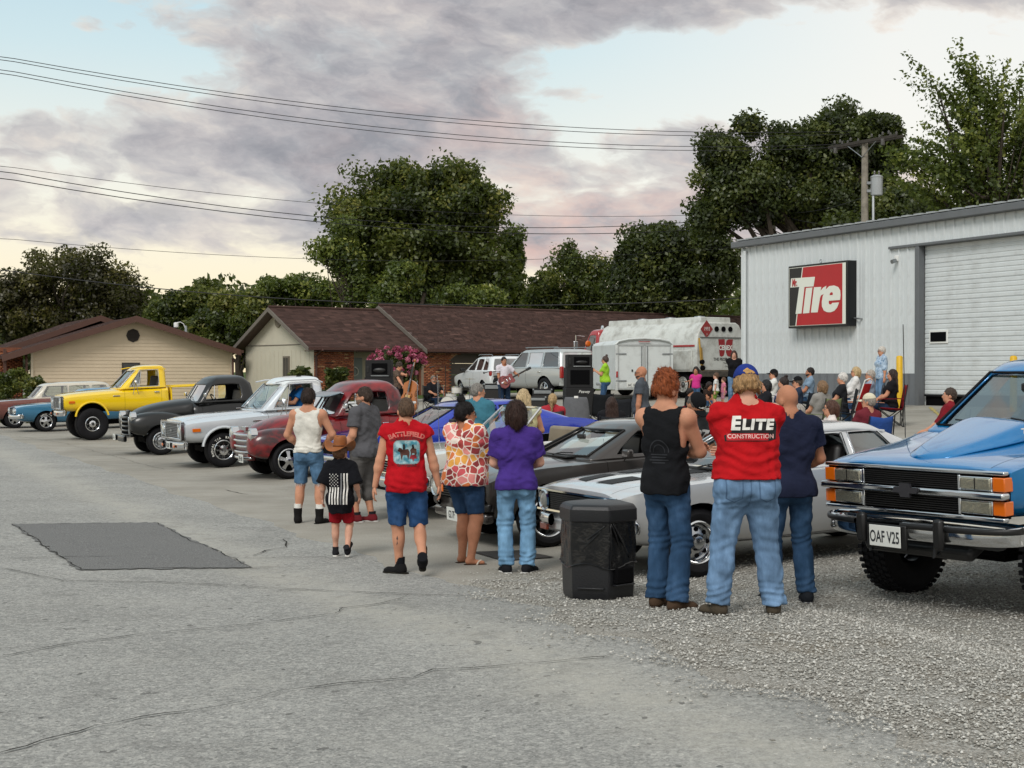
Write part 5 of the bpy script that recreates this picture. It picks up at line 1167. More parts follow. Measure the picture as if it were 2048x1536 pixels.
def javelin():
 wb, tr = 2.78, 1.52
 r = thing('blue_fastback', 'deep blue fastback coupe behind the white convertible', 'car'); pm = paint('royal_blue_paint', '#1f3cb0', .22, .25)
 S = [sec(2.35, .42, .72, .48, .86, .60, .87, .78, .6, .80, .81), sec(2.15, .34, .80, .40, .92, .62, .92, .86, .6, .88, .89), sec(1.5, .27, .82, .37, .95, .62, .945, .93, .6, .92, .94), sec(.8, .25, .82, .35, .94, .62, .91, .92, .62, .945, .96), sec(0, .24, .82, .35, .94, .62, .90, .93, .66, .94, .94), sec(-.8, .25, .82, .35, .95, .64, .91, .96, .66, .96, .96), sec(-1.39, .28, .82, .38, .965, .68, .945, 1.02, .62, .98, .98), sec(-2.1, .36, .78, .48, .90, .70, .86, .97, .6, .96, .96), sec(-2.5, .50, .72, .58, .82, .72, .78, .88, .6, .89, .89)]
 cut = wheelcut((1.39, -1.39), .385, .34, .50); cut.box((-.35, 0, .85), (1.95, 1.5, 1.0))
 b = body(r, 'body', S, pm, cut, crease=(4, 8)); list(doors(b, .66, -.58, .30, .93)); carve(b, 'hood', [(0, .86), (1, .64), (1, -.64)], lambda c, n, e: .86-e < c.x < 2.28+e and abs(c.y) < .64+e and n.z > .55)
 o, cols, ws = cab(r, pm, [(.935, .84, -2.05, .82), (.975, .78, -1.9, .79), (1.255, .18, -1.10, .64), (1.305, .08, -1.0, .60)], [((.48, -.52), (.08, -.52)), ((-.58, -1.25), (-.58, -.98))], bow=.12, rbow=.08, crown=.05, open_side=((0, 1), (0, -1)))
 wintrim(r, cols, 4, M['black']); wintrim(r, cols, 6, M['black']); wstrim(r, cols, M['black'], .016); wheels(r, wb, tr, .335, .23, .2, 'mag5', RIM_BLK); seats(r, (-.15,), .5, back=.62); dash(r, .6, .9, .74)
 box_part(r, 'grille', (2.345, 0, .66), (.05, 1.5, .18), M['dark'], .01)
 for s in (1, -1): lamp(r, 2.375, s*.60, .665, .085)
 blade(r, sym([(2.40, 0, .50), (2.39, .45, .50), (2.32, .80, .50), (2.15, .94, .51)]), .11, .04, M['chrome']); mirror(r, (.44, 1.0, 1.02), m=M['black'], rect=(.1, .17, .12)); mb = MB(); mb.tube([(1.0, .80, .93), (.98, .80, 1.75)], .005, 5); mb.obj('aerial', M['chrome'], r)
 return place(r, 800, 974, wb, tr+.2)
javelin()
def bluetruck():
 wb, tr = 2.95, 1.68
 r = thing('lifted_blue_truck', 'bright blue lifted truck with chrome grille, stacked headlights and a cowl hood scoop', 'truck'); pm = paint('candy_blue_paint', '#0676b4', .22, .3); Z = .20
 def q(x, zb, ws, zs, wm, zm, wt, zt, wd, zd, zc): return sec(x, zb+Z, ws, zs+Z, wm, zm+Z, wt, zt+Z, wd, zd+Z, zc+Z)
 S = [q(2.36, .50, .80, .52, .90, .60, .93, .84, .72, .865, .875), q(2.22, .46, .88, .50, .96, .62, .965, .895, .74, .925, .935), q(1.475, .44, .92, .50, .985, .65, .965, .965, .72, .99, 1.01), q(1.25, .40, .93, .46, .985, .68, .955, 1.03, .72, 1.06, 1.08), q(1.08, .40, .93, .46, .985, .68, .955, 1.045, .72, 1.065, 1.075), q(-.6, .38, .93, .44, .985, .68, .955, 1.05, .72, 1.06, 1.06), q(-1.475, .42, .93, .48, .985, .68, .955, 1.05, .72, 1.06, 1.06), q(-2.5, .46, .93, .52, .97, .68, .94, 1.04, .72, 1.05, 1.05)]
 cut = wheelcut((1.475, -1.475), .50, .48, .50); cut.box((-.58, 0, 1.25), (3.24, 1.66, 1.2))
 b = body(r, 'body', S, pm, cut, crease=(4, 8)); list(doors(b, 1.12, -.08, .62, 1.24, .6)); h = carve(b, 'hood', [(0, 1.2), (1, .74), (1, -.74)], lambda c, n, e: 1.2-e < c.x < 2.33+e and abs(c.y) < .74+e and n.z > .5)
 o, cols, ws = cab(r, pm, [(1.25, 1.22, -2.4, .93), (1.30, 1.14, -2.3, .90), (1.74, .56, -2.1, .76), (1.82, .44, -2.0, .70)], [((.88, -.10), (.44, -.10)), ((-.20, -1.30), (-.20, -1.30)), ((-1.45, -2.1), (-1.45, -1.98))], bow=.14, rbow=.06, crown=.05, tint=M['tint'])
 wstrim(r, cols, M['rubber'], .012); seats(r, (.3,), .92, back=.7, m=mat('grey_cloth_seat', '#4e5154', .9)); dash(r, .99, 1.24, .84, mat('grey_dash', '#3b3d40', .7)); mirror(r, (.86, 0, 1.62), m=M['black'], rect=(.03, .22, .07), arm=((.0, 0, .08),), name='inner_mirror')
 rg = []
 for x, w, z, up in ((2.24, .10, 1.125, .004), (2.05, .22, 1.165, .03), (1.75, .31, 1.195, .075), (1.48, .36, 1.225, .115), (1.27, .39, 1.25, .145)): rg.append([(x, w+.12, z-.025), (x, w+.03, z+up*.22), (x, w-.005, z+up*.90), (x, w-.05, z+up), (x, 0, z+up+.008), (x, -w+.05, z+up), (x, -w+.005, z+up*.90), (x, -w-.03, z+up*.22), (x, -w-.12, z-.025), (x, 0, z-.06)])
 sc = ringloft(rg).obj('hood_scoop', pm, h, sub=2, ang=180); box_part(r, 'scoop_opening', (1.265, 0, 1.30), (.03, .62, .09), M['dark'], .01)
 badge(sc, 'emblem', 'Z71', (1.52, .452, 1.30), (-1, .08, .06), (0, -.55, .8), .065, bold=.003)
 zt, zb = 1.04, .70; X = 2.37
 box_part(r, 'grille_back', (X-.02, 0, (zt+zb)/2), (.05, 1.84, zt-zb), M['dark'], .005)
 ch = M['chrome']
 def bar(name, y0, y1, z, hh, dx=0., d=.06): return box_part(r, name, (X+.01+dx, (y0+y1)/2, z), (d, y1-y0, hh), ch, hh*.3)
 bar('grille_frame', -.93, .93, zt+.005, .03); bar('grille_frame', -.93, .93, zb-.005, .035, .01); bar('grille_frame', -.95, .95, .875, .055, .03, .09)
 for s in (1, -1):
  for (z0, z1) in ((.905, 1.02), (.715, .845)): box_part(r, 'grille_frame', (X+.015, s*.50, (z0+z1)/2), (.05, .028, z1-z0), ch, .006)
 for z0, z1 in ((.905, 1.02), (.72, .845)): grillebars(r, X+.015, -.49, .49, z0, z1, 7, 0, h=.008, d=.03).obj('grille_slat', M['black'], r)
 mb = MB(); mb.prism([(-.115, -.02), (-.05, -.02), (-.04, -.05), (.05, -.05), (.045, -.02), (.115, -.02), (.13, .022), (.055, .022), (.045, .05), (-.05, .05), (-.045, .022), (-.10, .022)], X+.075, X+.10, 'YZ')
 e = mb.obj('emblem', mat('dark_emblem', '#4a4a4f', .3, .6), r); e.location = (0, 0, .875); e.scale = (1, 1.1, 1.1)
 ln = mat('truck_lamp', '#a8a593', .16, .75, coat=1., bump=.5, bscale=30)
 for s in (1, -1):
  for nm, z0, z1, inn in (('headlight', .905, 1.015, 1), ('low_lamp', .725, .835, 1)):
   hl = box_part(r, nm, (X+.015, s*.665, (z0+z1)/2), (.05, .30, z1-z0), ch, .008); box_part(hl, 'lens', (X+.04, s*.665, (z0+z1)/2), (.03, .285, z1-z0-.016), ln, .01)
   if nm == 'headlight': mb = MB(); mb.box((X+.055, s*.665, (z0+z1)/2), (.006, .008, z1-z0-.02)); mb.obj('divider', M['black'], hl)
   a = box_part(r, 'turn_signal', (X-.01, s*.875, (z0+z1)/2), (.10, .115, z1-z0), M['amber'] if inn else M['red_lens'], .008)
 blade(r, sym([(2.47, 0, .555), (2.46, .5, .555), (2.42, .80, .555), (2.30, .985, .56), (2.10, 1.0, .57)]), .17, .05, ch)
 blade(r, sym([(2.515, 0, .60), (2.505, .5, .60), (2.465, .80, .60), (2.345, 1.01, .605), (2.12, 1.015, .61)]), .055, .02, M['black'], 'bumper_strip')
 for s in (1, -1): box_part(r, 'bumper_guard', (2.54, s*.40, .56), (.06, .09, .24), M['black'], .025)
 box_part(r, 'plate_bracket', (2.53, -.02-.12, .50), (.03, .42, .20), M['black'], .01); plate(r, (2.555, -.14, .505), (0, 1, 0), 'OAF V25', size=(.33, .17))
 box_part(r, 'skid_plate', (2.25, 0, .43), (.25, 1.1, .10), M['black'], .03, Matrix.Rotation(.5, 3, 'Y')); box_part(r, 'crossmember', (1.7, 0, .40), (.5, .9, .14), M['dark'], .02); box_part(r, 'air_dam', (2.28, 0, .49), (.12, 1.6, .1), mat('dark_trim', '#2a2c2e', .6), .03)
 for s in (1, -1): mb = MB(); mb.tube([(2.46, s*.33, .40), (2.52, s*.33, .38), (2.5, s*.33, .44)], .018, 6); mb.obj('tow_hook', M['black'], r)
 wipers(r, [((1.30, .55, 1.30), (1.27, .10, 1.38)), ((1.30, -.15, 1.31), (1.16, -.58, 1.35))]); mirror(r, (.90, 1.12, 1.40), m=M['black'], rect=(.10, .22, .17), arm=((0, -.2, -.08),))
 mb = MB(); mb.tube([(1.45, -.90, 1.2), (1.43, -.90, 2.2)], .004, 5); mb.obj('aerial', M['black'], r)
 LIFT = .13
 for ch_ in r.children: ch_.location.z += LIFT
 wheels(r, wb, tr, .43, .30, .215, 'steel', (BLKW, BLKW, M['alloy']), steer=R(3), tread=True)
 for ch_ in r.children:
  if ch_.name.startswith('wheel') and ch_.location.x > 0: ch_.location.x += .10
 hd = R(213); c_, s_ = math.cos(hd), math.sin(hd); cr = Vector((2.74, 12.8)); f_, l_ = Vector((c_, s_)), Vector((-s_, c_)); o_ = cr-f_*2.37+l_*.93
 r.location = (o_.x, o_.y, gz(o_.x, o_.y)+.012); zf, zr = [gz(*(o_+f_*k*1.5)) for k in (1, -1)]; zl, zR = [gz(*(o_+l_*k*.84)) for k in (1, -1)]
 fw = Vector((c_*3, s_*3, zf-zr)).normalized(); lf = Vector((-s_*1.68, c_*1.68, zl-zR)).normalized(); up = fw.cross(lf).normalized(); r.rotation_euler = Matrix((fw, up.cross(fw), up)).transposed().to_euler(); return r
bluetruck()
# ================================================================ PICKUPS AND FAR CARS
def c10(name, label, pm, roofm, px, py, lift=0., wheelspec=None, letters=None, open_w=True, platetxt=None, side_col=None, white_trim=None):
 wb, tr = 2.92, 1.62; r = thing(name, label, 'pickup truck'); Z = lift
 def q(x, zb, ws, zs, wm, zm, wt, zt, wd, zd, zc): return sec(x, zb+Z, ws, zs+Z, wm, zm+Z, wt, zt+Z, wd, zd+Z, zc+Z)
 S = [q(2.26, .56, .86, .58, .96, .66, .965, .90, .72, 1.00, 1.02), q(2.16, .52, .90, .56, .985, .68, .985, .95, .76, 1.055, 1.075), q(1.46, .50, .92, .54, 1.0, .68, .99, .985, .76, 1.10, 1.125), q(.72, .46, .92, .50, 1.0, .68, .98, 1.02, .76, 1.12, 1.145), q(.5, .44, .92, .49, 1.0, .68, .975, 1.03, .80, 1.13, 1.145), q(-.4, .42, .92, .48, 1.0, .68, .975, 1.04, .82, 1.14, 1.14), q(-.80, .42, .92, .48, .99, .68, .965, 1.04, .80, 1.14, 1.14)]
 cut = wheelcut((1.46,), .46 if lift else .43, .40+Z*.75, .52); cut.box((-.12, 0, 1.10+Z), (1.20, 1.66, 1.1))
 b = body(r, 'body', S, pm, cut, crease=(4, 8)); list(doors(b, .50, -.58, .52+Z, 1.12+Z, .6))
 carve(b, 'hood', [(0, .66), (1, .78), (1, -.78)], lambda c, n, e: .66-e < c.x < 2.2+e and abs(c.y) < .78+e and n.z > .5)
 o, cols, ws = cab(r, pm, [(1.13+Z, .62, -.78, .92), (1.17+Z, .57, -.77, .90), (1.66+Z, .08, -.76, .78), (1.745+Z, -.02, -.74, .72)], [((.36, -.54), (.02, -.54))], bow=.12, rbow=.02, crown=.07, roofm=roofm, open_side=((0, 1), (0, -1)) if open_w else (), wcrease=.55)
 wintrim(r, cols, 4, white_trim or M['chrome'], .012); wstrim(r, cols, M['chrome'], .014)
 for s in (1, -1):
  a, bb = Vector(cols[1][4]), Vector(cols[2][4]); ft = Vector((.06, s*.885, 1.18+Z)); mb = MB(); hi = Vector(cols[2][4]); mb.tube([(ft.x, s*.895, ft.z), (hi.x-.04, s*.785, hi.z-.02)], .012, 5); mb.obj('vent_post', M['chrome'], r)
  mb = MB(); mb.tube([(.26, s*.80, 1.70+Z), (.05, s*.795, 1.735+Z), (-.6, s*.795, 1.735+Z), (-.76, s*.80, 1.66+Z)], .014, 5); mb.obj('drip_rail', pm, r)
  mb = MB(); mb.add([(.32, s*.885, 1.18+Z), (.07, s*.885, 1.18+Z), (.0, s*.785, 1.63+Z)], [(0, 1, 2)]); mb.obj('vent_window', M['glass'], r)
 mb = MB(); x0, x1, h0, h1 = -.86, -2.80, .52+Z, 1.13+Z
 for s in (1, -1): mb.box(((x0+x1)/2, s*.955, (h0+h1)/2), (x0-x1, .07, h1-h0)); mb.box(((x0+x1)/2, s*.955, h1+.0), (x0-x1, .13, .05))
 mb.box((x0-.03, 0, (h0+h1)/2+.1), (.05, 1.84, h1-h0-.2)); mb.box((x1+.03, 0, (h0+h1)/2), (.05, 1.84, h1-h0)); mb.box(((x0+x1)/2, 0, h0+.15), (x0-x1, 1.84, .05)); bed = mb.obj('bed', side_col or pm, r, bevel=.015)
 c2 = wheelcut((-1.46,), .43, .40+Z*.75, .52).obj('cutter', [pm, M['dark']], None); bo = bed.modifiers.new('b', 'BOOLEAN'); bo.object = c2; bo.operation = 'DIFFERENCE'; bake(bed); bpy.data.objects.remove(c2)
 for s in (1, -1):
  rr = (.46 if lift else .43)+.012; zc = .40+Z*.75; mb = MB(); mb.tube([(1.46+rr*math.cos(t), s*.985, zc+rr*math.sin(t)) for t in np.linspace(R(8), R(172), 18)], .03, 6); mb.obj('arch_lip', pm, r)
 X = 2.27; z0, z1 = .62+Z, .96+Z; box_part(r, 'grille_back', (X, 0, (z0+z1)/2), (.06, 1.80, z1-z0), M['dark'], .005)
 g = MB()
 for i in range(15): g.box((X+.035, -.60+1.2*(i+.5)/15, (z0+z1)/2), (.02, .012, z1-z0-.06))
 for i in range(8): g.box((X+.036, 0, z0+.03+(z1-z0-.06)*(i+.5)/8), (.022, 1.2, .012))
 g.obj('grille_grid', mat('grille_silver', '#8d9092', .35, .6), r)
 ch = M['chrome']
 for nm, c, sz in (('top', (X+.03, 0, z1), (.09, 1.92, .05)), ('low', (X+.03, 0, z0), (.09, 1.92, .05)), ('a', (X+.03, .935, (z0+z1)/2), (.09, .05, z1-z0+.05)), ('b', (X+.03, -.935, (z0+z1)/2), (.09, .05, z1-z0+.05)), ('c', (X+.03, .61, (z0+z1)/2), (.06, .02, z1-z0)), ('d', (X+.03, -.61, (z0+z1)/2), (.06, .02, z1-z0))): box_part(r, 'grille_shell', c, sz, ch, .012)
 for s in (1, -1):
  box_part(r, 'lamp_panel', (X+.03, s*.77, (z0+z1)/2), (.04, .29, z1-z0-.06), M['alloy'], .01); lamp(r, X+.06, s*.77, (z0+z1)/2, .095)
  box_part(r, 'side_marker', (2.02, s*.992, .80+Z), (.17, .02, .07), M['amber'], .006); box_part(r, 'door_handle', (-.44, s*1.0, 1.0+Z), (.15, .03, .03), ch, .008)
 mb = MB(); mb.prism([(-.075, -.018), (-.03, -.018), (-.025, -.035), (.03, -.035), (.03, -.018), (.075, -.018), (.08, .018), (.03, .018), (.025, .035), (-.03, .035), (-.03, .018), (-.075, .018)], X+.05, X+.065, 'YZ'); e = mb.obj('emblem', M['steel'], r); e.location.z = (z0+z1)/2
 blade(r, sym([(2.36, 0, .48+Z), (2.35, .6, .48+Z), (2.30, .92, .49+Z), (2.12, 1.01, .50+Z)]), .19, .04, ch)
 for s in (1, -1): box_part(r, 'turn_signal', (2.41, s*.56, .475+Z), (.02, .13, .06), M['amber'], .01)
 if platetxt: plate(r, (2.425, .10, .49+Z), (0, 1, 0), platetxt)
 seats(r, (-.32,), .92+Z, bench=True, back=.55, m=mat('grey_bench', '#4a4a4c', .8)); dash(r, .42, 1.12+Z, .84, pm)
 rt, w, rr, st, rm = wheelspec; wheels(r, wb, tr, rt, w, rr, st, rm, steer=R(5), letters=letters)
 wipers(r, [((.66, .62, 1.17+Z), (.60, .15, 1.24+Z)), ((.68, -.12, 1.18+Z), (.58, -.55, 1.24+Z))])
 for s in (1, -1):
  p = (.20, s*1.16, 1.30+Z); mb = MB(); mb.lathe([(.0, -.03), (.07, -.02), (.085, .01), (.08, .02), (0, .02)], 16, p, 'X'); m_ = mb.obj('mirror', ch, r); mb = MB(); mb.tube([p, (.26, s*1.0, .96+Z)], .009, 5); mb.tube([p, (.10, s*1.0, .96+Z)], .009, 5); mb.tube([p, (.15, s*.93, 1.20+Z)], .009, 5); mb.obj('arm', ch, m_)
 for s in (1, -1): box_part(r, 'fender_emblem', (.74, s*.992, .93+Z), (.20, .02, .03), ch, .006)
 return place(r, px, py, wb, tr+.24)
STEELW = (.35, .25, .20, 'steel', RIM_STEEL)
silver = c10('silver_pickup', 'silver square front pickup with white cab roof and orange side markers beside the red pickup', paint('silver_truck_paint', '#d3d9df', .24, .35), paint('white_truck_roof', '#dfe2e2', .25), 449, 936, 0., (.36, .27, .20, 'steel', RIM_STEEL), 'RADIAL T/A  BFGOODRICH ', platetxt='5JK 208', side_col=paint('white_bed', '#dcdfe0', .25))
yellow = c10('yellow_pickup', 'lifted bright yellow pickup on big black tyres in front of the beige house', paint('yellow_paint', '#f2cb00', .25), None, 186, 881, .33, (.47, .33, .205, 'steel', RIM_STEEL), None)
def vintage(name, label, pm, px, py, drop, gr, wheelspec, platetxt=None, visor=False, hood_m=None, barm=None, bump=True, mag=None, bedm=None):
 wb, tr = 2.95, 1.52; r = thing(name, label, 'pickup truck'); Z = -drop; hm = hood_m or pm
 def q(x, zb, ws, zs, wm, zm, wt, zt, wd, zd, zc): return sec(x, zb+Z, ws, zs+Z, wm, zm+Z, wt, zt+Z, wd, zd+Z, zc+Z)
 H_ = [q(2.02, .62, .30, .66, .40, .76, .36, .90, .20, .97, .99), q(1.90, .60, .38, .64, .49, .78, .46, 1.00, .27, 1.09, 1.115), q(1.5, .58, .40, .64, .56, .82, .53, 1.09, .33, 1.20, 1.225), q(1.0, .56, .44, .62, .63, .86, .60, 1.16, .38, 1.265, 1.29), q(.62, .54, .48, .62, .70, .88, .67, 1.19, .42, 1.29, 1.315)]
 body(r, 'hood', H_, hm, None, crease=())
 B_ = [q(.64, .48, .72, .52, .80, .66, .78, 1.10, .50, 1.24, 1.28), q(.45, .44, .76, .48, .85, .68, .83, 1.13, .60, 1.23, 1.25), q(-.2, .43, .78, .47, .87, .70, .845, 1.16, .66, 1.22, 1.22), q(-.70, .43, .77, .47, .86, .70, .835, 1.16, .66, 1.21, 1.21), q(-.88, .45, .72, .5, .80, .70, .77, 1.13, .60, 1.18, 1.18)]
 cut = MB(); cut.cur = 1; cut.box((-.12, 0, 1.12+Z), (1.24, 1.44, 1.15)); b = body(r, 'body', B_, pm, cut); list(doors(b, .44, -.52, .52+Z, 1.15+Z, .5))
 o, cols, ws = cab(r, pm, [(1.20+Z, .56, -.88, .82), (1.235+Z, .52, -.87, .81), (1.63+Z, .26, -.80, .70), (1.74+Z, .12, -.70, .60)], [((.38, -.54), (.20, -.52))], bow=.12, rbow=.06, crown=.10, wcrease=.5, open_side=((0, 1), (0, -1)), th=.05)
 mb = MB(); n = len(cols[0]); mb.tube([Vector(cols[1][0])+Vector((.01, 0, 0)), Vector(cols[2][0])+Vector((.01, 0, 0))], .014, 6); mb.obj('windshield_divider', pm, r)
 for s in (1, -1): mb = MB(); mb.tube([(.14, s*.775, 1.28+Z), (.10, s*.70, 1.60+Z)], .011, 5); mb.obj('vent_post', M['chrome'], r)
 def fender(s, keys, nm, cx, rr, zc):
  rings = []
  for x, yi, yo, zlo, zt in keys:
   zt += Z; zlo += Z; ym = (yi+yo)/2; rings.append([(x, s*a, z) for a, z in ((yi, zlo), (yo-.03, zlo), (yo, zlo+.10), (yo, (zlo+zt)/2+.05), (yo-.06, zt-.06), (ym+.02, zt), (yi+.02, zt-.02), (yi, zt-.12))])
  f = ringloft(rings, cap=True).obj(nm, pm, r, ang=180); m_ = f.modifiers.new('s', 'SUBSURF'); m_.levels = m_.render_levels = 2; bake(f)
  c = MB(); c.cur = 1; c.cyl((cx, s*.42, zc), (cx, s*1.3, zc), rr, n=28); co = c.obj('cutter', [pm, M['dark']], None); bo = f.modifiers.new('b', 'BOOLEAN'); bo.object = co; bo.operation = 'DIFFERENCE'; bake(f); bpy.data.objects.remove(co); smooth(f.data, 40); return f
 rt, w, rr, st, rm = wheelspec
 for s in (1, -1):
  fender(s, [(2.18, .46, .72, .62, .88), (2.10, .42, .86, .52, .98), (1.85, .42, .93, .46, 1.04), (1.475, .42, .95, .44, 1.06), (1.05, .44, .95, .44, 1.00), (.75, .50, .93, .44, .86), (.52, .60, .90, .44, .66)], 'front_fender', 1.475, rt+.07, rt)
  fender(s, [(-.98, .62, .86, .48, .66), (-1.2, .62, .95, .48, .92), (-1.475, .62, .97, .46, 1.0), (-1.8, .62, .95, .46, .92), (-2.05, .62, .86, .48, .62)], 'rear_fender', -1.475, rt+.06, rt)
  lamp(r, 2.14, s*.66, .93+Z, .098, d=.12); box_part(r, 'running_board', (-.15, s*.84, .44+Z), (1.3, .2, .05), pm, .02)
  mirror(r, (.42, s*1.05, 1.38+Z), arm=((-.02, -s*.2, -.16),)); box_part(r, 'door_handle', (-.42, s*.875, 1.02+Z), (.12, .04, .03), M['chrome'], .008)
 mb = MB(); x0, x1, h0, h1 = -.96, -2.85, .58+Z, 1.10+Z
 for s in (1, -1): mb.box(((x0+x1)/2, s*.64, (h0+h1)/2), (x0-x1, .05, h1-h0)); mb.tube([(x0, s*.65, h1), (x1, s*.65, h1)], .03, 6)
 mb.box((x0-.03, 0, (h0+h1)/2), (.05, 1.26, h1-h0)); mb.box((x1+.03, 0, (h0+h1)/2), (.05, 1.26, h1-h0)); mb.box(((x0+x1)/2, 0, h0+.05), (x0-x1, 1.26, .05)); mb.obj('bed', bedm or pm, r, bevel=.01)
 gm = barm or M['chrome']
 box_part(r, 'grille_back', (2.06, 0, .70+Z), (.14, .96, .50), M['dark'] if barm else pm, .03)
 for k in range(5):
  z = .50+Z+.105*k; mb = MB(); half = [(2.20, 0), (2.19, .25), (2.155, .42), (2.08, .52)]; path = [(x, y) for x, y in half]+[(x, -y) for x, y in half[-1:0:-1]]
  pts = [(x, y, z) for x, y in half[::-1]]+[(x, -y, z) for x, y in half[1:]]; rings = [[(x-.03, y, z-.028), (x+.015, y, z-.026), (x+.03, y, z), (x+.015, y, z+.026), (x-.03, y, z+.028)] for x, y, _ in pts]; ringloft(rings, cap=True).obj('grille_bar', gm, r, sub=1, ang=180)
 if gr == 'badge': mb = MB(); mb.prism([(-.14, -.04), (.14, -.04), (.17, .04), (-.17, .04)], 2.02, 2.09, 'YZ'); e = mb.obj('emblem', M['chrome'], r, bevel=.01); e.location.z = 1.03+Z
 else: box_part(r, 'emblem_panel', (2.07, 0, 1.03+Z), (.06, .34, .12), pm, .02); badge(r, 'lettering', 'GMC', (2.105, 0, 1.03+Z), (0, 1, 0), (0, 0, 1), .10, mat('dull_letter', '#77787a', .5, .4), bold=.004)
 if gr != 'badge':
  for s in (1, -1): box_part(r, 'grille_post', (2.14, s*.47, .70+Z), (.05, .05, .46), M['chrome'], .012)
 if bump: blade(r, sym([(2.30, 0, .42+Z), (2.29, .5, .42+Z), (2.23, .82, .42+Z)]), .17, .04, barm or pm)
 if platetxt: plate(r, (2.365 if bump else 2.245, (-.36 if bump else .36), (.44 if bump else .50)+Z), (0, 1, 0), platetxt)
 if visor:
  rg = []
  for y in (-.74, -.4, 0, .4, .74): b2 = .10*(1-(y/.74)**2); rg.append([(.30+b2-.04, y, 1.66+Z), (.60+b2*1.5, y, 1.585+Z), (.66+b2*1.5, y, 1.56+Z), (.60+b2*1.5, y, 1.555+Z), (.30+b2-.04, y, 1.63+Z)])
  ringloft(rg).obj('sun_visor', mat('visor_grey', '#5d6b74', .3, .3, coat=.6), r, sub=2, ang=180)
 seats(r, (-.42,), .98+Z, bench=True, back=.5); dash(r, .36, 1.2+Z, .72, pm); wipers(r, [((.64, .45, 1.27+Z), (.56, .12, 1.36+Z))])
 wheels(r, wb, tr, rt, w, rr, st, rm, steer=R(5)); return place(r, px, py, wb, tr+.2)
def red_patina():
 m = bpy.data.materials.new('red_patina_paint'); m.use_nodes = True; t = NT(m.node_tree); b = t.n['Principled BSDF']; co = t.new('ShaderNodeTexCoord').outputs['Object']
 n = t.noise(t.vm('MULTIPLY', co, (1., 1.6, 1.6)), 1.6, 6, .62, .6); n2 = t.noise(co, 7., 5, .7)
 c = t.ramp(t.m('ADD', t.m('MULTIPLY', n, .8), t.m('MULTIPLY', n2, .2)), [(.38, L('#1a0e10')), (.45, L('#3c0d12')), (.52, L('#6d0a12')), (.64, L('#8a0d15'))])
 t.l.new(c, b.inputs['Base Color']); b.inputs['Roughness'].default_value = .3; b.inputs['Coat Weight'].default_value = .5; b.inputs['Coat Roughness'].default_value = .06; return m
vintage('red_vintage_pickup', 'worn red vintage pickup with chrome grille bars and sun visor behind the white tank top', red_patina(), 580, 959, .10, 'badge', (.335, .24, .215, 'mag5', (M['chrome'], M['alloy'], M['dark'])), '2PF #10', True, bump=False)
vintage('black_vintage_pickup', 'satin black vintage pickup with round fenders between the yellow and silver pickups', paint('satin_black_green', '#080a0b', .34, .0, coat=.3), 324, 911, .0, 'name', (.335, .2, .20, 'rally', (M['chrome'], M['chrome'], M['alloy'])), '61H', False, barm=mat('satin_black_bar', '#1d1f20', .35, .3, coat=.4))
def chevelle():
 wb, tr = 2.92, 1.5; r = thing('blue_sedan', 'blue old car with chrome bumper and mag wheels half hidden by the yellow pickup', 'car'); pm = paint('mid_blue_paint', '#3f83ab', .25, .3)
 S = [sec(2.42, .46, .72, .5, .88, .62, .91, .82, .6, .86, .87), sec(2.3, .36, .80, .42, .93, .62, .93, .88, .6, .91, .92), sec(1.46, .28, .82, .38, .95, .62, .94, .93, .62, .95, .97), sec(.75, .26, .82, .36, .95, .62, .92, .945, .64, .96, .98), sec(0, .25, .82, .35, .95, .62, .91, .95, .66, .955, .955), sec(-1, .25, .82, .35, .95, .64, .91, .96, .66, .96, .96), sec(-2.4, .4, .76, .5, .88, .66, .84, .88, .6, .90, .90)]
 cut = wheelcut((1.46, -1.46), .38, .33, .5); cut.box((-.35, 0, .85), (2.0, 1.5, 1.0)); b = body(r, 'body', S, pm, cut, crease=(4, 8)); list(doors(b, .66, -.5, .3, .94))
 o, cols, ws = cab(r, pm, [(.945, .82, -1.6, .81), (.985, .76, -1.5, .79), (1.30, .26, -1.05, .66), (1.355, .16, -.95, .61)], [((.48, -.5), (.14, -.5)), ((-.56, -1.2), (-.56, -.98))], bow=.12, rbow=.08, crown=.05); wstrim(r, cols, M['chrome']); wintrim(r, cols, 4, M['chrome'])
 box_part(r, 'grille', (2.43, 0, .72), (.05, 1.66, .19), M['dark'], .01); grillebars(r, 2.46, -.5, .5, .65, .79, 4, 0).obj('grille_bar', M['steel'], r)
 for s in (1, -1):
  for y in (.58, .76): lamp(r, 2.465, s*y, .72, .078)
 blade(r, sym([(2.52, 0, .53), (2.51, .5, .53), (2.45, .85, .53), (2.28, .97, .54), (2.1, .98, .55)]), .16, .05, M['chrome']); wheels(r, wb, tr, .335, .235, .20, 'slot5', RIM_POL, steer=R(5), letters='RADIAL T/A'); seats(r, (-.15,), .52, back=.6); dash(r, .6, .92, .74)
 return place(r, 93, 864, wb, tr+.2)
chevelle()
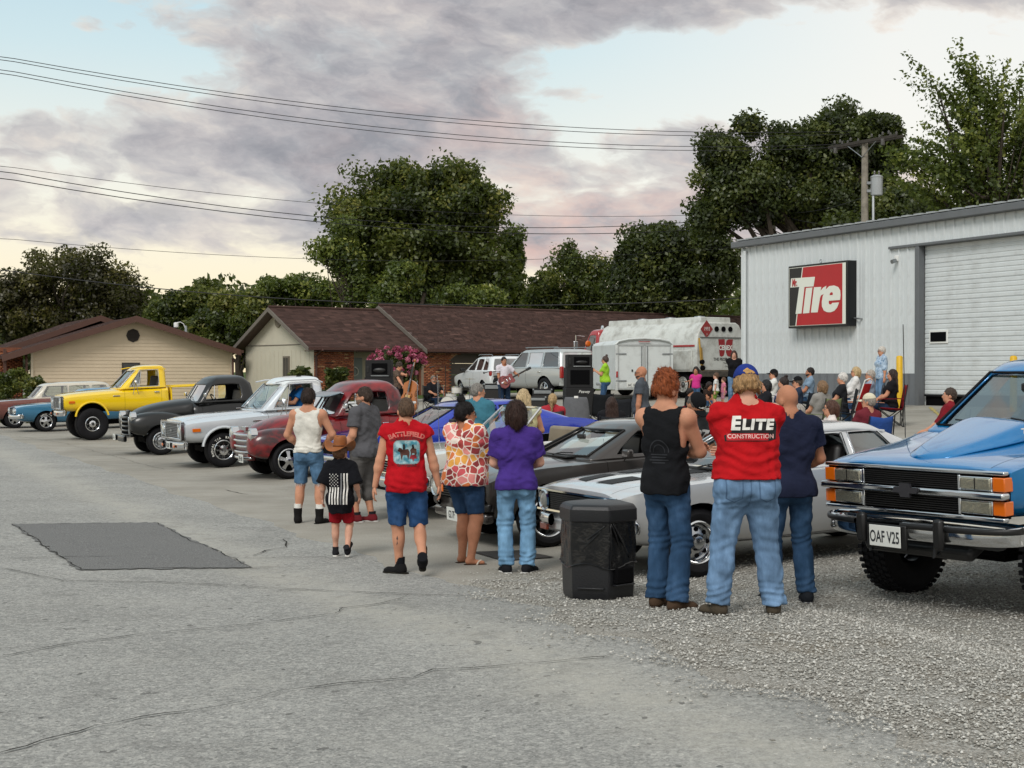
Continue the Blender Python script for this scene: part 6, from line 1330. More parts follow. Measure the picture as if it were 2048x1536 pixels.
def brown_car():
 wb, tr = 2.92, 1.5; r = thing('brown_sedan', 'faded red-brown old sedan with cream roof at the far end of the row', 'car'); pm = paint('faded_brown_paint', '#7d4a43', .3, .1, var=.2)
 S = [sec(2.5, .46, .74, .5, .9, .64, .93, .86, .6, .93, .95), sec(2.3, .36, .82, .42, .95, .64, .96, .95, .6, .98, 1.0), sec(1.46, .28, .84, .38, .97, .64, .96, 1.0, .62, 1.03, 1.05), sec(.75, .26, .84, .36, .96, .64, .94, 1.02, .64, 1.05, 1.07), sec(0, .25, .84, .36, .96, .64, .92, 1.03, .66, 1.04, 1.04), sec(-1.2, .25, .84, .36, .96, .64, .92, 1.04, .66, 1.04, 1.04), sec(-2.5, .4, .8, .5, .9, .66, .86, .96, .6, .98, .98)]
 cut = wheelcut((1.46, -1.46), .38, .33, .5); cut.box((-.45, 0, .9), (2.3, 1.5, 1.1)); b = body(r, 'body', S, pm, cut, crease=(4, 8)); list(doors(b, .66, -.5, .3, 1.02))
 rm = paint('cream_roof', '#c9c2b2', .3, var=.1); o, cols, ws = cab(r, rm, [(1.03, .80, -2.2, .82), (1.08, .74, -2.1, .80), (1.46, .40, -1.9, .70), (1.53, .28, -1.8, .64)], [((.50, -.4), (.30, -.4)), ((-.47, -1.2), (-.47, -1.2)), ((-1.28, -1.9), (-1.28, -1.8))], bow=.16, rbow=.08, crown=.07, roofm=rm)
 wstrim(r, cols, M['chrome']); wintrim(r, cols, 4, M['chrome']); box_part(r, 'grille', (2.5, 0, .74), (.05, 1.6, .2), M['dark'], .01)
 for s in (1, -1): lamp(r, 2.53, s*.72, .78, .09)
 blade(r, sym([(2.60, 0, .52), (2.59, .5, .52), (2.52, .85, .52), (2.34, .98, .53)]), .17, .05, M['chrome']); wheels(r, wb, tr, .335, .235, .2, 'slot5', RIM_POL, steer=R(5)); seats(r, (-.15,), .6, bench=True); dash(r, .6, 1.0, .74)
 return place(r, 30, 857, wb, tr+.2)
brown_car()
HV = math.atan2(.907, -.421)
def place_c(root, px, d, head, z=0):
 p = Gd(px, d); root.location = (p.x, p.y, gz(p.x, p.y)+z); root.rotation_euler = (0, 0, head); return root
def suv_big():
 wb, tr = 3.1, 1.7; r = thing('silver_suv', 'large silver sport utility vehicle parked behind the guitarist, tail to the speakers', 'suv'); pm = paint('pale_silver_paint', '#b7bcbc', .3, .45)
 S = [sec(2.5, .50, .82, .54, .93, .66, .95, .86, .7, 1.00, 1.02), sec(2.2, .42, .88, .48, .99, .68, .99, 1.00, .74, 1.08, 1.10), sec(1.2, .40, .9, .46, 1.0, .70, .98, 1.12, .74, 1.16, 1.18), sec(.8, .38, .9, .45, 1.0, .70, .97, 1.14, .74, 1.17, 1.18), sec(-1, .38, .9, .45, 1.0, .70, .97, 1.15, .76, 1.17, 1.17), sec(-2.45, .45, .88, .5, .98, .72, .95, 1.15, .76, 1.17, 1.17), sec(-2.6, .52, .84, .56, .94, .72, .91, 1.10, .74, 1.14, 1.14)]
 cut = wheelcut((1.55, -1.55), .46, .42, .55); cut.box((-.8, 0, 1.1), (3.1, 1.66, 1.3)); b = body(r, 'body', S, pm, cut, crease=(4, 8)); list(doors(b, .72, -.40, .46, 1.14, .6, 'front_door')); list(doors(b, -.42, -1.45, .46, 1.14, .6, 'rear_door'))
 o, cols, ws = cab(r, pm, [(1.15, .98, -2.55, .93), (1.20, .92, -2.53, .91), (1.74, .20, -2.36, .78), (1.83, .05, -2.28, .72)], [((.62, -.34), (.10, -.34)), ((-.44, -1.30), (-.44, -1.30)), ((-1.40, -2.38), (-1.40, -2.25))], bow=.12, rbow=.03, crown=.05, tint=M['tint']);
 for i in (4, 6, 8): wintrim(r, cols, i, M['chrome'], .009)
 for s in (1, -1):
  box_part(r, 'tail_light', (-2.57, s*.90, 1.0), (.14, .12, .44), M['red_lens'], .03); mb = MB(); mb.tube([(-.1, s*.66, 1.90), (.0, s*.66, 1.93), (-2.0, s*.66, 1.93), (-2.1, s*.66, 1.88)], .018, 6); mb.obj('roof_rail', M['steel'], r)
  box_part(r, 'door_handle', (-.22, s*.99, 1.02), (.16, .04, .04), M['chrome'], .01); box_part(r, 'door_handle', (-1.28, s*.99, 1.02), (.16, .04, .04), M['chrome'], .01); mirror(r, (.62, s*1.12, 1.22), m=pm, rect=(.1, .18, .16), arm=((0, -s*.15, -.06),))
 blade(r, sym([(-2.68, 0, .62), (-2.66, .6, .62), (-2.56, .92, .62), (-2.3, 1.0, .62)]), .26, .02, pm); wheels(r, wb, tr, .40, .26, .24, 'slot5', RIM_POL); seats(r, (.0, -1.0), .8, back=.7)
 return place_c(r, 1080, 57.2, R(125))
suv_big()
def suv_small():
 wb, tr = 2.69, 1.56; r = thing('white_crossover', 'small white crossover parked before the arched garage doors behind the drum kit', 'suv'); pm = paint('white_suv_paint', '#dfe2e3', .25)
 S = [sec(2.2, .44, .76, .48, .86, .6, .86, .74, .6, .84, .86), sec(2.0, .32, .84, .4, .93, .62, .93, .88, .62, .94, .96), sec(1.2, .30, .86, .38, .94, .66, .93, 1.0, .66, 1.04, 1.06), sec(.6, .30, .86, .38, .94, .66, .92, 1.04, .68, 1.06, 1.07), sec(-1.2, .30, .86, .38, .94, .68, .92, 1.08, .70, 1.10, 1.10), sec(-2.0, .38, .84, .46, .92, .7, .90, 1.08, .7, 1.1, 1.1), sec(-2.2, .48, .80, .54, .88, .7, .84, 1.0, .66, 1.04, 1.04)]
 cut = wheelcut((1.345, -1.345), .39, .35, .52); cut.box((-.5, 0, 1.0), (2.3, 1.54, 1.1)); b = body(r, 'body', S, pm, cut, crease=(4, 8)); list(doors(b, .62, -.30, .42, 1.05, .55, 'front_door')); list(doors(b, -.32, -1.1, .42, 1.05, .55, 'rear_door'))
 o, cols, ws = cab(r, pm, [(1.06, 1.0, -2.15, .85), (1.11, .92, -2.1, .83), (1.56, -.02, -1.85, .68), (1.63, -.2, -1.75, .62)], [((.62, -.26), (.0, -.26)), ((-.34, -1.05), (-.34, -1.05)), ((-1.14, -1.75), (-1.14, -1.5))], bow=.14, rbow=.06, crown=.05, tint=M['tint'])
 for s in (1, -1):
  box_part(r, 'tail_light', (-2.12, s*.84, .98), (.16, .10, .2), M['red_lens'], .03); mirror(r, (.66, s*1.02, 1.12), m=M['black'], rect=(.1, .17, .13), arm=((0, -s*.14, -.04),)); box_part(r, 'lower_cladding', (0, s*.89, .36), (1.9, .1, .12), M['black'], .02); mb = MB(); mb.tube([(.0, s*.56, 1.70), (-.1, s*.56, 1.73), (-1.5, s*.56, 1.72), (-1.6, s*.56, 1.67)], .016, 6); mb.obj('roof_rail', M['steel'], r)
 wheels(r, wb, tr, .35, .22, .22, 'slot5', RIM_POL); seats(r, (.0, -.9), .7, back=.65); return place_c(r, 984, 60.4, R(111))
suv_small()
def trailer():
 r = thing('enclosed_trailer', 'white enclosed cargo trailer with double rear doors behind the lime shirt woman', 'trailer'); wm = mat('trailer_white', '#cfd4d3', .4, dirt=.35); W_, L_, h0, h1 = 1.98, 3.7, .42, 2.28; w2 = W_/2
 prof = [(-w2, h0), (w2, h0), (w2, h1-.22), (w2-.12, h1-.10), (.55, h1-.03), (0, h1), (-.55, h1-.03), (-w2+.12, h1-.10), (-w2, h1-.22)]
 mb = MB(); mb.prism(prof, 0, L_, 'YZ'); mb.obj('body', wm, r, bevel=.015); al = mat('trailer_trim', '#b9bdbd', .3, .5)
 for y in (-w2+.04, w2-.04): box_part(r, 'corner_post', (-.03, y, (h0+h1-.25)/2), (.07, .09, h1-h0-.22), wm, .01)
 mb = MB(); mb.tube([(-.04, y, z+.0) for y, z in prof[2:]], .035, 6); mb.obj('rear_hoop', wm, r)
 for s in (1, -1):
  box_part(r, 'rear_door', (-.025, s*.455, 1.24), (.04, .89, 1.56), wm, .008); fr = MB()
  for c, sz in (((-.05, s*.02, 1.24), (.03, .04, 1.62)), ((-.05, s*.90, 1.24), (.03, .04, 1.62)), ((-.05, s*.455, 2.04), (.03, .9, .05)), ((-.05, s*.455, .46), (.03, .9, .05))): fr.box(c, sz)
  fr.obj('door_frame', al, r)
  for z in (.75, 1.72): box_part(r, 'hinge', (-.06, s*.80, z), (.02, .36, .05), M['steel'], .005)
  mb = MB(); mb.lathe([(.0, -.03), (.06, -.02), (.06, 0)], 12, (-.07, s*.945, .98), 'X'); box_part(r, 'tail_light', (-.075, s*.945, .98), (.03, .07, .22), M['red_lens'], .02); mb = MB(); mb.tube([(-.07, s*.1, .5), (-.07, s*.1, 2.0)], .016, 6); mb.obj('lock_bar', M['steel'], r)
 box_part(r, 'marker_light', (-.06, 0, 2.16), (.03, .4, .03), M['red_lens'], .01); box_part(r, 'latch', (-.06, .42, 1.12), (.03, .05, .08), M['black'], .01); plate(r, (-.06, .42, .60), (0, -1, 0), '64C 1EB', size=(.36, .17))
 for y in (w2-.12, -w2+.12): wheel(r, 1.9, y*1.0, .33, .2, .19, 'steel', 1 if y > 0 else -1, rimm=RIM_STEEL)
 box_part(r, 'fender', (1.9, w2+.06, .62), (.9, .2, .12), al, .04); box_part(r, 'tongue', (L_+.6, 0, .45), (1.3, .1, .1), M['black'], .01); r.scale = (1, 1, .93); return place_c(r, 1288, 50.5, R(99))
trailer()
def tanker():
 r = thing('fuel_tank_truck', 'dirty white fuel tank truck with red cab and red logo on its rear cabinet', 'truck'); wm = mat('tanker_white', '#c8cac5', .45, dirt=.75, var=.08); red = paint('tanker_red', '#a01218', .35)
 w2 = 1.2; prof = [(-w2, 1.02), (w2, 1.02), (w2, 1.9), (w2-.06, 2.35), (w2-.3, 2.72), (w2-.45, 2.80), (-w2+.45, 2.80), (-w2+.3, 2.72), (-w2+.06, 2.35), (-w2, 1.9)]
 mb = MB(); mb.prism(prof, 0, 6.0, 'YZ'); mb.obj('tank', wm, r, bevel=.05); mb = MB(); mb.prism([(-.75, 2.78), (.75, 2.78), (.72, 3.0), (-.72, 3.0)], .3, 5.9, 'YZ'); mb.obj('rollover_rail', wm, r, bevel=.02)
 for k in range(3): mb = MB(); mb.lathe([(.25, 2.80), (.25, 2.98), (.2, 3.06), (0, 3.08)], 14, (1.2+1.7*k, 0, 0)); mb.obj('hatch', M['steel'], r)
 box_part(r, 'side_cabinet', (3.0, w2+.02, 1.36), (5.6, .1, .8), wm, .02)
 for k in range(4): box_part(r, 'cabinet_door', (.9+1.35*k, w2+.08, 1.38), (1.2, .03, .70), wm, .01); box_part(r, 'latch', (.9+1.35*k+.45, w2+.105, 1.4), (.05, .02, .1), M['black'], .005)
 box_part(r, 'red_stripe', (3.0, w2+.012, 1.92), (5.8, .02, .07), red, .004); box_part(r, 'undercarriage', (3.0, 0, .75), (6., 1.6, .45), M['dark'], .02)
 X = -.012; box_part(r, 'rear_cabinet', (-.03, -.02, 1.62), (.06, 2.14, 1.20), wm, .01); box_part(r, 'cabinet_edge', (-.07, -.02, 2.235), (.05, 2.2, .035), mat('tanker_grey', '#6d6f6c', .6), .01)
 for k in range(3): mb = MB(); mb.lathe([(.10, .0), (.10, -.03), (.08, -.04), (0, -.02)], 16, (0, -.02-.34*k+.25, 2.55), 'X'); mb.obj('port', M['dark'], r)
 mb = MB(); mb.prism([(0, -.33), (.30, 0), (0, .33), (-.30, 0)], -.02, -.008, 'YZ'); d = mb.obj('placard', mat('placard_red', '#8e2a28', .5), r); d.location = (0, .72, 2.54)
 text_obj('lettering', '1993', .20, M['white_letter'], d, frame_mtx((-.026, 0, 0), (0, -1, 0), (0, 0, 1)), width=.8); text_obj('lettering', '3', .09, M['white_letter'], d, frame_mtx((-.026, 0, -.20), (0, -1, 0), (0, 0, 1)))
 lr = mat('logo_red', '#8f1b22', .5); ly = -.15
 def half(s):
  pts = [(s*.03, .31), (s*.34, .31), (s*.27, -.31), (s*.18, -.34), (s*.08, -.30), (s*.03, -.16), (s*.02, .1)] if s > 0 else [(s*.38, .31), (s*.16, .31), (s*.07, .26), (s*.03, .12), (s*.04, -.18), (s*.10, -.30), (s*.20, -.34), (s*.30, -.31)]
  mb = MB(); mb.prism([(a, b) for a, b in pts], -.068, -.062, 'YZ'); o = mb.obj('logo', lr, r); o.location = (0, ly, 1.86); return o
 half(1); half(-1); text_obj('lettering', 'CENEX', .24, M['white_letter'], r, frame_mtx((-.075, ly, 1.85), (0, -1, 0), (0, 0, 1)), bold=.010, width=.85)
 ink = mat('faded_black_ink', '#3b3a38', .7); text_obj('lettering', "THE PEOPLE'S CO-OP", .155, ink, r, frame_mtx((-.066, ly-.12, 1.42), (0, -1, 0), (0, 0, 1)), bold=.004, width=.95); text_obj('lettering', 'Thomas', .09, ink, r, frame_mtx((-.066, ly-.05, 1.28), (0, -1, 0), (0, 0, 1))); text_obj('lettering', 'Oils', .09, ink, r, frame_mtx((-.066, ly-.05, 1.16), (0, -1, 0), (0, 0, 1)))
 gm = mat('grime', '#4b463f', .9, var=.5, vscale=9); box_part(r, 'rear_bumper', (-.1, 0, .88), (.25, 2.3, .22), gm, .02)
 yl = mat('rusty_yellow', '#b08a3c', .6, var=.3)
 for y, z in ((1.12, 1.5), (1.02, 1.15)): mb = MB(); mb.tube([(-.05, y, z+.7), (-.12, y, z+.2), (-.12, y-.05, z-.3)], .035, 6); mb.obj('hose', yl, r)
 for y, z in ((1.05, 1.32), (1.02, 1.10)): mb = MB(); mb.lathe([(.0, -.12), (.08, -.1), (.10, 0)], 14, (-.1, y, z), 'X'); mb.obj('coupling', M['dark'], r)
 S = [sec(8.1, .8, 1., .84, 1.1, 1.1, 1.08, 1.5, .8, 1.6, 1.62), sec(7.4, .7, 1.05, .8, 1.14, 1.1, 1.12, 1.6, .8, 1.7, 1.72), sec(6.2, .7, 1.05, .8, 1.14, 1.1, 1.12, 1.65, .8, 1.72, 1.72)]
 body(r, 'cab_body', S, red, None); cab(r, red, [(1.66, 7.35, 6.2, 1.08), (1.72, 7.3, 6.21, 1.06), (2.45, 7.0, 6.25, .98), (2.62, 6.9, 6.3, .9)], [((7.1, 6.4), (6.85, 6.4))], bow=.1, crown=.1, tint=M['tint'])
 for y in (-.4, 0, .4): mb = MB(); mb.lathe([(.0, .16), (.05, .14), (.07, .05), (.07, 0)], 10, (6.75, y, 2.70)); mb.obj('roof_horn', M['chrome'], r)
 for s in (1, -1):
  mb = MB(); mb.tube([(7.1, s*1.06, 2.4), (7.15, s*1.45, 2.45), (7.15, s*1.45, 1.5), (7.1, s*1.1, 1.5)], .02, 6); mb.obj('mirror_frame', M['chrome'], r); box_part(r, 'mirror', (7.15, s*1.45, 2.0), (.05, .2, .42), M['chrome'], .02)
  mb = MB(); mb.lathe([(.0, -.09), (.11, -.06), (.13, 0), (.11, .04), (0, .05)], 16, (6.6, s*1.25, 2.1), 'X'); mb.obj('turn_signal', M['amber'], r)
  for x in (.9, 2.1, 7.0): wheel(r, x, s*.98, .48, .3, .28, 'steel', s, rimm=(M['white'], M['white'], M['steel']))
 r.scale = (.93,)*3; return place_c(r, 1442, 52, HV+R(9))
tanker()
# ================================================================ PEOPLE: smooth bodies grown from distance fields
def nets(D, o, h):
 """surface nets: one vertex per crossing cell, quads across crossing edges"""
 nx, ny, nz = D.shape; S = D < 0
 cs = S[:-1, :-1, :-1].astype(np.int8)
 cnt = sum(S[i:nx-1+i, j:ny-1+j, k:nz-1+k].astype(np.int8) for i in (0, 1) for j in (0, 1) for k in (0, 1))
 act = (cnt > 0) & (cnt < 8); I = np.argwhere(act)
 if not len(I): return np.zeros((0, 3)), np.zeros((0, 4), int)
 idx = np.full(act.shape, -1, int); idx[act] = np.arange(len(I)); acc = np.zeros((len(I), 3)); num = np.zeros(len(I))
 c = [(i, j, k) for i in (0, 1) for j in (0, 1) for k in (0, 1)]; val = {q: D[I[:, 0]+q[0], I[:, 1]+q[1], I[:, 2]+q[2]] for q in c}
 for a in c:
  for ax in range(3):
   if a[ax] == 0:
    b = tuple(1 if t == ax else a[t] for t in range(3)); va, vb = val[a], val[b]; m = (va < 0) != (vb < 0)
    t = np.where(m, va/np.where(m, va-vb, 1), 0); p = np.zeros((len(I), 3)); p[:] = a; p[:, ax] = t; acc += p*m[:, None]; num += m
 V = (I+acc/num[:, None])*h+o; F = []
 for ax in range(3):
  a, b = [q for q in range(3) if q != ax]; sl0 = [slice(None)]*3; sl1 = [slice(None)]*3; sl0[ax] = slice(0, -1); sl1[ax] = slice(1, None)
  m = S[tuple(sl0)] != S[tuple(sl1)]; E = np.argwhere(m); ok = (E[:, a] > 0) & (E[:, b] > 0) & (E[:, a] < D.shape[a]-1) & (E[:, b] < D.shape[b]-1); E = E[ok]
  q = []
  for da, db in ((-1, -1), (0, -1), (0, 0), (-1, 0)): e = E.copy(); e[:, a] += da; e[:, b] += db; q.append(idx[e[:, 0], e[:, 1], e[:, 2]])
  q = np.stack(q, 1); fl = S[E[:, 0], E[:, 1], E[:, 2]]
  if ax == 1: fl = ~fl
  q[~fl] = q[~fl][:, ::-1]; F.append(q)
 return V, np.concatenate(F)
class Sdf:
 def __init__(s, rs=1.): s.ops = []; s.rs = rs
 def cone(s, a, b, ra, rb, k=.02, cap=None, mode='u'): s.ops.append(('c', np.array(a, float), np.array(b, float), ra*s.rs, rb*s.rs, k*s.rs, mode, cap)); return s
 def ell(s, c, r, k=.03, rot=None, mode='u'): s.ops.append(('e', np.array(c, float), np.array((r, r, r) if isinstance(r, (int, float)) else r, float)*s.rs, rot, None, k*s.rs, mode, None)); return s
 def cut(s, p, n): s.ops.append(('h', np.array(p, float), np.array(n, float)/np.linalg.norm(n), 0, 0, 0, 'i', None)); return s
 def box(s, op):
  if op[0] == 'c': r = max(op[3], op[4]); return np.minimum(op[1], op[2])-r, np.maximum(op[1], op[2])+r
  r = max(op[2]); r = np.array([r]*3) if op[3] is not None else op[2]; return op[1]-r, op[1]+r
 def build(s, h, fold=None, smooth=1):
  U = [s.box(o) for o in s.ops if o[6] == 'u']; pad = 3*h+.01; lo = np.min([u[0] for u in U], 0)-pad; hi = np.max([u[1] for u in U], 0)+pad
  n = np.ceil((hi-lo)/h).astype(int)+1; D = np.full(n, .25, np.float32); ax = [lo[i]+h*np.arange(n[i]) for i in range(3)]
  for o in s.ops:
   kind, k, mode = o[0], o[5], o[6]
   if kind == 'h': sl = (slice(None),)*3
   else:
    a, b = s.box(o); m = k+2.5*h+.012; i0 = np.maximum(((a-m-lo)/h).astype(int), 0); i1 = np.minimum(((b+m-lo)/h).astype(int)+2, n)
    if (i1 <= i0).any(): continue
    sl = tuple(slice(i0[q], i1[q]) for q in range(3))
   X, Y, Z = np.meshgrid(ax[0][sl[0]], ax[1][sl[1]], ax[2][sl[2]], indexing='ij'); P_ = np.stack([X, Y, Z], -1)
   if kind == 'c':
    ab = o[2]-o[1]; L2 = ab@ab+1e-12; q = P_-o[1]; t = np.clip((q@ab)/L2, 0, 1); d = np.linalg.norm(q-t[..., None]*ab, axis=-1)-(o[3]+(o[4]-o[3])*t)
    if o[7]: d = np.maximum(d, (P_-o[2])@(ab/math.sqrt(L2)))
   elif kind == 'e':
    q = P_-o[1]; q = q@o[3] if o[3] is not None else q; k0 = np.linalg.norm(q/o[2], axis=-1); k1 = np.linalg.norm(q/(o[2]**2), axis=-1)+1e-9; d = k0*(k0-1)/k1
   else: d = (P_-o[1])@o[2]
   B = D[sl]
   if mode == 'u':
    hh = np.maximum(k-np.abs(B-d), 0)/max(k, 1e-6); D[sl] = np.minimum(B, d)-hh*hh*k*.25
   elif mode == 's': D[sl] = np.maximum(B, -d)
   else: D[sl] = np.maximum(B, d)
  if fold is not None:
   band = np.abs(D) < .03; I = np.argwhere(band); D[band] += fold(I*h+lo).astype(np.float32)
  V, F = nets(D, lo, h)
  for _ in range(smooth):
   if not len(V): break
   A = np.zeros_like(V); c = np.zeros(len(V))
   for i in range(4):
    for j in ((i+1) % 4, (i+3) % 4): np.add.at(A, F[:, i], V[F[:, j]]); np.add.at(c, F[:, i], 1)
   V = V*.5+A/np.maximum(c, 1)[:, None]*.5
  return V, F
def folds(amp, seed, fy=1., bunch=None, pull=0.):
 r = np.random.default_rng(seed); ph = r.random(8)*6.28
 def f(p):
  x, y, z = p.T; w = .06*np.sin(z*11+ph[0])+.05*np.sin(x*13+y*9+ph[1])
  amp2 = 1.0; d = np.sin((z+w+x*.55)*26*fy+ph[2])*np.sin((x-y+w)*12+ph[3])+.6*np.sin((z-x*.8+w*1.7)*43*fy+ph[4])*np.sin((x+y)*21+ph[5])+.35*np.sin(z*70+x*30+ph[6])*np.sin(y*50+ph[7])
  a = amp*np.ones(len(p))
  if bunch:
   for zc, wd, am in bunch: g = np.exp(-((z-zc)/wd)**2); a = a+0*g; d = d+ (am/amp)*g*np.sin((z+w*.5+.25*np.sin(x*20+ph[3])*.06)*(6.28/.055)+ph[2])
  return a*d
 return f
def ik(a, b, l1, l2, pole):
 a, b, pole = np.array(a, float), np.array(b, float), np.array(pole, float); d = b-a; L_ = np.linalg.norm(d);
 if L_ > (l1+l2)*.999: b = a+d/L_*(l1+l2)*.999; d = b-a; L_ = np.linalg.norm(d)
 u = d/L_; x = (l1*l1-l2*l2+L_*L_)/(2*L_); hgt = math.sqrt(max(l1*l1-x*x, 0)); p = pole-u*(pole@u); p /= np.linalg.norm(p)+1e-9
 return a+u*x+p*hgt, b
def rotm(yaw=0, pitch=0, roll=0):
 return np.array(Matrix.Rotation(R(yaw), 3, 'Z')@Matrix.Rotation(R(-pitch), 3, 'X')@Matrix.Rotation(R(roll), 3, 'Y'))
def obj_np(name, V, F, m, parent): return from_np(name, V, F, m, parent, shade=True)
def hand_mesh(mb, wrist, d, n, s, curl=.5, side=1):
 """palm, four unequal bent fingers and a thumb leaving the side of the palm"""
 wrist, d, n = Vector(wrist), Vector(d).normalized(), Vector(n); n = (n-d*n.dot(d)).normalized(); t = d.cross(n)*side
 m = Matrix((t, d, n)).transposed(); mb.ell(wrist+d*.045*s, (.040*s, .055*s, .017*s), 12, 8, m)
 for k, (off, ln) in enumerate(((.028, .070), (.010, .080), (-.009, .074), (-.027, .058))):
  p = wrist+d*.082*s+t*off*s; a = 0.; pts = [wrist+d*.05*s+t*off*.9*s, p]
  for q in range(3): a += curl*(.55+.25*q); v = d*math.cos(a)+n*math.sin(a); p = p+v*ln*s*(.45, .32, .25)[q]; pts.append(p)
  mb.tube(pts, [.010*s, .0098*s, .009*s, .008*s, .0055*s], 6)
 p = wrist+d*.025*s+t*.030*s; v1 = (d*.6+t*.75+n*.25).normalized(); v2 = (d*.85+t*.3+n*.45).normalized(); mb.tube([wrist+d*.015*s+t*.012*s, p, p+v1*.034*s, p+v1*.034*s+v2*.03*s], [.014*s, .013*s, .0105*s, .007*s], 6)
CM = {}
def cm(c, var=.16):
 if not isinstance(c, str): return c
 return cloth('cloth_'+c.strip('#'), c, var)
def denim(c):
 nm = 'denim_'+c.strip('#')
 if nm in MATS: return MATS[nm]
 m = bpy.data.materials.new(nm); m.use_nodes = True; MATS[nm] = m; t = NT(m.node_tree); b = t.n['Principled BSDF']; co = t.new('ShaderNodeTexCoord').outputs['Object']
 n = t.noise(t.vm('MULTIPLY', co, (1, 1, .45)), 7., 5, .65); f = t.noise(t.vm('MULTIPLY', co, (1, 1, .25)), 160., 2, .5); cc = L(c)
 dk = tuple(x*.62 for x in cc[:3])+(1,); lt = tuple(min(1, x*1.5+.015) for x in cc[:3])+(1,)
 base = t.mix(t.m('MULTIPLY', f, .25), t.ramp(n, [(.3, dk), (.5, cc), (.7, lt)]), dk)
 t.l.new(base, b.inputs['Base Color']); b.inputs['Roughness'].default_value = .9; b.inputs['Specular IOR Level'].default_value = .15; t.l.new(t.bump(f, .2, .004), b.inputs['Normal']); return m
def hairm(c):
 nm = 'hair_'+c.strip('#')
 if nm in MATS: return MATS[nm]
 m = bpy.data.materials.new(nm); m.use_nodes = True; MATS[nm] = m; t = NT(m.node_tree); b = t.n['Principled BSDF']; co = t.new('ShaderNodeTexCoord').outputs['Object']
 n = t.noise(t.vm('MULTIPLY', co, (1, 1, .18)), 95., 4, .6, .4); cc = L(c); dk = tuple(x*.42 for x in cc[:3])+(1,); lt = tuple(min(1, x*1.55+.01) for x in cc[:3])+(1,)
 t.l.new(t.ramp(n, [(.33, dk), (.5, cc), (.68, lt)]), b.inputs['Base Color']); b.inputs['Roughness'].default_value = .5; b.inputs['Specular IOR Level'].default_value = .3
 t.l.new(t.bump(n, .9, .012), b.inputs['Normal']); return m
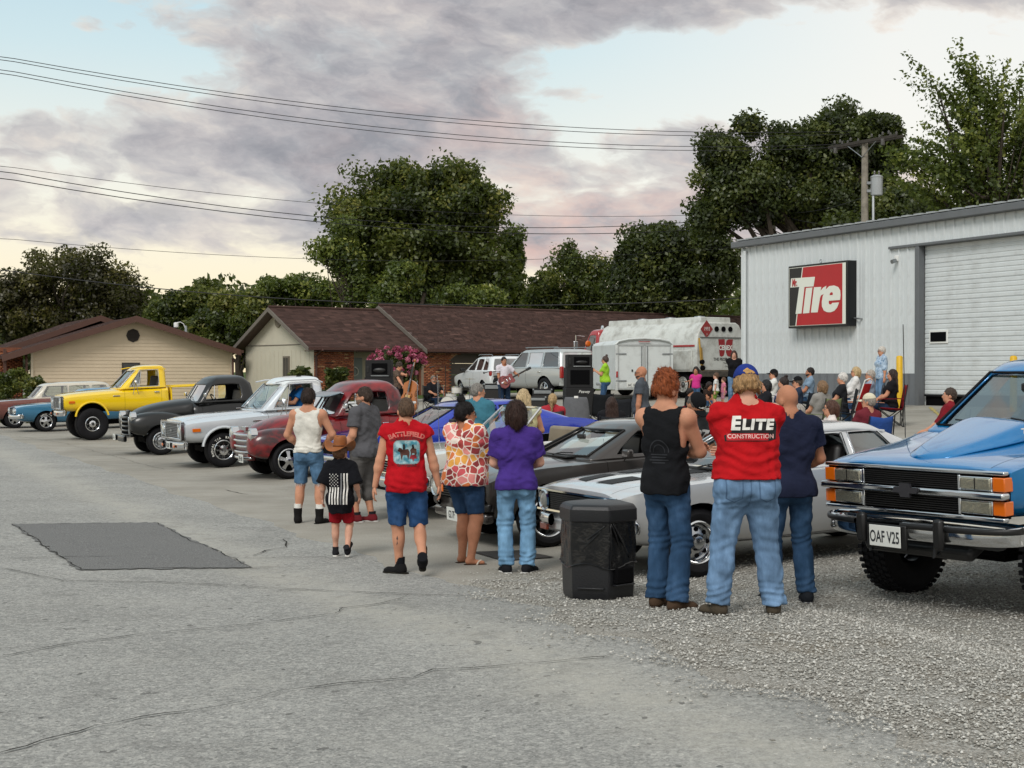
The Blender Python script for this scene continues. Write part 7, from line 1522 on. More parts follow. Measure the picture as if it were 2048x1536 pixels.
class Person:
 """one figure, local frame: x right, y forward, z up; built at 1.75 m and scaled to height"""
 def __init__(s, label, pos, face, H=1.75, g=1., belly=0., sex='m', h=.012, lean=0, side=0, twist=0, pz=.95, hands=None, feet=None, head=(0, 0), skin='skin', sw=1., poles=None, curl=.5, palms=None, group=None, ag=1., lg=1., name='person', hipw=1., kpole=(None, None), headroll=0, scale_head=1.):
  s.root = thing(name, label, 'person', pos, R(face-90), group=group); sc = H/1.75; s.root.scale = (sc, sc, sc); s.h = h/sc; s.g = g; s.b = belly; s.P = []; s.sex = sex; s.sw = sw; s.hipw = hipw
  pel = np.array((0, 0, pz)); s.pel = pel; Rt = rotm(twist, lean, side); s.Rt = Rt
  def T(p): return pel+Rt@(np.array(p, float)-np.array((0, 0, .95)))
  s.T = T; f = sex == 'f'; A = s.P.append
  A(('pelvis', 'e', pel+np.array((0, -.005, 0)), (.158*g*hipw, .112*g, .135), .05, None)); A(('belly', 'e', T((0, .012+.05*belly, 1.10)), (.140*g+.02*belly, .105*g+.075*belly, .17), .06, Rt)); A(('chest', 'e', T((0, .0, 1.29)), (.162*sw*(.55+.45*g), .115*(.6+.4*g), .19), .06, Rt))
  A(('yoke', 'c', T((-.135*sw, -.012, 1.425)), T((.135*sw, -.012, 1.425)), .064, .064, .05));
  for q in (-1, 1):
   A(('trap', 'c', T((q*.10*sw, -.02, 1.445)), T((q*.03, -.02, 1.52)), .045, .045, .04)); A(('glute', 'e', pel+np.array((q*.078*hipw*g, -.055*g, -.05)), (.095*g, .088*g, .105), .05, None)); A(('lat', 'e', T((q*.11*sw, -.03, 1.28)), (.075*g, .075*g, .16), .06, Rt))
   if f: A(('bust', 'e', T((q*.078, .098*(.7+.3*g), 1.27)), (.074*(.6+.4*g), .066*(.6+.4*g), .078), .05, Rt))
  nk = T((0, -.018, 1.47)); HR = Rt@rotm(head[0], head[1], headroll); hc = T((0, .0, 1.545)); s.HR = HR; k_ = s.k = scale_head
  def Hd(p): return hc+HR@((np.array(p, float)-np.array((0, 0, 1.545)))*k_)
  s.Hd = Hd; A(('neck', 'c', nk, Hd((0, -.012, 1.58)), .060*(.7+.3*g) if not f else .050*(.7+.3*g), .054, .03))
  for c, r, k in (((0, -.012, 1.655), (.076, .096, .098), .02), ((0, .022, 1.61), (.064, .076, .095), .03), ((0, .040, 1.562), (.047+.012*(g-1), .052, .042+.01*(g-1)), .03), ((0, .028, 1.545), (.05*g, .05, .03), .03)): A(('head', 'e', Hd(c), tuple(x*k_ for x in r), k*k_, HR))
  A(('head', 'c', Hd((0, .098, 1.632)), Hd((0, .113, 1.600)), .010, .0145, .012)); A(('head', 'c', Hd((-.035, .085, 1.652)), Hd((.035, .085, 1.652)), .012, .012, .015)); A(('head', 'e', Hd((0, .092, 1.573)), (.024, .012, .011), .008, HR))
  for q in (-1, 1): A(('head', 'e', Hd((q*.078, -.012, 1.612)), (.011, .026, .033), .008, HR)); A(('socket', 'e', Hd((q*.031, .098, 1.634)), (.014, .012, .009), 0, HR))
  sh = {}; s.el = {}; s.wr = {}; s.sh = sh; hands = hands or {}; poles = poles or {}
  for q, nm in ((-1, 'L'), (1, 'R')):
   S_ = T((q*.185*sw, -.01, 1.425)); tgt = hands.get(nm, (q*(.255*sw+.06*(g-1)*1.6), .03, .84)); tgt = T(tgt) if True else tgt
   e, w = ik(S_, tgt, .295, .265, poles.get(nm, (q*.35, -1, -.15))); sh[nm], s.el[nm], s.wr[nm] = S_, e, w
   A(('arm'+nm, 'c', S_, e, .056*ag, .043*ag, .03)); A(('arm'+nm, 'e', S_, (.066*ag, .064*ag, .066*ag), .03, None)); A(('fore'+nm, 'c', e, w, .044*ag, .028*ag, .025)); A(('fore'+nm, 'e', e+(w-e)*.28, (.047*ag,)*3, .03, None))
  s.kn = {}; s.an = {}; s.hp = {}; s.ft = {}; feet = feet or {}
  for q, nm in ((-1, 'L'), (1, 'R')):
   hp = pel+np.array((q*.092*hipw*(.7+.3*g), 0, -.03)); ft = feet.get(nm, (q*.11, 0, 0, 8*-q, 0)); yaw, pit = ft[3], ft[4]; an = np.array((ft[0], ft[1], ft[2]+.085))
   k, an = ik(hp, an, .43, .415, kpole[0 if q < 0 else 1] or (math.sin(-R(yaw))*.6, 1, .1)); s.kn[nm], s.an[nm], s.hp[nm], s.ft[nm] = k, an, hp, (yaw, pit)
   A(('leg'+nm, 'c', hp, k, .092*(.5+.5*g)*lg, .060*lg, .04)); A(('shin'+nm, 'c', k, an, .058*lg, .040*(.6+.4*lg), .03)); cf = k+(an-k)*.32; back = np.cross(np.cross(an-k, hp-k), an-k) if np.linalg.norm(np.cross(an-k, hp-k)) > 1e-4 else np.array((0, 1, 0)); A(('shin'+nm, 'e', cf+np.array((math.sin(R(yaw)), -math.cos(R(yaw)), 0))*.016, (.054*lg, .056*lg, .12), .04, None))
   FR = rotm(yaw, pit); s.ft[nm] = FR; A(('foot'+nm, 'c', an+FR@np.array((0, -.03, -.045)), an+FR@np.array((0, .13, -.062)), .034, .024, .03))
  mats = MATS.get(skin) or M[skin]; d = Sdf()
  for p in s.P:
   if p[0] == 'socket': d.ell(p[2], p[3], 0, p[5], 's')
   elif p[0].startswith(('armL', 'armR', 'foreL', 'foreR')) or True:
    if p[1] == 'c': d.cone(p[2], p[3], p[4], p[5], p[6])
    else: d.ell(p[2], p[3], p[4], p[5])
  V, F = d.build(s.h); mb = MB(); palms = palms or {}
  for q, nm in ((-1, 'L'), (1, 'R')):
   dd = s.wr[nm]-s.el[nm]; hand_mesh(mb, s.wr[nm], dd, palms.get(nm, (-q, .1, .0)), 1., curl, -q)
  n0 = len(V); hv = np.array(mb.v); quads = [f if len(f) == 4 else None for f in mb.f]; me_f = [tuple(f) for f in F.tolist()]+[tuple(i+n0 for i in f) for f in mb.f]
  me = bpy.data.meshes.new('body'); me.from_pydata(np.concatenate([V, hv]).tolist(), [], me_f); me.materials.append(mats); me.polygons.foreach_set('use_smooth', [True]*len(me.polygons)); s.body = link(bpy.data.objects.new('body', me), s.root); s.skinm = mats
 def pick(s, d, tags, off, k=None):
  for p in s.P:
   if p[0] in tags:
    if p[1] == 'c': d.cone(p[2], p[3], p[4]+off, p[5]+off, p[6])
    else: d.ell(p[2], tuple(x+off for x in p[3]), p[4], p[5])
  return d
 def top(s, m, kind='tee', hem=.88, sleeve=.55, loose=.02, name='shirt', amp=.0045, seed=1, neck=.078, flare=.0, extra=None, bunch=None, open_=None):
  d = Sdf(); T, g = s.T, s.g; s.pick(d, ('chest', 'belly', 'yoke', 'lat', 'bust') + (() if kind == 'tank' else ('trap',)), loose*.8)
  d.ell(T((0, .004+.03*s.b, 1.02)), ((.152+flare)*g+loose+.012*s.b, (.108+flare*.6)*g+loose+.06*s.b, .22), .06, s.Rt); d.ell(T((0, -.004+.02*s.b, hem+.04)), ((.156*s.hipw+flare)*g+loose, (.116+flare)*g+loose+.03*s.b, .24), .06, s.Rt)
  if kind != 'tank':
   for nm in 'LR':
    a, e, w = s.sh[nm], s.el[nm], s.wr[nm]; end = a+(e-a)*min(sleeve, 1.)
    ra = [p for p in s.P if p[0] == 'arm'+nm][0]; r0 = ra[4]; d.ell(a, r0+loose*.8, .03)
    if sleeve > .05: d.cone(a, end, r0+loose*.9, r0+loose*(1.25 if sleeve <= 1 else .9), .03, cap=sleeve <= 1)
    if sleeve > 1: d.cone(e, e+(w-e)*(sleeve-1), r0+loose*.5, r0*.75+loose*.4, .03, cap=True)
  else:
   for nm, q in (('L', -1), ('R', 1)): d.ell(s.T((q*(.235*s.sw), .0, 1.36)), (.105, .17, .15 if extra is None else extra), .0, s.Rt, 's')
  s.pick(d, ('pelvis', 'glute'), loose+.014)
  d.ell(s.T((0, .035, 1.535)), (neck, neck*1.15, .075), 0, s.Rt, 's'); d.cone(s.T((0, -.022, 1.512)), s.T((0, .0, 1.66)), neck*.86, neck*1.4, 0, None, 's'); n = s.Rt@np.array((0, 0, -1.)); d.cut(s.T((0, 0, hem)), n)
  V, F = d.build(s.h, folds(amp*1.35, seed, .8, bunch)); s.shirt = obj_np(name, V, F, cm(m), s.root); return s.shirt
 def bottom(s, m, kind='jeans', end=1., loose=.016, name='trousers', amp=.004, seed=2, waist=1.04, knee=.0, flare=0.):
  """end: 0 hip .. 1 knee .. 2 ankle"""
  d = Sdf(); lp = min(loose, .016); s.pick(d, ('pelvis', 'glute'), lp)
  d.ell(s.pel+np.array((0, .012+.03*s.b, .05)), ((.146*s.hipw)*s.g+lp, .105*s.g+lp+.03*s.b, .12), .05)
  for nm in 'LR':
   hp, k, a = s.hp[nm], s.kn[nm], s.an[nm]; th = [p for p in s.P if p[0] == 'leg'+nm][0]; sn = [p for p in s.P if p[0] == 'shin'+nm][0]; d.cone(hp, hp+(k-hp)*min(end, 1.), th[4]+loose, th[4]+(th[5]-th[4])*min(end, 1.)+loose*(1.+flare if end <= 1 else 1.2), .03, cap=end <= 1)
   if end > 1: e2 = k+(a-k)*(end-1); d.cone(k, e2+(a-k)*.02, sn[4]+loose*1.15, sn[5]+.018+loose*(1.0+flare), .03, cap=True); s.pick(d, (), 0); d.ell(k+(a-k)*.3+np.array((0, -.012, 0)), (.054+loose, .058+loose, .12), .04)
  d.cut(s.pel+np.array((0, 0, waist-.95)), s.Rt@np.array((0, 0, 1.)) if False else (0, 0, 1))
  b = [(.16, .08, .0055), (.50, .07, .005), (.80, .06, .003)] if end > 1.6 else [(.80, .06, .003)]
  V, F = d.build(s.h, folds(amp*1.3, seed, .7, b)); s.pants = obj_np(name, V, F, m if not isinstance(m, str) else cm(m), s.root)
  return s.pants
 def shoes(s, m, sole='#d9d7d2', kind='shoe', name='shoe', tall=.0, sock=None):
  for nm in 'LR':
   an, FR = s.an[nm], s.ft[nm]
   def Q(p): return an+FR@np.array(p, float)
   d = Sdf()
   if kind == 'sandal':
    mb = MB(); mb.prism([(x*1., y) for x, y in ((-.03, -.075), (.03, -.075), (.04, .05), (.045, .12), (.02, .175), (-.02, .175), (-.042, .12), (-.036, .05))], -.092, -.072, 'XY'); mb.v = [tuple(Q(v)) for v in mb.v]; so = mb.obj('sandal', cm(sole), s.root, bevel=.006)
    mb = MB(); mb.tube([Q((-.046, .055, -.078)), Q((-.02, .085, -.042)), Q((0, .11, -.036)), Q((.02, .085, -.042)), Q((.048, .055, -.078))], .010, 6); mb.obj('strap', m, so); continue
   d.ell(Q((0, -.02, -.04)), (.042, .06, .05), .03, FR).cone(Q((0, -.035, -.05)), Q((0, .12, -.06)), .040, .036, .03).ell(Q((0, .13, -.062)), (.045, .055, .030), .03, FR); d.cone(Q((0, -.01, -.03)), Q((0, -.012, .015+tall)), .048, .050+tall*.08, .03, cap=True)
   d.cut(Q((0, 0, -.078)), FR@np.array((0, 0, -1.))); V, F = d.build(min(s.h, .012)); sh = obj_np(name, V, F, m if not isinstance(m, str) else cm(m, .1), s.root)
   mb = MB(); oc = [(-.036, -.085), (-.02, -.10), (.02, -.10), (.036, -.085), (.040, .0), (.047, .10), (.042, .15), (.02, .188), (-.02, .188), (-.042, .15), (-.047, .10), (-.040, .0)]; mb.prism(oc, -.094, -.070, 'XY'); mb.v = [tuple(Q(v)) for v in mb.v]; mb.obj('sole', cm(sole, .05), sh, bevel=.005)
   if sock: mb = MB(); mb.cyl(Q((0, -.01, -.02)), Q((0, -.008, .03+tall+sock[1])), .046, .050, 14); mb.obj('sock', cm(sock[0]), s.root)
 def hair(s, c, kind='short', thick=.012, amp=.004, seed=5, line=1.655, back=1.575, name='hair', vol=0., slope=.9):
  d = Sdf(s.k); Hd, HR = s.Hd, s.HR; t = thick
  d.ell(Hd((0, -.014, 1.660+vol*.3)), (.076+t+vol*.4, .096+t+vol*.3, .098+t+vol*.5), .02, HR)
  if kind in ('bob', 'long', 'pony', 'bun', 'midback'): d.ell(Hd((0, -.045, 1.615)), (.075+t, .065+t, .085+t), .03, HR)
  else: d.ell(Hd((0, -.05, 1.622)), (.068+t*.8, .056+t*.8, .072), .03, HR)
  if kind == 'tousled':
   r = np.random.default_rng(seed)
   for i in range(26):
    a = r.random()*6.28; e = .25+r.random()*1.1; p = np.array((math.cos(a)*math.cos(e)*.085, -.014+math.sin(a)*math.cos(e)*.10, 1.665+math.sin(e)*.115)); d.cone(Hd(p), Hd(p+np.array((r.normal(0, .02), .012+r.normal(0, .02), .012))), .018, .008, .015)
  if kind == 'curly':
   r = np.random.default_rng(seed)
   for i in range(46):
    a = math.pi+r.random()*math.pi; p = np.array((math.cos(a)*(.078+.010*r.random()), -.02+math.sin(a)*(.084+.016*r.random()), 1.575+r.random()*.075)); d.ell(Hd(p), .013+.009*r.random(), .006)
  d.ell(Hd((0, .095, 1.600)), (.075 if kind not in ('bob', 'long') else .066, .075, .075+(line-1.655)), 0, HR, 's'); n = HR@np.array((0, slope, -1.)); d.cut(Hd((0, .035, line-.045)) if kind not in ('bob', 'long', 'midback') else Hd((0, .05, line-.10)), n if kind not in ('bob', 'long', 'midback') else HR@np.array((0, 1., -.25)))
  if kind == 'bob':
   for q in (-1, 1): d.cone(Hd((q*.075, -.02, 1.64)), Hd((q*.083, -.01, 1.555)), .036, .030, .03)
   d.cone(Hd((0, -.075, 1.64)), Hd((0, -.08, 1.55)), .07, .055, .03)
  if kind in ('long', 'midback'):
   T = s.T; bz = 1.27 if kind == 'long' else 1.16
   for x in (-.075, -.04, 0, .04, .075): d.cone(Hd((x, -.075, 1.62)), T((x*1.55, -.135, bz+.05*abs(x)*8*0+.02*math.sin(x*90))), .038, .026, .03)
   for q in (-1, 1): d.cone(Hd((q*.078, -.015, 1.65)), T((q*.10, .0 if kind == 'long' else -.06, 1.40)), .030, .030, .03)
  if kind == 'pony': d.cone(Hd((0, -.105, 1.66)), Hd((0, -.145, 1.62)), .030, .034, .02).cone(Hd((0, -.145, 1.62)), s.T((0, -.15, 1.40)), .036, .018, .02)
  if kind == 'bun': d.ell(Hd((0, -.055, 1.785)), (.042, .042, .036), .015, HR)
  if kind not in ('long', 'midback', 'bob', 'pony'): d.cut(Hd((0, -.1, back)), HR@np.array((0, -.35, -1.)))
  r = np.random.default_rng(seed); ph = r.random(3)*6
  V, F = d.build(min(s.h, .014)*.8, lambda p: amp*(np.sin(p[:, 0]*130+ph[0]+8*np.sin(p[:, 2]*22))*.7+np.sin(p[:, 1]*140+p[:, 2]*40+ph[1])*.7)); s.hairo = obj_np(name, V, F, hairm(c), s.root); return s.hairo
 def strands(s, n=1500, ln=.035, w=.0022, flow=(0, -.25, -1.), lift=.35, seed=3, zmax=9.):
  me = s.hairo.data; k = len(me.vertices); V = np.empty(k*3, np.float32); me.vertices.foreach_get('co', V); V = V.reshape(-1, 3); N = np.empty(k*3, np.float32); me.vertices.foreach_get('normal', N); N = N.reshape(-1, 3); r = np.random.default_rng(seed); ok = np.where(V[:, 2] < zmax)[0]; i = ok[r.integers(0, len(ok), n)]; p, nn = V[i], N[i]
  f = s.HR@np.array(flow, float); f = f[None]+r.normal(0, .25, (n, 3)); f -= nn*np.sum(f*nn, 1)[:, None]; f /= np.linalg.norm(f, axis=1)[:, None]+1e-9; t = np.cross(nn, f)*w; l = ln*(.5+r.random(n))[:, None]; a = p-f*l*.4+nn*.0; m = p+f*l*.3+nn*l*lift*.25; e = p+f*l+nn*l*lift*(r.random(n)[:, None]*.9)
  Q = np.stack([a-t, a+t, m+t*.8, m-t*.8, e], 1).reshape(-1, 3); b = np.arange(n)[:, None]*5; F1 = np.concatenate([b+np.array([[0, 1, 2]]), b+np.array([[0, 2, 3]]), b+np.array([[3, 2, 4]])]); o = from_np('strands', Q, F1, s.hairo.data.materials[0], s.hairo); tag(o, kind='stuff')
 def beard(s, c, t=.010):
  d = Sdf(s.k); Hd, HR = s.Hd, s.HR; d.ell(Hd((0, .040, 1.560)), (.048+t, .054+t, .044+t), .03, HR).ell(Hd((0, .018, 1.575)), (.064+t*.6, .06, .05), .03, HR); d.cut(Hd((0, .08, 1.594)), HR@np.array((0, .45, 1.))); d.cut(Hd((0, -.018, 1.58)), HR@np.array((0, -1., 0))); V, F = d.build(min(s.h, .012)*.8); return obj_np('beard', V, F, hairm(c), s.root)
 def face(s, brow='#3a2a20', glasses=None, lips=True, shades=False):
  Hd, HR = s.Hd, s.HR; m3 = Matrix(HR.tolist())
  for q in (-1, 1):
   mb = MB(); mb.ell(Hd((q*.031, .0875, 1.634)), .0105, 10, 8); e = mb.obj('eye', M['eye'], s.root, ang=180); mb = MB(); mb.ell(Hd((q*.031, .0945, 1.634)), (.0045, .0045, .0045), 8, 6); mb.obj('iris', M['iris'], e, ang=180)
   mb = MB(); mb.tube([Hd((q*.016, .101, 1.652)), Hd((q*.032, .100, 1.657)), Hd((q*.048, .087, 1.651))], .004, 5); mb.obj('eyebrow', hairm(brow), s.root, ang=180)
  if lips: mb = MB(); mb.ell(Hd((0, .0985, 1.576)), (.021, .007, .0075), 12, 6, m3); mb.obj('lips', M['lip'], s.root, ang=180)
  if glasses or shades:
   gm = mat('glasses_frame', glasses or '#141414', .3); mb = MB()
   for q in (-1, 1):
    ring = [Hd((q*.033+.024*math.cos(a), .108-.004*abs(math.cos(a)), 1.632+.017*math.sin(a))) for a in np.linspace(0, 2*math.pi, 13)[:-1]]; mb.tube(ring, .0024, 5, True); mb.tube([Hd((q*.056, .104, 1.638)), Hd((q*.078, .02, 1.638)), Hd((q*.080, -.02, 1.63))], .0024, 5)
   mb.tube([Hd((-.010, .110, 1.636)), Hd((.010, .110, 1.636))], .0024, 5); go = mb.obj('glasses', gm, s.root, ang=180)
   mb = MB()
   for q in (-1, 1): mb.add([Hd((q*.033+.024*math.cos(a), .108-.004*abs(math.cos(a)), 1.632+.017*math.sin(a))) for a in np.linspace(0, 2*math.pi, 13)[:-1]], [tuple(range(12))])
   mb.obj('lens', mat('dark_lens', '#0b0b0c', .05, coat=1.) if shades else glassmat('spectacle_glass', (.9, .93, .93), .02, .04, .5), go)
 def cap(s, c, brim=None, back=False, front=None, tilt=0., name='cap'):
  d = Sdf(s.k); Hd, HR = s.Hd, s.HR; d.ell(Hd((0, -.012, 1.672)), (.090, .110, .106), .02, HR); d.cut(Hd((0, 0, 1.672)), HR@np.array((0, -.16, -1.))); V, F = d.build(min(s.h, .012)*.9); o = obj_np(name, V, F, cm(c, .1), s.root)
  mb = MB(); f = -1 if back else 1
  for lay in (0, .006): pass
  mb.grid(lambda a, b: Hd(((a-.5)*2*.078*(1-.10*b), f*(.070+.035*(1-(2*a-1)**2)**.5*1.0+.080*b*(1-.5*(2*a-1)**2)) , 1.668-.018*b-.020*(2*a-1)**2-.004)), 10, 4); b_ = mb.obj('brim', cm(brim or c, .1), o, ang=180); so = b_.modifiers.new('t', 'SOLIDIFY'); so.thickness = .005
  if front: mb = MB(); mb.grid(lambda a, b: Hd(((a-.5)*.09, (.100-.06*b-.02*abs(2*a-1))*1.0+.006, 1.690+b*.065)), 4, 4); mb.obj('cap_panel', cm(front, .1), o, ang=180)
  return o
 def decal(s, target, me, name, m, c, back=True, lift=.004, parent=None, maxlen=.02):
  """lay flat print (mesh in x/y) onto the garment: c = (x, z) centre on the back or front in the standing frame"""
  bm = bmesh.new(); bm.from_mesh(me); bmesh.ops.triangulate(bm, faces=bm.faces)
  for _ in range(4):
   es = [e for e in bm.edges if e.calc_length() > maxlen]
   if not es: break
   bmesh.ops.subdivide_edges(bm, edges=es, cuts=1); bmesh.ops.triangulate(bm, faces=[f for f in bm.faces if len(f.verts) > 3])
  if not hasattr(s, 'bvh') or s.bvh[0] != target.name: s.bvh = (target.name, BVHTree.FromObject(target, bpy.context.evaluated_depsgraph_get()))
  sg = -1 if back else 1; bad = []
  for v in bm.verts:
   p = s.T((c[0]+v.co.x*(1 if back else -1), sg*.8, c[1]+v.co.y)); dr = s.Rt@np.array((0, -sg, 0.)); hit = s.bvh[1].ray_cast(Vector(p), Vector(dr))
   if hit[0] is None: bad.append(v)
   else: v.co = hit[0]-Vector(dr)*lift
  if bad: bmesh.ops.delete(bm, geom=bad, context='VERTS')
  me2 = bpy.data.meshes.new(name); bm.to_mesh(me2); bm.free(); me2.materials.append(m); o = link(bpy.data.objects.new(name, me2), s.root); o.parent = parent or target; return o
def polymesh(polys):
 mb = MB()
 for p in polys: mb.add([(x, y, 0) for x, y in p], [tuple(range(len(p)))])
 me = bpy.data.meshes.new('p'); me.from_pydata(mb.v, [], mb.f); return me
def stand(px, py, top, **k):
 """ground point under (px, py) and the height that reaches the top pixel"""
 p = P(px, py); s = F/p.y; z = Pd(px, top, p.y).z; return p, z-p.z
def at_top(px, top, hgt, d0=14., d1=62.):
 """ground point in pixel column px where something hgt tall shows its top at that pixel row"""
 best = None; d = d1
 while d > d0:
  g = Gd(px, d); y = 747-(g.z+hgt-CZ)*F/d; e = abs(y-top)
  if best is None or e < best[0]: best = (e, g)
  d -= .1
 return best[1]
# ================================================================ THE PEOPLE NEAR THE CARS
J1, J2, J3 = denim('#2f4a68'), denim('#6784a4'), denim('#6f97b8')
BLK = '#17181b'
p, H = stand(1332, 1217, 748); a = Person('red haired young man in black tank top and jeans with folded arms', p, 58, H, .82, h=.010, sw=.96, head=(-14, 4), feet={'L': (-.09, .03, 0, 4, 0), 'R': (.12, -.06, 0, -30, 0)}, hands={'L': (.10, .22, 1.20), 'R': (-.02, .25, 1.17)}, poles={'L': (-1, .1, -.8), 'R': (1, .0, -.8)}, skin='skin', ag=1.05)
a.top(BLK, 'tank', .86, loose=.030, neck=.07, extra=.19, seed=3, amp=.006); a.bottom(J1, end=2.02, loose=.013, seed=4, waist=1.0, flare=1.2); a.shoes('#4a3a2d', '#3a2f27', name='boot', tall=.06); a.hair('#8f4a25', 'tousled', .010, .005, vol=.012, line=1.67, back=1.60); a.face('#7a4526')
mk = mat('faint_print', '#24262b', .9)
a.decal(a.shirt, polymesh([[(-w_, z_), (w_, z_), (w_, z_+.008), (-w_, z_+.008)] for w_, z_ in ((.07, .0), (.06, -.02), (.075, -.04), (.05, -.06))]), 'shirt_print', mk, (0, 1.15)); a.decal(a.shirt, polymesh([[(math.cos(t)*q, math.sin(t)*q*1.2) for t in np.linspace(0, math.pi, 12)]+[(math.cos(t)*q*.9, math.sin(t)*q*1.08) for t in np.linspace(math.pi, 0, 12)] for q in (.08, .05)]), 'shirt_print', mk, (0, 1.17))
p, H = stand(1492, 1230, 735); e = Person('heavy man seen from behind in red shirt with white company lettering and blue cap', p, 92, H, 1.29, .50, h=.010, sw=1.02, hipw=.94, head=(4, 8), feet={'L': (-.20, 0, 0, 32, 0), 'R': (.20, .02, 0, -12, 0)}, hands={'L': (.06, .30, 1.12), 'R': (-.06, .31, 1.15)}, poles={'L': (-.75, -.25, -1), 'R': (.75, -.25, -1)}, skin='skin_pale', ag=1.12, lg=1.08)
e.top('#b3161d', 'tee', .965, .62, .020, seed=6, amp=.007, neck=.068, bunch=[(1.12, .05, .010), (1.03, .035, .006)]); e.bottom(J2, end=2.0, loose=.020, seed=7, amp=.006, flare=.5); e.shoes('#4b4338', '#2e2a25', name='boot', tall=.03); e.hair('#9c7a52', 'curly', .010, .004, back=1.585); e.face('#8a6a45')
cp = e.cap('#23357c'); gd = mat('gold_thread', '#b98d4e', .6, var=.4, vscale=40)
e.decal(cp, polymesh([[(.035*math.cos(t)*(1+.35*math.cos(5*t)), .028*math.sin(t)*(1+.3*math.sin(4*t))) for t in np.linspace(0, 6.2, 24)]]), 'embroidery', gd, (.0, 1.715), lift=.003)
wt, blk, red_t = mat('print_white', '#e4e2dc', .8), mat('print_black', '#141215', .8), mat('print_red', '#b01620', .8)
oval = [(-.185, -.10), (-.19, -.06), (-.14, -.035), (-.12, .055), (.17, .055), (.185, .0), (.175, -.085), (.12, -.10)]
zc = 1.335; pb = e.decal(e.shirt, polymesh([oval]), 'shirt_print', blk, (.01, zc), lift=.003)
e.decal(e.shirt, text_mesh('E', .130, bold=.006, shear=.12), 'lettering', wt, (-.105, zc+.022), lift=.006); e.decal(e.shirt, text_mesh('LITE', .100, bold=.005, shear=.12, width=1.1, space=1.12), 'lettering', wt, (.052, zc+.014), lift=.006); e.decal(e.shirt, text_mesh('CONSTRUCTION', .042, bold=.001, width=1.0), 'lettering', mat('print_pale_red', '#e8b9b4', .8), (.005, zc-.066), lift=.006)
e.decal(e.shirt, polymesh([[(-.175, -.094), (.12, -.094), (.12, -.044), (-.175, -.044)]]), 'print_band', red_t, (.01, zc), lift=.0045)
jd = mat('denim_stitch', '#46617f', .9);
for q in (-1, 1): e.decal(e.pants, polymesh([[(-.062, .07), (-.055, .07), (-.05, -.06), (0, -.085), (.05, -.06), (.055, .07), (.062, .07), (.057, -.064), (0, -.092), (-.057, -.064)]]), 'pocket', jd, (q*.115, .90), lift=.003)
e.decal(e.pants, polymesh([[(-.003, .1), (.003, .1), (.003, -.12), (-.003, -.12)]]), 'seam', jd, (0, .90), lift=.003); e.decal(e.pants, polymesh([[(-.26, .004), (.26, .004), (.26, -.002), (-.26, -.002)]]), 'seam', jd, (0, .985), lift=.003)
p, H = stand(1578, 1205, 770); b = Person('bald man in dark navy shirt and jeans, head bowed, half hidden by the red shirt', p, 103, H, 1.0, .2, h=.011, sw=1.02, head=(18, 18), feet={'L': (-.12, .05, 0, 12, 0), 'R': (.14, -.03, 0, -15, 0)}, hands={'L': (-.10, .28, 1.12), 'R': (.14, .24, 1.05)}, poles={'L': (-1, -.4, -.6), 'R': (1, -.6, -.6)}, skin='skin_tan')
b.top('#20253a', 'tee', .86, .6, .022, seed=9); b.bottom(J1, end=2.0, seed=10, loose=.014, flare=.5); b.shoes('#23262b', '#55565a'); b.face()
p = at_top(1366, 800, 1.62, 16.5, 24); c = Person('man in black cap and dark number 87 shirt bending down behind the silver coupe', p, 292, 1.76, 1.15, .4, h=.011, sw=1.08, lean=22, head=(10, 28), hands={'L': (-.2, .36, 1.0), 'R': (.12, .42, 1.0)}, skin='skin_tan')
c.top('#3c3e40', 'tee', .86, .6, .022, seed=11); c.bottom(J1, end=1.9); c.shoes(BLK, BLK); c.face('#4a3a2e'); cc_ = c.cap('#16171a', front='#cfcfca'); c.hair('#5a5048', 'short', .006, .002)
c.decal(c.shirt, text_mesh('87', .15, bold=.006), 'lettering', mat('print_grey', '#c9c9c6', .8), (-.09, 1.30), back=False); c.beard('#6b625a', .004)
p, H = stand(1032, 1146, 810); w = Person('woman with brown bobbed hair in purple shirt and light jeans seen from behind', p, 94, H, 1.0, .2, 'f', h=.010, sw=.98, hipw=1.08, feet={'L': (-.10, 0, 0, 14, 0), 'R': (.12, 0, 0, -38, 0)}, hands={'L': (-.06, .27, 1.07), 'R': (.08, .26, 1.10)}, poles={'L': (-1, -.75, -.5), 'R': (1, -.75, -.5)}, skin='skin_pale', ag=1.1)
w.top('#45307e', 'tee', .875, .72, .024, seed=13, amp=.006, neck=.07, bunch=[(.98, .05, .005)]); w.bottom(J3, end=2.0, loose=.015, seed=14, amp=.006, flare=.7); w.shoes('#1d1e22', '#d8d6d2'); w.hair('#36221b', 'bob', .024, .004, vol=.03); w.face()
def blouse_mat():
 m = bpy.data.materials.new('retro_blouse'); m.use_nodes = True; t = NT(m.node_tree); bb = t.n['Principled BSDF']; co = t.new('ShaderNodeTexCoord').outputs['Object']; wv = t.vm('ADD', co, t.vm('MULTIPLY', t.noise(co, 6., 2, .5, 0, 1), (.03, .03, .03)))
 n = t.new('ShaderNodeTexVoronoi', feature='DISTANCE_TO_EDGE'); t.l.new(wv, n.inputs['Vector']); n.inputs['Scale'].default_value = 13.; edge = n.outputs[0]; cel = t.sep(t.vor(wv, 13., 1))[0]
 c = t.ramp(cel, [(0., L('#a8433f')), (.22, L('#d2743f')), (.40, L('#c9545a')), (.58, L('#e0a24a')), (.72, L('#8f3436')), (.86, L('#dd8a84')), (1., L('#e9d9cf'))], 'CONSTANT')
 t.l.new(t.mix(t.ramp(edge, [(.05, 0.), (.08, 1.)]), L('#e8dcd0'), c), bb.inputs['Base Color']); bb.inputs['Roughness'].default_value = .85; MATS['retro_blouse'] = m; return m
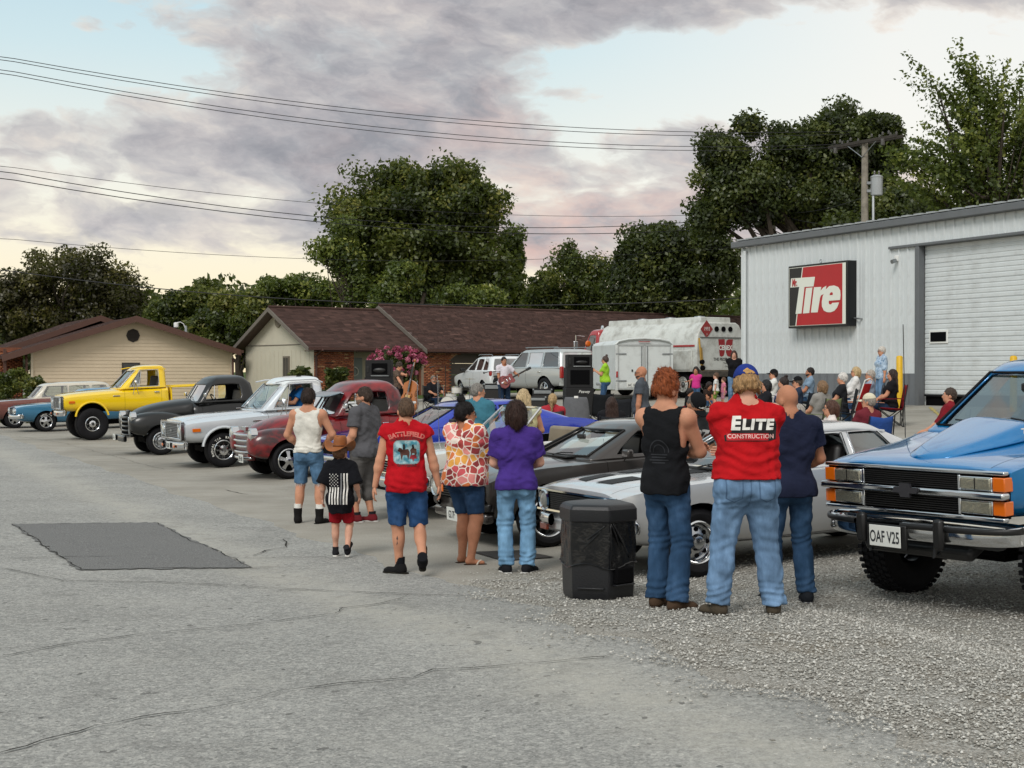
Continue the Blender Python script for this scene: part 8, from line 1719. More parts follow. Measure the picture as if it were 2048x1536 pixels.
p, H = stand(931, 1128, 806); f = Person('woman with black hair bun in red and orange leaf pattern blouse and denim shorts', p, 52, H, 1.2, .55, 'f', h=.010, sw=1.0, hipw=1.02, head=(-38, 2), feet={'L': (-.09, .05, 0, -12, 0), 'R': (.11, -.04, 0, -40, 0)}, hands={'L': (.10, .34, 1.10), 'R': (-.02, .33, 1.06)}, poles={'L': (-1, -.2, -.8), 'R': (1, -.4, -.8)}, skin='skin_tan', ag=1.3, lg=1.18)
f.top(blouse_mat(), 'tee', .86, .95, .030, name='blouse', seed=15, amp=.006, flare=.03, neck=.085); f.bottom(denim('#27405f'), end=.86, loose=.014, seed=16, name='shorts'); f.shoes(mat('sandal_strap', '#d9cdbd', .5, var=.5, vscale=60), '#3b2a22', 'sandal'); f.hair('#191516', 'bun', .010, .003, back=1.57); f.face('#251c1a', '#2a2322');
p, H = stand(812, 1150, 797); m_ = Person('man walking in red sleeveless shirt with motorcycle shop print and denim shorts', p, 97, H, .95, .10, h=.010, sw=1.0, head=(6, 2), feet={'L': (-.06, .12, 0, 55, 0), 'R': (.15, -.22, .10, -4, -62)}, hands={'L': (-.31, .03, .86), 'R': (.33, .04, .86)}, poles={'L': (-.6, -1, 0), 'R': (.6, -1, 0)}, skin='skin', ag=1.02)
m_.top('#b0141f', 'tee', .83, .18, .024, flare=.014, seed=17, amp=.008, neck=.075, bunch=[(.90, .05, .006)]); m_.bottom(denim('#2a4a74'), end=.99, loose=.026, seed=18, name='shorts', amp=.007, flare=.2); m_.shoes('#1d1c1d', '#26241f', sock=('#191a1e', .05)); m_.hair('#55402f', 'short', .005, .0015, back=1.58); m_.face()
teal = bpy.data.materials.new('print_picture'); teal.use_nodes = True; t_ = NT(teal.node_tree); bb_ = t_.n['Principled BSDF']; co_ = t_.new('ShaderNodeTexCoord').outputs['Object']; nz = t_.noise(co_, 16., 4, .6); bb_.inputs['Roughness'].default_value = .8
t_.l.new(t_.mix(t_.ramp(nz, [(.4, 0.), (.62, 1.)]), L('#3c8193'), L('#a9c5c9')), bb_.inputs['Base Color'])
def rrect(w_, h_, r_): return [(sx*(w_/2-r_)+r_*math.cos(t), sy*(h_/2-r_)+r_*math.sin(t)) for sx, sy, t0 in ((1, 1, 0), (-1, 1, math.pi/2), (-1, -1, math.pi), (1, -1, 1.5*math.pi)) for t in np.linspace(t0, t0+math.pi/2, 5)]
zc = 1.225; m_.decal(m_.shirt, polymesh([rrect(.262, .237, .05)]), 'print_border', mat('print_grey_border', '#8a8f90', .8), (.0, zc), lift=.003); m_.decal(m_.shirt, polymesh([rrect(.248, .223, .045)]), 'print_picture', teal, (.0, zc), lift=.0045)
brn = mat('print_brown', '#4e2c22', .8)
m_.decal(m_.shirt, polymesh([[(-.085, .01), (-.07, .045), (-.05, .04), (-.035, .025), (.02, .03), (.035, .0), (.03, -.04), (.02, -.075), (.008, -.03), (-.03, -.03), (-.045, -.08), (-.055, -.03), (-.06, 0)], [(.04, .02), (.06, .045), (.10, .03), (.105, -.01), (.09, -.05), (.08, -.01), (.06, -.01), (.05, -.045)]]), 'print_horses', brn, (-.005, zc), lift=.006)
m_.decal(m_.shirt, polymesh([[(-.03, .025), (-.035, .07), (-.02, .085), (-.008, .065), (-.01, .03)], [(.06, .04), (.055, .07), (.07, .08), (.08, .04)]]), 'print_riders', blk, (-.005, zc), lift=.0065)
m_.decal(m_.shirt, polymesh([[(.045, -.055), (.085, -.055), (.095, -.04), (.085, -.025), (.065, -.095), (.04, -.03), (.035, -.045)], [(.03, -.065), (.10, -.065), (.10, -.045), (.03, -.045)]]), 'print_badge', mat('print_badge_red', '#9a2a35', .8), (.0, zc), lift=.007)
dk = mat('print_dark_red', '#5d1d22', .8); lt_ = mat('print_light_red', '#c5675f', .8)
def arctext(txt, r_, size, **k):
 mbx = MB();
 me_all = text_mesh(txt, size, **k)
 for v in me_all.vertices: x, y = v.co.x, v.co.y; a_ = x/r_; v.co.x = (r_+y)*math.sin(a_); v.co.y = (r_+y)*math.cos(a_)-r_
 return me_all
m_.decal(m_.shirt, arctext('BATTLEFIELD', .45, .062, bold=.003), 'lettering', lt_, (.0, zc+.178), lift=.005); m_.decal(m_.shirt, arctext('HARLEY-DAVIDSON', .45, .036, bold=.001), 'lettering', dk, (.0, zc+.138), lift=.005); m_.decal(m_.shirt, arctext('GETTYSBURG', -.45, .032, bold=.001), 'lettering', dk, (0, zc-.135), lift=.005)
mb = MB(); wr = Vector(m_.wr['R']); mb.cyl(wr+Vector((.0, .035, -.13)), wr+Vector((.01, .06, -.165)), .004, n=6); ci = mb.obj('cigarette', M['white']); ci.matrix_world = Matrix.LocRotScale(m_.root.location, m_.root.rotation_euler, m_.root.scale); tag(ci, 'cigarette held by the man in the red sleeveless shirt', 'cigarette')
m_.decal(m_.body, polymesh([[(-.008, -.05), (.006, -.03), (-.004, -.01), (.008, .02), (0, .05), (-.01, .02), (-.002, 0)]]), 'tattoo', mat('tattoo_ink', '#5b4a45', .7), (-.085, .34), lift=.002)
p, H = stand(681, 1114, 885); k = Person('small boy in brown cowboy hat and black shirt with white striped flag print', p, 84, H/1.04, .92, .1, h=.011, sw=.92, head=(-18, 2), feet={'L': (-.11, .14, 0, 6, 0), 'R': (.13, -.10, .06, -8, -48)}, hands={'L': (-.30, .05, .92), 'R': (.28, .1, .95)}, skin='skin_pale', scale_head=1.32)
k.top('#15161b', 'tee', .70, .98, .055, seed=20, amp=.006, neck=.08); k.bottom('#8d1620', end=.88, loose=.03, name='shorts'); k.shoes('#222226', '#dddad4', sock=('#26262a', .03)); k.hair('#6a4a33', 'short', .008); k.face()
st_ = mat('print_offwhite', '#dedcd6', .8); gy_ = mat('print_mid_grey', '#77787a', .8); fl = []; z0_, z1_ = -.27, .22; x0_, wd_ = -.15, .30; canton = .13
for i in range(7):
 xa = x0_+wd_*(2*i)/13; xb = xa+wd_/13
 (fl if i != 4 else []).append([(xa, z0_), (xb, z0_), (xb, z1_ if i > 3 else z1_-.22), (xa, z1_ if i > 3 else z1_-.22)])
k.decal(k.shirt, polymesh(fl), 'flag_stripes', st_, (.0, 1.12), lift=.004, maxlen=.04); xa = x0_+wd_*8/13; k.decal(k.shirt, polymesh([[(xa, z0_), (xa+wd_/13, z0_), (xa+wd_/13, z1_), (xa, z1_)]]), 'flag_stripes', gy_, (.0, 1.12), lift=.004, maxlen=.04)
stars = []
for i in range(6):
 for j in range(8):
  cx_, cz_ = x0_+.012+i*.0255, z1_-.015-j*.026;
  if (i+j) % 2 == 0: stars.append([(cx_+.012*(1 if q % 2 == 0 else .45)*math.cos(q*math.pi/5+.3), cz_+.012*(1 if q % 2 == 0 else .45)*math.sin(q*math.pi/5+.3)) for q in range(10)])
k.decal(k.shirt, polymesh(stars), 'flag_stars', st_, (.0, 1.12), lift=.004)
def cowboy(ps):
 Hd, HR = ps.Hd, ps.HR; lm = mat('tan_leather_felt', '#8f5426', .7, var=.2, vscale=8, bump=.1); mb = MB(); q = 1.0
 rings = []
 for (rx, ry, z, dn) in ((.078, .098, 1.700, 0), (.080, .100, 1.735, 0), (.076, .094, 1.80, .0), (.062, .082, 1.845, .012), (.03, .06, 1.840, .026), (.005, .03, 1.825, .03)): rings.append([Hd((rx*math.cos(t), -.012+ry*math.sin(t), z-dn*abs(math.cos(t))*0-(dn if abs(math.cos(t)) < .5 else 0))) for t in np.linspace(0, 2*math.pi, 25)[:-1]])
 cr = ringloft([[tuple(v) for v in r_] for r_ in rings], cap=False).obj('hat', lm, ps.root, sub=1, ang=180)
 rings = []
 for kk in range(6):
  e_ = kk/5; rings.append([tuple(Hd((math.cos(t)*(.078+.105*e_), -.012+math.sin(t)*(.098+.095*e_), 1.705-.02*e_+(.105*e_**2)*abs(math.cos(t))**2.5-.035*e_*abs(math.sin(t))))) for t in np.linspace(0, 2*math.pi, 33)[:-1]])
 br = ringloft(rings, cap=False).obj('brim', lm, cr, sub=1, ang=180); so = br.modifiers.new('t', 'SOLIDIFY'); so.thickness = .006
 mb = MB(); mb.tube([Hd((.081*math.cos(t), -.012+.101*math.sin(t), 1.715)) for t in np.linspace(0, 2*math.pi, 25)[:-1]], .007, 5, True); mb.obj('hat_band', mat('hat_band_brown', '#5d3215', .6), cr)
cowboy(k)
p, H = stand(617, 1047, 779); n = Person('dark haired man in white tank top, denim cutoffs and black boots', p, 82, H, .87, h=.011, sw=1.0, head=(-6, 6), feet={'L': (-.15, .03, 0, 12, 0), 'R': (.16, -.02, 0, -22, 0)}, hands={'L': (-.16, .18, .98), 'R': (.16, .20, 1.02)}, poles={'L': (-1, -.6, 0), 'R': (1, -.6, 0)}, skin='skin', ag=1.02)
n.top('#d6d3ca', 'tank', .93, loose=.016, neck=.10, extra=.13, seed=22, amp=.005, bunch=[(.99, .06, .006)]); n.bottom(denim('#4f6f8d'), end=.92, loose=.022, name='shorts', seed=23); n.shoes('#1b1a1a', '#121212', name='boot', tall=.10, sock=('#e2e0da', .04)); n.hair('#2f211b', 'short', .011, .003, back=1.572, vol=.01); n.face('#2f211b'); n.beard('#3a2a22', .003)
p, H = stand(728, 1044, 775); o_ = Person('bearded man with glasses in grey shirt and grey shorts facing the white tank top', p, 152, H, 1.1, .45, h=.011, sw=1.05, head=(12, 0), feet={'L': (-.09, .06, 0, 16, 0), 'R': (.10, -.05, 0, 10, 0)}, hands={'L': (-.24, .16, .93), 'R': (.25, .14, .92)}, poles={'L': (-.5, -1, 0), 'R': (.5, -1, 0)}, skin='skin', ag=1.08)
o_.top('#56565a', 'tee', .85, .66, .026, seed=25, amp=.006); o_.bottom('#5b5958', end=1.02, loose=.032, name='shorts', seed=26, flare=.2); o_.shoes('#6b2228', '#c9c7c4', sock=('#232326', .02)); o_.hair('#3c2d24', 'short', .008, .002, line=1.675); o_.beard('#6d5b4d', .012); o_.face('#3a2b22', '#1b1b1d')
for q_, n_, l_, fl_, li_ in ((a, 2600, .030, (.2, .3, -.3), .35), (e, 1500, .016, (0, -.2, -1.), .5), (w, 2600, .06, (0, -.1, -1.), .12), (f, 1800, .05, (0, -.5, .6), .12), (m_, 1800, .010, (0, -.2, -1.), .3), (n, 2000, .03, (0, -.3, -1.), .3), (o_, 1500, .022, (0, -.4, -1.), .3), (k, 900, .02, (0, -.2, -1.), .3)): q_.strands(n_, l_, flow=fl_, lift=li_, zmax=1.645 if q_ is e else 9.)
def fringe(ps, m):
 r = random.Random(4); mb = MB()
 for nm in 'LR':
  hp, kn = Vector(ps.hp[nm]), Vector(ps.kn[nm]); d = (kn-hp).normalized(); c = hp+(kn-hp)*.92; x = d.orthogonal().normalized(); y = d.cross(x)
  for i in range(46):
   a = i/46*6.283+r.uniform(-.05, .05); q = c+(x*math.cos(a)+y*math.sin(a))*.083; t = (x*-math.sin(a)+y*math.cos(a))*.0022; l = d*r.uniform(.015, .05)+(x*math.cos(a)+y*math.sin(a))*r.uniform(-.01, .008); mb.add([q-t-d*.01, q+t-d*.01, q+l+t*.5, q+l-t*.5], [(0, 1, 2, 3)])
 tag(mb.obj('frayed_hem', m, ps.pants, ang=180), kind='stuff')
fringe(n, mat('white_thread', '#cfd3d6', .9))
# ================================================================ CAMP CHAIRS AND THE SEATED CROWD
def chair(label, pos, face, c, kind='camp', z=.42, group='folding chairs of the audience'):
 r = thing('camp_chair', label, 'chair', pos, R(face-90), group=group); cl = cm(c); mt = M['black'] if kind != 'lawn' else M['white']
 def bar(nm, *pts, rad=.011): mb = MB(); mb.tube(pts, rad, 5); return mb.obj(nm, mt, r)
 if kind == 'lawn':
  mb = MB(); mb.box((0, 0, z), (.50, .46, .02)); mb.obj('seat', cl, r); mb = MB(); mb.box((0, -.34, z+.30), (.50, .02, .60), Matrix.Rotation(.33, 3, 'X')); mb.obj('backrest', cl, r)
  for q in (-1, 1): x = q*.27; bar('leg', (x, .27, 0), (x, .2, z), (x, -.24, z), rad=.013); bar('leg', (x, -.36, 0), (x, -.1, z), rad=.013); bar('back_frame', (x, -.22, z), (x, -.45, z+.66), rad=.013); bar('arm', (x, .22, z), (x, .2, z+.2), (x, -.3, z+.22), rad=.013)
  bar('back_frame', (-.27, -.45, z+.66), (0, -.47, z+.70), (.27, -.45, z+.66), rad=.013); return r
 mb = MB(); mb.grid(lambda a, b: ((a-.5)*.54, .24-b*.48, z+.02-.07*math.sin(math.pi*a)*(.4+.6*math.sin(math.pi*b))-b*.03), 8, 6); o = mb.obj('seat', cl, r, ang=180); m_ = o.modifiers.new('t', 'SOLIDIFY'); m_.thickness = .012
 mb = MB(); mb.grid(lambda a, b: ((a-.5)*(.54-.06*b), -.24-.10*b-.05*math.sin(math.pi*a), z-.04+b*.52+.03*abs(2*a-1)), 8, 6); o = mb.obj('backrest', cl, r, ang=180); m_ = o.modifiers.new('t', 'SOLIDIFY'); m_.thickness = .012
 for q in (-1, 1):
  x = q*.28; bar('leg', (x, .27, 0), (-x, .25, z)); bar('leg', (x, -.27, 0), (-x, -.25, z)); bar('leg', (x, .27, 0), (x, -.27, z)); bar('leg', (x, -.27, 0), (x, .27, z)); bar('back_frame', (x, -.25, .02), (x, -.26, z), (x*.92, -.35, z+.52)); bar('arm_post', (x, .27, z), (x, .27, z+.2))
  mb = MB(); mb.box((x, .0, z+.205), (.07, .56, .012)); mb.obj('armrest', cl, r)
 return r
SIT = dict(pz=.50, feet={'L': (-.12, .46, 0, 6, 0), 'R': (.12, .46, 0, -6, 0)}, hands={'L': (-.13, .34, 1.02), 'R': (.13, .34, 1.02)}, kpole=((0, .6, 1), (0, .6, 1)))
def dress(a, tc, bc, hc, hs='short', sl=.6, bend=1.9, cap=None, shoe='#3a3633', capf=None, beard=None, shades=False, glasses=None, short=False, hem=.90, ts=3, tk='tee', hv=0.):
 a.top(tc, tk, hem, sl, .02, seed=ts); a.bottom(denim(bc) if bc in DEN else bc, end=.95 if short else bend, name='shorts' if short else 'trousers', seed=ts+1, waist=1.0); a.shoes(shoe)
 if hc: a.hair(hc, hs, .014 if hs != 'short' else .009, vol=hv)
 if cap: a.cap(cap, front=capf)
 a.face(hc or '#3a2a20', glasses, shades=shades)
 if beard: a.beard(beard, .006)
 return a
DEN = ('#2f4a68', '#6784a4', '#3d5a7c', '#22344c')
def sitter(label, px, top, face, tc, bc, hc, ch=None, chl=None, hs='short', ck='camp', H=1.70, g=1.1, sex='m', d=None, h=.02, head=(0, 0), skin='skin', lean=-4, over=None, dr=None):
 hgt = H*(.50+.80)/1.75-.02; p = Gd(px, d) if d else at_top(px, top, hgt)
 if d: g0 = p.z;
 kw = dict(SIT); kw.update(over or {}); a = Person(label, p, face, H, g, .3, sex, h, lean=lean, head=head, skin=skin, **kw); dress(a, tc, bc, hc, hs, **(dr or {}))
 if chl: q = p.copy(); chair(chl, q, face, ch, ck)
 return a
fw = 160     # most of the audience looks towards the band
sitter('seated man in white shirt and dark cap by the metal wall', 1543, 741, 175, '#d9dad6', '#2f4a68', '#2a211c', '#2a2c30', 'dark camp chair under the man in white shirt and dark cap', dr=dict(cap='#1a1a1c', ts=41))
sitter('seated woman with brown hair bun and pale top by the metal wall', 1562, 757, 170, '#b7a9b4', '#3d5a7c', '#2c2220', '#30333a', 'dark camp chair under the woman with the hair bun', 'bun', sex='f', g=1.15, dr=dict(ts=43))
sitter('seated person with black hair and dark shirt beside the white shirt man', 1527, 762, 190, '#1e1f24', '#3d5a7c', '#17181a', '#3a4a66', 'blue grey camp chair under the dark shirted person', 'bob', sex='f', dr=dict(ts=45))
sitter('seated man in black baseball cap and navy hooded top', 1590, 756, 178, '#2b3648', '#22344c', '#4a4038', '#20242c', 'black camp chair under the man in the baseball cap', g=1.2, dr=dict(cap='#17181b', capf='#d0d0cc', ts=47))
sitter('seated man with dark beard in blue grey shirt by the metal wall', 1616, 737, 178, '#7f95aa', '#2f4a68', '#1d1715', '#3b3d42', 'dark camp chair under the bearded man in blue grey', g=1.05, skin='skin_tan', dr=dict(beard='#1d1715', ts=49))
sitter('seated woman with light brown hair seen over the olive chair back', 1640, 764, 130, '#8d8a86', '#3d5a7c', '#7a5f45', '#6d7451', 'olive green camp chair beside the red lawn chair', 'bob', sex='f', dr=dict(ts=51))
sitter('seated white haired woman in black top with tattooed arm', 1680, 749, 168, '#232428', '#3d5a7c', '#c9c5c0', '#2c3036', 'dark camp chair under the white haired woman in black', 'short', sex='f', g=1.2, dr=dict(ts=53, hv=.02))
sitter('seated blonde woman with sunglasses in black and white striped top', 1707, 736, 172, '#dcdad8', '#2f4a68', '#b39a72', '#3b4048', 'dark camp chair under the woman in the striped top', 'bob', sex='f', g=1.15, dr=dict(ts=55, sl=1.4, shades=True))
sitter('seated older man in light grey shirt and jeans', 1736, 742, 170, '#8f9bad', '#3d5a7c', '#a59c92', '#4a4e55', 'grey camp chair under the older man in jeans', g=1.2, dr=dict(ts=57, glasses='#222222', sl=1.3))
sitter('seated woman with long dark hair in black top and red camp chair', 1780, 741, 172, '#1c1b1e', '#22344c', '#2c1d19', '#7c1f27', 'dark red camp chair in front of the yellow bollard', 'long', sex='f', g=1.1, dr=dict(ts=59))
sitter('seated woman in pink sun visor and glasses in pink camp chair', 1655, 804, 175, '#d9cfcb', '#6784a4', '#4a2f24', '#d77a9c', 'bright pink camp chair holding the woman in the visor', 'bob', sex='f', g=1.1, h=.016, dr=dict(ts=61, glasses='#332222'))
sitter('seated man in cream cap seen from behind over a blue camp chair', 1733, 791, 120, '#6d2a33', '#3d5a7c', '#8d857c', '#2c4d8f', 'blue camp chair behind the silver coupe roof', g=1.15, h=.016, head=(25, 0), dr=dict(cap='#d3cbb4', ts=63))
sitter('seated man in maroon shirt and jeans beside the blue truck hood', 1893, 779, 168, '#7c1e27', '#3d5a7c', '#3c2f27', '#aab0b4', 'pale grey camp chair beside the blue truck hood', g=1.1, h=.016, dr=dict(ts=65, sl=1.2))
sitter('seated woman with long dark wavy hair seen from behind near the black speakers', 1222, 797, 95, '#1f1f22', '#22344c', '#33221b', '#232529', 'black camp chair under the woman with long wavy hair', 'midback', sex='f', h=.016, dr=dict(ts=67))
sitter('seated woman with blonde ponytail in red shirt beside the covered grey chair', 1106, 790, 80, '#a8323c', '#3d5a7c', '#a58a63', '#3a3d42', 'dark camp chair under the woman with the ponytail', 'pony', sex='f', h=.016, dr=dict(ts=69))
sitter('grey haired person low behind the bald man in navy', 1592, 812, 120, '#6f7480', '#3d5a7c', '#9a958e', '#30343a', 'black camp chair with thin legs beside the olive chair', h=.018, dr=dict(ts=71))
for lb, px, top, fc, c, kd in (('empty red lawn chair with white frame facing the band', 1690, 768, 150, '#b3282c', 'lawn'), ('empty black camp chair in front of the white trailer', 1235, 792, 100, '#26282c', 'camp'), ('black camp chair with raised back behind the long haired woman', 1200, 783, 100, '#1d1f22', 'camp'), ('dark red camp chair beside the red haired man', 1338, 806, 100, '#6f1820', 'camp')): chair(lb, at_top(px, top, .98) if kd != 'lawn' else Gd(1697, 33), fc, c, kd)
def covered():
 p = at_top(1152, 793, 1.05); r = thing('covered_chair', 'folding chair draped in a grey cover with a white tag on top', 'chair', p, R(0)); g = cm('#5f6063'); rg = []
 for z, w, dd in ((.05, .34, .24), (.5, .32, .20), (.95, .28, .12), (1.04, .24, .06)): rg.append([(w*math.cos(t)*(1 if abs(math.cos(t)) < .9 else 1.02), dd*math.sin(t)+.012*math.sin(5*t), z) for t in np.linspace(0, 6.283, 17)[:-1]])
 ringloft(rg).obj('cover', g, r, sub=1, ang=180); box_part(r, 'tag', (.0, -.08, 1.035), (.09, .02, .05), M['white'], .004)
covered()
def stander(label, px, top, hgt, face, tc, bc, hc, hs='short', g=1., sex='m', h=.018, d=None, dr=None, **k):
 p = at_top(px, top, hgt) if d is None else Gd(px, d); a = Person(label, p, face, hgt, g, k.pop('belly', .15), sex, h, **k); return dress(a, tc, bc, hc, hs, **(dr or {}))
stander('bald bearded man with sunglasses in dark grey shirt standing before the white trailer', 1282, 735, 1.78, 165, '#4c5158', '#3d5a7c', None, g=1.05, h=.014, d=27.5, dr=dict(beard='#4a382c', shades=True, ts=81), skin='skin_tan')
stander('woman with hair bun in lime green shirt raising a phone before the trailer', 1210, 719, 1.66, 172, '#9ccb3a', '#3d5a7c', '#4a3b36', 'bun', g=1.12, sex='f', d=46.5, dr=dict(ts=83, glasses='#222222'), hands={'L': (-.08, .32, 1.28), 'R': (.08, .34, 1.30)})
stander('grey haired man in teal shirt looking over the blue fastback roof', 956, 778, 1.74, 75, '#3f7486', '#3d5a7c', '#77736e', h=.014, d=22.5, dr=dict(ts=85), head=(-50, 0))
stander('woman with long blonde hair in cream lace top standing behind the white convertible', 1047, 768, 1.66, 88, '#d9cf9f', '#3d5a7c', '#b39d78', 'long', g=1.1, sex='f', h=.014, d=21.2, dr=dict(ts=87, sl=.15), hands={'L': (-.1, .3, 1.1), 'R': (.2, .28, 1.12)})
stander('young woman with long brown hair in black shirt leaning by the workshop corner', 1468, 709, 1.64, 262, '#17171a', '#6784a4', '#3a2620', 'long', sex='f', d=45, dr=dict(ts=89), hands={'L': (-.22, .02, .86), 'R': (-.12, .2, 1.08)}, skin='skin_pale')
stander('older woman with white hair in blue patterned blouse standing by the bollard', 1763, 709, 1.62, 190, mat('blue_patterned_blouse', '#a9bccf', .9, var=.5, vscale=16, dark='#4f7399'), '#6784a4', '#c4bdb4', 'short', sex='f', g=1.12, d=39.8, dr=dict(ts=91, sl=1.2, hem=.84, glasses='#8a7a6a', hv=.02))
kid = dict(scale_head=1.35)
stander('dark haired girl in bright pink shirt reaching out her arm', 1392, 744, 1.20, 250, '#c93a86', '#3d5a7c', '#241c1b', 'bob', g=.95, sex='m', d=44, dr=dict(ts=93), hands={'L': (.55, .15, 1.12), 'R': (.3, -.05, 1.0)}, skin='skin_tan', **kid)
stander('small boy in white shirt and green shorts near the tank truck', 1432, 763, 1.02, 165, '#d9d9d6', '#6f8a3c', '#5a4231', g=.95, d=43.5, dr=dict(ts=95, short=True), skin='skin_pale', **kid)
stander('toddler in pink top beside the boy in white', 1447, 776, .86, 190, '#d37f95', '#c58da0', '#5d4433', g=1., d=44, dr=dict(ts=97, short=True), skin='skin_pale', **kid)
a = Person('boy in black shirt and orange shoes sitting on the ground by the truck', Gd(1374, 42.5), 330, 1.25, .95, .1, h=.018, pz=.12, lean=12, feet={'L': (-.1, .50, 0, 10, 0), 'R': (.1, .52, 0, -10, 0)}, hands={'L': (-.2, .36, 1.1), 'R': (.2, .36, 1.1)}, kpole=((-.3, .3, 1), (.3, .3, 1)), skin='skin_tan', **kid); dress(a, '#1a1a1d', '#3c3a38', '#1f1917', short=True, shoe='#c9562a', ts=99)
a = Person('child in brown shirt crouching beside the girl in pink', Gd(1412, 44.3), 300, 1.2, .95, .1, h=.02, pz=.30, lean=20, feet={'L': (-.1, .2, 0, 10, 0), 'R': (.1, .25, 0, -10, 0)}, kpole=((-.2, .8, .6), (.2, .8, .6)), hands={'L': (-.1, .4, 1.0), 'R': (.1, .42, 1.05)}, skin='skin_tan', **kid); dress(a, '#3a2f2b', '#3d5a7c', '#2b2220', 'bob', ts=101)
mw = Matrix.LocRotScale(silver.location, silver.rotation_euler, None); q = mw@Vector((-.30, .40, .50)); a = Person('man in blue shirt and black and white cap at the wheel of the silver pickup', q, math.degrees(HEAD), 1.75, 1.05, .3, h=.016, head=(20, 0), **dict(SIT, hands={'L': (-.15, .42, 1.18), 'R': (.12, .44, 1.15)}, feet={'L': (-.12, .62, .1, 6, 0), 'R': (.12, .62, .1, -6, 0)}))
dress(a, '#1f5f9c', '#22344c', '#8d8580', cap='#1b1b1d', capf='#d8d6d0', ts=103, beard='#8d8580')
# ================================================================ THE BAND
a = stander('double bass player with dark quiff in flowered shirt', 797, 727, 1.78, 335, mat('flowered_shirt', '#5a4a3e', .9, var=.6, vscale=22, dark='#241d1a'), '#2a2a2e', '#3a2c24', 'tousled', d=49.5, dr=dict(ts=111), hands={'L': (.20, .38, 1.36), 'R': (.30, .34, .98)}, head=(10, 18))
b = stander('guitarist in pale shirt singing beside the silver utility vehicle', 1008, 723, 1.80, 290, '#d6d0d8', '#22344c', '#1f1815', d=47.5, dr=dict(ts=113), hands={'L': (-.36, .30, 1.20), 'R': (.12, .26, 1.0)}, skin='skin_tan')
sitter('drummer in sunglasses and black shirt behind the drum kit', 868, 745, 300, '#1b1c20', '#22344c', '#6d655c', '#2a2c30', 'drum stool chair hidden behind the kit', d=50.5, dr=dict(ts=115, shades=True, beard='#8b837a', sl=.9), over=dict(hands={'L': (-.2, .4, 1.08), 'R': (.2, .4, 1.1)}))
def bass():
 p = Gd(812, 48.9); r = thing('double_bass', 'honey coloured upright double bass leaning on its player', 'instrument', p, R(-20), rot=(R(-6), R(8), R(-20))); wd = mat('bass_wood', '#a8622a', .25, var=.2, vscale=3, coat=.6); dkw = mat('dark_fingerboard', '#221813', .4)
 prof = [(0, .16), (.10, .165), (.26, .22), (.335, .36), (.33, .50), (.25, .64), (.205, .74), (.215, .86), (.255, .98), (.23, 1.10), (.12, 1.18), (.04, 1.22)]; rg = []
 for y, k in ((-.10, .97), (-.06, 1.), (.06, 1.), (.10, .97)): rg.append([(x*k, y, .70+(z-.70)*k) for x, z in prof]+[(-x*k, y, .70+(z-.70)*k) for x, z in prof[::-1] if x > 0])
 ringloft(rg).obj('body', wd, r, bevel=.01, ang=50)
 mb = MB(); mb.tube([(0, -.12, 1.18), (0, -.09, 1.55), (0, -.06, 1.80)], [.035, .028, .024], 8); mb.obj('neck', wd, r); box_part(r, 'fingerboard', (0, -.15, 1.25), (.07, .03, .85), dkw, .008, Matrix.Rotation(-.06, 3, 'X'))
 mb = MB(); mb.ell((0, -.05, 1.86), (.04, .07, .06), 10, 8); mb.obj('scroll', wd, r); box_part(r, 'bridge', (0, -.15, .66), (.16, .05, .12), mat('pale_maple', '#c9a76c', .5), .01); box_part(r, 'tailpiece', (0, -.14, .42), (.06, .02, .34), dkw, .008)
 mb = MB();
 for x in (-.02, -.007, .007, .02): mb.tube([(x, -.17, .45), (x, -.22, .70), (x*.6, -.17, 1.2), (x*.5, -.09, 1.80)], .003, 4)
 mb.obj('strings', M['steel'], r)
 for s in (-1, 1): mb = MB(); mb.tube([(s*.12, -.106, .52), (s*.10, -.106, .60), (s*.13, -.106, .70), (s*.10, -.106, .78)], .01, 5); mb.obj('sound_hole', M['dark'], r)
 mb = MB(); mb.tube([(0, 0, 0), (0, 0, .2)], .01, 6); mb.obj('endpin', M['steel'], r)
bass()
def guitar():
 o = b.root; c = o.matrix_basis@Vector((.02, .27, 1.02)); p = Vector(c); r = thing('electric_guitar', 'red hollow body electric guitar slung on the guitarist', 'guitar', p, rot=(R(80), R(-28), R(10))); rd = mat('guitar_red', '#7d1f1f', .2, coat=1., var=.2)
 prof = [(.0, -.24), (.12, -.235), (.205, -.15), (.20, -.03), (.135, .06), (.13, .12), (.165, .19), (.12, .26), (.03, .25)]; poly = prof+[(-x, z) for x, z in prof[::-1] if x > 0]
 mb = MB(); mb.prism([(z, x) for x, z in poly], -.035, .035, 'XY'); mb.obj('body', rd, r, bevel=.01); box_part(r, 'neck', (.48, 0, .04), (.50, .05, .03), mat('dark_fingerboard', '#221813', .4), .008); box_part(r, 'headstock', (.80, 0, .03), (.17, .08, .02), M['black'], .006)
 box_part(r, 'tailpiece', (-.12, 0, .045), (.12, .05, .02), M['chrome'], .006)
 for x in (.02, .12): box_part(r, 'pickup', (x, 0, .045), (.035, .08, .02), M['chrome'], .005)
 for s in (-1, 1): mb = MB(); mb.tube([(-.06, s*.10, .037), (.0, s*.12, .037), (.06, s*.09, .037)], .008, 5); mb.obj('sound_hole', M['dark'], r)
guitar()
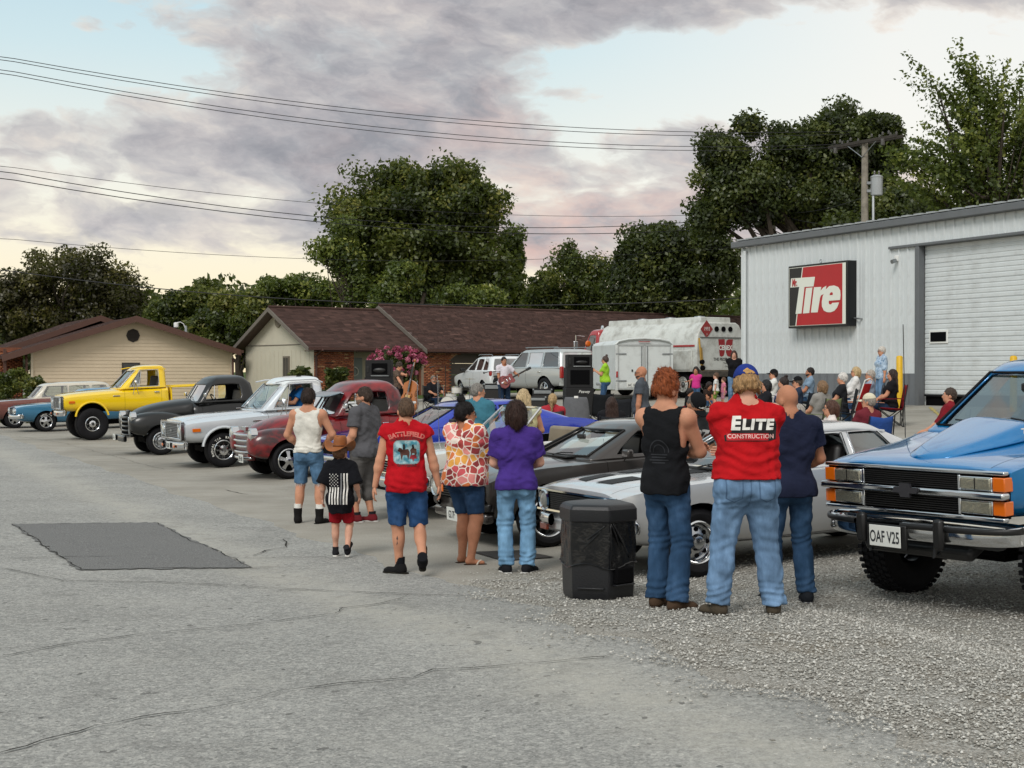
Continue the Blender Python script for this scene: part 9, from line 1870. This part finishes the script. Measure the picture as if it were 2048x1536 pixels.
def cabinet(label, p, w, d, h, kind, rz):
 r = thing('speaker_cabinet', label, 'speaker', p, rz, group='black loudspeaker cabinets'); carpet = mat('speaker_black', '#141416', .8, bump=.3, bscale=120); mb = MB(); mb.box((0, d/2, h/2), (w, d, h)); mb.obj('cabinet', carpet, r, bevel=.015)
 if kind == 'horn': box_part(r, 'horn', (.05, -.005, h*.5), (w*.62, .02, h*.62), M['dark'], .02); mb = MB(); mb.ell((.05, .0, h*.40), (w*.26, .06, h*.16), 14, 8); mb.obj('waveguide', M['black'], r); box_part(r, 'grille_strip', (.06, -.012, h*.08), (w*.7, .02, .025), M['steel'], .005); box_part(r, 'handle_plate', (-w*.40, -.008, h*.45), (.08, .02, .2), M['black'], .01)
 elif kind == 'port': box_part(r, 'opening', (0, -.004, h*.52), (w*.72, .02, h*.70), M['dark'], .03); mb = MB(); mb.grid(lambda a, q: ((a-.5)*w*.7, -.02+.12*q, h*.17+.14*h*math.sin(math.pi*a)*(.3+.7*q)), 8, 3); mb.obj('lower_horn', M['black'], r)
 else: mb = MB(); mb.lathe([(.0, .02), (h*.12, .01), (h*.34, -.01), (h*.38, -.012), (h*.38, .02)], 24, (0, 0, h*.5), 'Y'); mb.obj('cone', M['black'], r); box_part(r, 'front_grille', (0, -.014, h*.5), (w*.9, .012, h*.86), carpet, .01)
 if kind == 'sub': badge(r, 'lettering', 'Peavey', (.12, -.024, h*.86), (1, 0, 0), (0, 0, 1), .12, M['white'], shear=.25)
 return r
def stack(px, top, d, names, dims, rz, kinds):
 g = Gd(px, d); z = 0; tot = Pd(px, top, d).z-g.z; sc = tot/sum(q[2] for q in dims)
 for nm, (w, dd, h), kd in zip(names, dims, kinds): cabinet(nm, (g.x, g.y, g.z+z), w, dd, h*sc, kd, rz); z += h*sc
stack(1160, 709, 44.5, ('bottom black bass cabinet of the stack before the white trailer', 'middle black cabinet of the stack before the white trailer', 'top black horn cabinet of the stack before the white trailer'), ((.84, .7, .95), (.80, .65, .72), (.74, .55, .45)), R(6), ('sub', 'port', 'horn'))
stack(756, 720, 50, ('lower black cabinet beside the pink crape myrtle', 'upper black horn cabinet beside the pink crape myrtle'), ((.92, .7, 1.2), (.86, .6, .52)), R(-4), ('port', 'horn'))
def drums():
 p = Gd(905, 49); r = thing('drum_kit', 'small chrome and white drum kit before the white crossover', 'drum kit', p, R(-30)); ch = M['chrome']; sh = mat('drum_shell', '#d3d1cb', .3, coat=.5)
 def drum(nm, c, rad, ln, ax): mb = MB(); mb.lathe([(0, -ln/2), (rad, -ln/2), (rad, ln/2), (0, ln/2)], 24, c, ax); o = mb.obj(nm, sh, r); mb = MB(); [mb.lathe([(rad+.012, s*ln/2-.02), (rad+.012, s*ln/2+.01), (rad-.01, s*ln/2+.012)], 24, c, ax) for s in (-1, 1)]; mb.obj('hoop', ch, o)
 drum('bass_drum', (0, -.1, .30), .29, .4, 'Y'); drum('snare_drum', (-.35, .45, .62), .18, .15, 'Z'); drum('tom_drum', (.12, .05, .80), .16, .22, 'Z'); drum('floor_tom', (.48, .35, .45), .22, .4, 'Z'); br = mat('brass_cymbal', '#b9974a', .25, 1.)
 for x, y, z in ((-.6, .1, 1.08), (.65, .0, 1.15), (-.7, .55, .92)):
  mb = MB(); mb.lathe([(0, .03), (.03, .02), (.22, 0)], 24, (x, y, z)); cy_ = mb.obj('cymbal', br, r); mb = MB(); mb.tube([(x, y, z), (x, y, .35)], .012, 6)
  for k in range(3): t = k*2.09; mb.tube([(x, y, .4), (x+.25*math.cos(t), y+.25*math.sin(t), 0)], .009, 5)
  mb.obj('stand', ch, cy_)
drums()
def mic(label, px, d, top):
 g = Gd(px, d); z = Pd(px, top, d).z-g.z; r = thing('microphone_stand', label, 'microphone', g); mb = MB(); mb.lathe([(.14, 0), (.14, .02), (.02, .03), (.011, .05), (.011, z), (0, z)], 14); mb.obj('stand', M['black'], r); mb = MB(); mb.tube([(.0, 0, z-.02), (-.35, .0, z-.10+.08)], .008, 5); mb.obj('boom', M['black'], r); mb = MB(); mb.cyl((-.35, 0, z-.02), (-.47, 0, z-.05), .014); mb.ell((-.50, 0, z-.06), .03, 10, 8); mb.obj('microphone', M['black'], r)
mic('tall microphone stand beside the drummer in front of the arched door', 891, 49.5, 731); mic('microphone stand in front of the guitarist', 1000, 46.8, 742)
def amp(label, px, d, w, h, rz=0.):
 r = thing('amplifier', label, 'amplifier', Gd(px, d), rz); box_part(r, 'case', (0, .15, h/2), (w, .3, h), MATS['speaker_black'], .015); box_part(r, 'grille_cloth', (0, -.006, h*.42), (w*.88, .02, h*.7), mat('amp_cloth', '#2d2b29', .9), .01); box_part(r, 'control_panel', (0, -.008, h*.88), (w*.88, .02, h*.12), M['steel'], .005)
 for x in (-.3, .3): box_part(r, 'corner', (x*w/.62*.95, .0, h-.02), (.05, .05, .05), M['steel'], .01)
amp('tall black guitar amplifier to one side of the guitarist', 986, 48.5, .6, .95); amp('low black amplifier behind the blonde woman', 1068, 44.5, .75, .62); amp('small black case stacked beside the low amplifier', 1085, 45.5, .6, .8)
# ================================================================ TRASH CAN
def trash():
 p, H = stand(1196, 1196, 1003); r = thing('trash_can', 'black plastic hexagonal trash can with loose bag skirt beside the silver coupe', 'trash can', p, R(14)); bk = mat('bin_plastic', '#15161a', .42, bump=.25, bscale=90); s = .32; hx = [(s*math.cos(R(60*k+30)), s*math.sin(R(60*k+30))) for k in range(6)]
 def ring(k, z): return [(x*k, y*k, z) for x, y in hx]
 ringloft([ring(.86, 0), ring(.93, .03), ring(.95, .10), ring(.97, H*.46), ring(.97, H*.81)]).obj('bin', bk, r, bevel=.012, ang=30)
 ringloft([ring(1.02, H*.81), ring(1.035, H*.83), ring(1.03, H*.94), ring(.95, H*.985), ring(.80, H), ring(.3, H+.005)]).obj('hood', bk, r, bevel=.014, ang=30)
 bg = mat('bag_plastic', '#0d0e11', .16, bump=1., bscale=11); rr = random.Random(5); rg = []; n = 72
 for j in range(9):
  z = H*(.825-.46*j/8); row = []
  for i in range(n):
   t = i/n*6; k = int(t); f = t-k; a_, b_ = hx[k], hx[(k+1) % 6]; q = (.985+.012*j/8)+.018*math.sin(i*.9+j*.5)*(j/8)+.014*math.sin(i*2.3-j*1.1)+.014*math.exp(-((f-.5+.06*(j-4))/.07)**2); row.append(((a_[0]*(1-f)+b_[0]*f)*q, (a_[1]*(1-f)+b_[1]*f)*q, z+.022*math.sin(i*.35)*(j/8)))
  rg.append(row)
 ringloft(rg, cap=False).obj('bag_skirt', bg, r, ang=180)
 for j, fr in ((0, .99), (8, .995)): mb = MB(); mb.tube([Vector(v)*1.004 for v in rg[j]], .006, 5, True); mb.obj('bag_edge', bg, r)
 for k, f0, f1, za, zb in ((4, .05, .45, .80, .50), (4, .12, .75, .80, .44), (4, .02, .08, .80, .40), (3, .9, .35, .79, .62), (3, .8, .2, .74, .50), (5, .1, .6, .80, .60)):
  pts = []
  for q in np.linspace(0, 1, 9): f = f0+(f1-f0)*q; a_, b_ = Vector(hx[k]), Vector(hx[(k+1) % 6]); c_ = a_.lerp(b_, f)*(1.005+.012*math.sin(q*5)); pts.append((c_.x, c_.y, H*(za+(zb-za)*q)))
  mb = MB(); mb.tube(pts, [.003, .006, .008, .009, .009, .008, .007, .005, .003], 6); mb.obj('bag_crease', bg, r, ang=180)
 m1 = Vector(((hx[4][0]+hx[5][0])/2, (hx[4][1]+hx[5][1])/2, H*.27)); nn = Vector((m1.x, m1.y, 0)).normalized(); ang = math.atan2(nn.y, nn.x)+math.pi/2; box_part(r, 'opening', m1+nn*.0, (.20, .06, .13), M['dark'], .01, Matrix.Rotation(ang, 3, 'Z')); box_part(r, 'ledge', m1+nn*.008+Vector((0, 0, -.075)), (.22, .05, .015), bk, .005, Matrix.Rotation(ang, 3, 'Z'))
 m1 = Vector(((hx[3][0]+hx[4][0])/2, (hx[3][1]+hx[4][1])/2, H*.15)); nn = Vector((m1.x, m1.y, 0)).normalized(); box_part(r, 'rib', m1*.96+nn*.004, (.22, .03, .012), bk, .004, Matrix.Rotation(math.atan2(nn.y, nn.x)+math.pi/2, 3, 'Z'))
trash()
